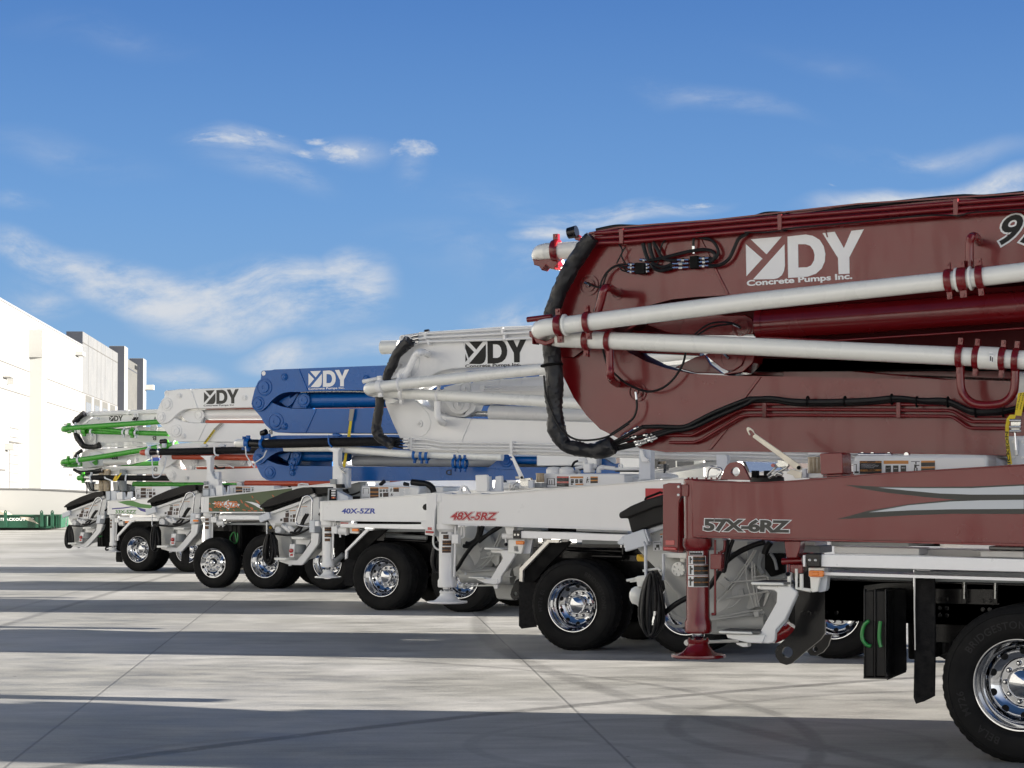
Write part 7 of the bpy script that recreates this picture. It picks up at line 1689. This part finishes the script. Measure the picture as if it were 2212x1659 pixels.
for a_, b_ in ((1060, 1136), (1168, 1238), (1270, 1336), (1367, 1429)):
    s0, s1 = f.at('Q', a_, 1400, 0)[0], f.at('Q', b_, 1400, 0)[0]
    fr_ = MB().box(s0, s1, -.03, .05, 3.2, zw1).build('window', 'wallgrey', gb, 0)
    MB().box(s0 + (s1 - s0) * .06, s1 - (s1 - s0) * .1, -.045, -.02, 3.3, zw1 - .5).build('pane', 'winglass', fr_, 0)
# first pillar, grey bay, second pillar
def pillar(xa, xb, xc, ytop, name='pillar'):
    """xa left of front face, xb its right edge, xc right end of its sunny side"""
    s0 = f.at('Q', xa, 1400, 0)[0]
    out = .1
    while f.at('Q', xb, 1400, -out)[0] > s0 and out < 3: out += .02
    s1 = f.at('Q', xc, 1400, -out)[0]; z_ = f.at('Q', xb, ytop, -out)[2]
    o = MB().box(s0 - .004, s1, -out, .7, 0, z_).build(name, 'wallwhite', WHS, 0)
    MB().box(s0 - .03, s0 - .006, -out + .01, .69, 0, z_ - .02).build('pillar_shade_skin', 'walldark', o, 0)  # dark skin paints the shaded side of a white pillar
    return s0, s1, out, z_
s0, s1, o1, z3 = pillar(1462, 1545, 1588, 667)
se3 = f.at('Q', 1705, 1200, 0)[0]; z4 = f.at('Q', 1592, 832, 0)[2]
b3 = MB().box(s1 + .01, se3 + .2, .004, 1.0, 0, z4).build('wall', 'wallgrey', WHS, 0)
z_ = f.at('Q', 1592, 945, 0)[2]; MB().box(s1, se3, -.02, .02, z_ - .04, z_ + .04).build('panel_joint', 'walldark', b3, 0)
a_ = f.at('Q', 1676, 910, 0); c_ = f.at('Q', 1702, 970, 0); MB().box(a_[0], c_[0], -.06, .02, c_[2], a_[2]).build('building_number', 'ink', b3, 0)
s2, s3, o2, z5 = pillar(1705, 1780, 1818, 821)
MB().box(s3 - 1.0, s3 - .1, -o2 - .75, -o2 + .02, f.at('Q', 1800, 1212, -o2)[2], f.at('Q', 1800, 1150, -o2)[2]).build('wall_lamp', 'boxgrey', WHS, .02)
# downspout, scuppers, lamps
s0 = f.at('Q', 430, 800, 0)[0]; z_ = f.at('Q', 395, 433, -.5)[2]
ds = MB().box(s0 - 2.0, s0 - .2, -.75, .01, 0, z_ - 1.4).build('downspout', 'boxgrey', WHS, .01)
MB().prism([(s0 - 2.2, z_ - 1.6), (s0 - 2.35, z_ - 1.1), (s0 - 2.35, z_), (s0 + .4, z_), (s0 + .4, z_ - 1.1), (s0 - .1, z_ - 1.6)], -.80, .01).build('collector_head', 'boxgrey', ds, .01)
for x0_, y0_, y1_, w_, d_ in ((432, 450, 560, 1.0, .45), (912, 730, 830, 1.6, .5), (0, 1050, 1100, 1.3, .45)):
    p0, p1 = f.at('Q', x0_ + 10, y0_, 0), f.at('Q', x0_ + 10, y1_, 0)
    o = MB().box(p0[0] + .6, p0[0] + .6 + w_, -d_, .01, p1[2] + .3, p0[2]).build('scupper_box', 'boxgrey', WHS, .01)
    MB().box(p0[0] + .6 + w_ + .2, p0[0] + w_ + 1.0, -d_ * .8, .01, p1[2] + .25, p0[2] - .3).build('scupper_box', 'boxgrey', o, .01)
for x0_, y0_ in ((28, 405), (768, 495)):
    p0 = f.at('R', x0_ + 20, y0_, 0); MB().prism([(p0[0] + .2, p0[2] - .35), (p0[0] + .2, p0[2]), (p0[0] + 1.0, p0[2]), (p0[0] + 1.0, p0[2] - .35)], -.5, .01).build('wall_lamp', 'boxgrey', WHS, .02)
p0, p1 = f.at('R', 103, 335, 0), f.at('R', 234, 350, 0)
MB().box(p0[0], p1[0], -.015, .02, 0, p0[2] - .3).build('dock_recess', 'wallpale', WHS, 0)
dd = MB().box(p0[0], p0[0] + (p1[0] - p0[0]) * .72, -.03, .02, 0, p0[2] - .6).build('dock_door', 'wallpale', WHS, 0)
for k in range(12): MB().box(p0[0], p0[0] + (p1[0] - p0[0]) * .72, -.036, -.028, .5 * k, .5 * k + .03).build('door_slat', 'joint', dd, 0)
MB().box(p0[0] - .1, p1[0] + .1, -.05, .02, p0[2] - .32, p0[2] - .22).build('door_head', 'joint', dd, 0)
MB().box(p0[0] + (p1[0] - p0[0]) * .72, p0[0] + (p1[0] - p0[0]) * .75, -.2, .02, 0, p0[2] - .3).build('door_jamb', 'lamp', dd, 0)
for x0_, x1_, y0_ in ((0, 50, 700), (752, 782, 752)):
    p0, p1 = f.at('R', x0_, y0_, 0), f.at('R', x1_, y0_, 0)
    o = MB().box(p0[0], p1[0], -.02, .02, 0, p0[2]).build('side_door', 'wallpale', WHS, 0); MB().box(p0[0] - .1, p1[0] + .1, -.03, .02, p0[2], p0[2] + .08).build('door_frame', 'joint', o, 0)

# ------------------------------------------------------------------ low curved wall and green roll-off bin
LW = thing('low_wall', 'low pale concrete ramp wall in front of the white warehouse', 'wall', None, (0, 107, 0))
ff = Frame(0, 107, LW, Vector((1, 0, 0)), Vector((0, 1, 0)))
q = [ff.at('R', *t, 0) for t in ((-900, 905), (0, 903), (350, 906), (600, 915), (900, 931), (1200, 948))]
MB().prism([(p[0], p[2]) for p in q] + [(q[-1][0] + 14, q[-1][2] - .3), (q[-1][0] + 14, 0), (q[0][0], 0)], 0, .35).build('ramp_wall', 'rampgrey', LW, .02)
MB().prism([(p[0], p[2]) for p in q] + [(p[0], p[2] + .07) for p in q[::-1]], -.06, .40).build('wall_coping', 'wallpale', LW, 0)
BN = thing('roll_off_bin', 'low green steel roll-off bin lettered TRACKOUT at the left edge', 'bin', None, (0, 105, 0))
ff = Frame(0, 105, BN, Vector((1, 0, 0)), Vector((0, 1, 0)))
bd = ff.plate('bin_body', 'dgreen', 'R -700,1182 520,1182 520,1310 430,1325 -700,1325', 0, 2.2, bevel=.03)
ff.plate('bin_rail', 'dgreen', 'R -700,1180 540,1180 540,1192 -700,1194', -.08, .1, bd, .01)
ff.plate('bin_skid', 'blackm', 'R -700,1312 425,1312 425,1334 -700,1334', .1, 2.0, bd, 0)
ff.plate('bin_foot', 'dgreen', 'R 425,1300 560,1302 560,1328 425,1330', .0, .4, bd, .01)
for x_ in (452, 568, 58):
    ring_plate(ff, 'lifting_lug', 'dgreen', 'R %g,1310 %g,1150 %g,1136 %g,1130 %g,1136 %g,1150 %g,1310' % (x_ - 17, x_ - 17, x_ - 10, x_, x_ + 10, x_ + 17, x_ + 17), ('R', x_, 1150, 6), -.14, .05, bd)
en = ff.plate('end_frame', 'dgreen', 'R 600,1178 664,1178 660,1318 600,1322', .2, 1.8, bd, .02)
for x_ in (556, 580, 612, 640, 658): ff.plate('end_rib', 'dgreen', 'R %g,1185 %g,1185 %g,1325 %g,1325' % (x_, x_ + 7, x_ + 7, x_), .0, .12, en, 0)
ff.plate('end_rail', 'dgreen', 'R 553,1176 664,1176 664,1190 553,1190', -.03, .1, en, 0)
ff.plate('bin_load', 'dirt', 'R -300,1140 0,1138 80,1184 -300,1184', .6, 1.2, bd, 0)
MB().sheet(ff.P('R 215,1202 330,1208 370,1240 425,1284 360,1260 300,1244 250,1225', 0), -.01).build('dirt_smear', 'dirt', bd, smooth=False)
put_text(ff, 'bin_lettering', 'whink', 'TRACKOUT', ('R', -2, 1244), ('R', 276, 1244), ('R', -2, 1216), 0, off=.03, space=1.15, par=bd, dy=.02)
put_text(ff, 'bin_lettering', 'whink', 'TM', ('R', 346, 1226), ('R', 366, 1226), ('R', 346, 1217), 0, off=.02, par=bd, dy=.02)

# ------------------------------------------------------------------ distant ground rise
mat('hill', (.16, .13, .12), .9, noise=.3, nscale=.02)
b = MB(); pts = []
rn = random.Random(11)
for i in range(120):
    x_ = -1500 + i * 30; pts.append((x_, 1400, 10 + 16 * abs(math.sin(i * .21)) + 10 * abs(math.sin(i * .53 + 1)) + rn.uniform(0, 4)))
vs = [(x, y - 60, -2) for x, y, z in pts] + [(x, y, z) for x, y, z in pts] + [(x, y + 200, -2) for x, y, z in pts]
fs = []
for r_ in range(2):
    for i in range(119): fs.append((r_ * 120 + i, r_ * 120 + i + 1, (r_ + 1) * 120 + i + 1, (r_ + 1) * 120 + i))
b.add(vs, fs); tag(b.build('hills', 'hill'), kind='structure')

# ================================================================== ground
def ground_mat():
    mt = bpy.data.materials.new('concrete'); mt.use_nodes = True
    t = mt.node_tree; b = t.nodes['Principled BSDF']; ln = t.links.new
    def n_(ty, **k):
        n = t.nodes.new(ty)
        for a, c in k.items(): setattr(n, a, c)
        return n
    def mth(op, a, b_=None, c=None, clamp=False):
        n = n_('ShaderNodeMath', operation=op, use_clamp=clamp)
        for i, v in enumerate((a, b_, c)):
            if v is None: continue
            if isinstance(v, (int, float)): n.inputs[i].default_value = v
            else: ln(v, n.inputs[i])
        return n.outputs[0]
    tcn = n_('ShaderNodeTexCoord'); pos = tcn.outputs['Object']
    sp = n_('ShaderNodeSeparateXYZ'); ln(pos, sp.inputs[0])
    def noise(sc, det, scale=(1, 1, 1), rot=0, rough=.6):
        mp = n_('ShaderNodeMapping'); ln(pos, mp.inputs[0]); mp.inputs['Scale'].default_value = scale; mp.inputs['Rotation'].default_value = (0, 0, rot)
        n = n_('ShaderNodeTexNoise'); n.inputs['Scale'].default_value = sc; n.inputs['Detail'].default_value = det; n.inputs['Roughness'].default_value = rough
        ln(mp.outputs[0], n.inputs['Vector']); return n.outputs['Fac']
    big = noise(.22, 5); mid = noise(1.3, 7, (1, 2.2, 1), .4); fine = noise(38, 5, rough=.75); brush = noise(3.0, 6, (.6, 9, 1), -.45)
    def mr(v, a, b_, c=0, d=1):
        n = n_('ShaderNodeMapRange', interpolation_type='SMOOTHSTEP'); ln(v, n.inputs[0])
        for i, q in enumerate((a, b_, c, d)): n.inputs[i + 1].default_value = q
        return n.outputs[0]
    val = mth('ADD', mr(big, .3, .7, -.06, .06), mr(mid, .28, .72, -.055, .055))
    val = mth('ADD', val, mr(fine, .2, .8, -.03, .03))
    val = mth('ADD', val, mr(brush, .3, .7, -.02, .02))
    # worn dust film and old stains
    st = mr(noise(.55, 6, (1, 1.6, 1), .9), .56, .74, 0, -.05)
    val = mth('ADD', val, st)
    def line_mask(p, q, w, soft):
        d = (q - p); d.z = 0; L_ = d.length; d /= L_; nx, ny = -d.y, d.x
        s_ = mth('ADD', mth('MULTIPLY', sp.outputs[0], nx), mth('MULTIPLY', sp.outputs[1], ny))
        s_ = mth('ABSOLUTE', mth('SUBTRACT', s_, p.x * nx + p.y * ny))
        return mr(s_, w, w + soft, 1, 0)
    # saw-cut joints: a grid through the two that show
    j1a, j1b = ground_hit('S', 20, 1230), ground_hit('S', 1070, 415)
    j2a, j2b = ground_hit('X', 2016, 2560), ground_hit('X', 2500, 3024)
    joints = None
    for a_, c_ in ((j1a, j1b), (j2a, j2b)):
        m_ = line_mask(a_, c_, .004, .014); joints = m_ if joints is None else mth('MAXIMUM', joints, m_)
    d1 = (j1b - j1a).normalized(); nrm = Vector((-d1.y, d1.x, 0))
    for k in (-2, 2, 3):
        m_ = line_mask(j1a + nrm * 4.9 * k, j1b + nrm * 4.9 * k, .004, .014); joints = mth('MAXIMUM', joints, m_)
    # tyre tracks: arcs through three picture points
    tr = None
    def arc(p3, w, st_, seed):
        nonlocal tr
        P = [ground_hit(*p) for p in p3]
        (ax, ay, _), (bx, by, _), (cx, cy, _) = P
        D = 2 * (ax * (by - cy) + bx * (cy - ay) + cx * (ay - by))
        ux = ((ax * ax + ay * ay) * (by - cy) + (bx * bx + by * by) * (cy - ay) + (cx * cx + cy * cy) * (ay - by)) / D
        uy = ((ax * ax + ay * ay) * (cx - bx) + (bx * bx + by * by) * (ax - cx) + (cx * cx + cy * cy) * (bx - ax)) / D
        r_ = math.hypot(ax - ux, ay - uy)
        dx = mth('SUBTRACT', sp.outputs[0], ux); dy = mth('SUBTRACT', sp.outputs[1], uy)
        dd = mth('SQRT', mth('ADD', mth('MULTIPLY', dx, dx), mth('MULTIPLY', dy, dy)))
        s_ = mth('ABSOLUTE', mth('SUBTRACT', dd, r_))
        m_ = mr(s_, w * .35, w, st_, 0)
        tr = m_ if tr is None else mth('MAXIMUM', tr, m_)
    arc((('S', 230, 1233), ('S', 1200, 1105), ('S', 2200, 992)), .13, .9, 1)
    arc((('X', 2750, 2800), ('X', 3200, 2740), ('X', 3700, 2720)), .10, .45, 1)
    arc((('X', 1920, 2400), ('X', 1905, 2500), ('X', 2040, 2590)), .16, .55, 2)
    arc((('X', 3150, 2860), ('X', 3215, 2930), ('X', 3190, 3020)), .09, .55, 2)
    arc((('S', 0, 622), ('S', 400, 500), ('S', 780, 385)), .10, .65, 3)
    arc((('S', 0, 560), ('S', 300, 480), ('S', 700, 380)), .08, .35, 3)
    arc((('M', 330, 1040), ('M', 360, 1000), ('M', 560, 960)), .35, .30, 3)
    arc((('X', 500, 2960), ('X', 1300, 2890), ('X', 2100, 2900)), .10, .25, 4)
    arc((('X', 3700, 2960), ('X', 3300, 2850), ('X', 2500, 2830)), .08, .25, 4)
    brk = mr(noise(6, 6, (1, 1, 1), 0, .75), .22, .55, .25, 1)
    tr = mth('MULTIPLY', tr, brk)
    base = n_('ShaderNodeCombineColor')
    v0 = mth('ADD', mth('MULTIPLY', val, 1.45), .345)
    v0 = mth('MULTIPLY', v0, mth('SUBTRACT', 1, mth('MULTIPLY', tr, .60)))
    v0 = mth('MULTIPLY', v0, mth('SUBTRACT', 1, mth('MULTIPLY', joints, .42)))
    pass
    oil = mr(noise(.9, 8, (1, 1.4, 1), .2, .72), .60, .72, 0, .22)
    v0 = mth('MULTIPLY', v0, mth('SUBTRACT', 1, oil))
    film = mr(noise(.35, 7, (1, 3, 1), -.5, .68), .50, .68, 0, .10)
    v0 = mth('ADD', v0, mth('MULTIPLY', film, v0))
    # small dark specks
    vo = n_('ShaderNodeTexVoronoi', feature='F1'); vo.inputs['Scale'].default_value = 1.1; ln(pos, vo.inputs['Vector'])
    spk = mr(vo.outputs['Distance'], .012, .03, .75, 0)
    v0 = mth('MULTIPLY', v0, mth('SUBTRACT', 1, spk))
    warm = mr(big, .35, .65, .955, 1.0)
    ln(mth('MULTIPLY', v0, 1.0), base.inputs[0]); ln(mth('MULTIPLY', v0, .985), base.inputs[1]); ln(mth('MULTIPLY', mth('MULTIPLY', v0, .955), warm), base.inputs[2])
    ln(base.outputs[0], b.inputs['Base Color'])
    ln(mr(mid, .3, .7, .48, .72), b.inputs['Roughness'])
    bp = n_('ShaderNodeBump'); bp.inputs['Strength'].default_value = .22; bp.inputs['Distance'].default_value = .01
    ln(mth('SUBTRACT', mth('ADD', fine, mth('MULTIPLY', brush, .15)), mth('MULTIPLY', joints, .5)), bp.inputs['Height']); ln(bp.outputs[0], b.inputs['Normal'])
    MATS['concrete'] = mt
ground_mat()
b = MB(); b.add([(-900, -300, 0), (900, -300, 0), (900, 1500, 0), (-900, 1500, 0)], [(0, 1, 2, 3)])
tag(b.build('ground', 'concrete', smooth=False), kind='structure')
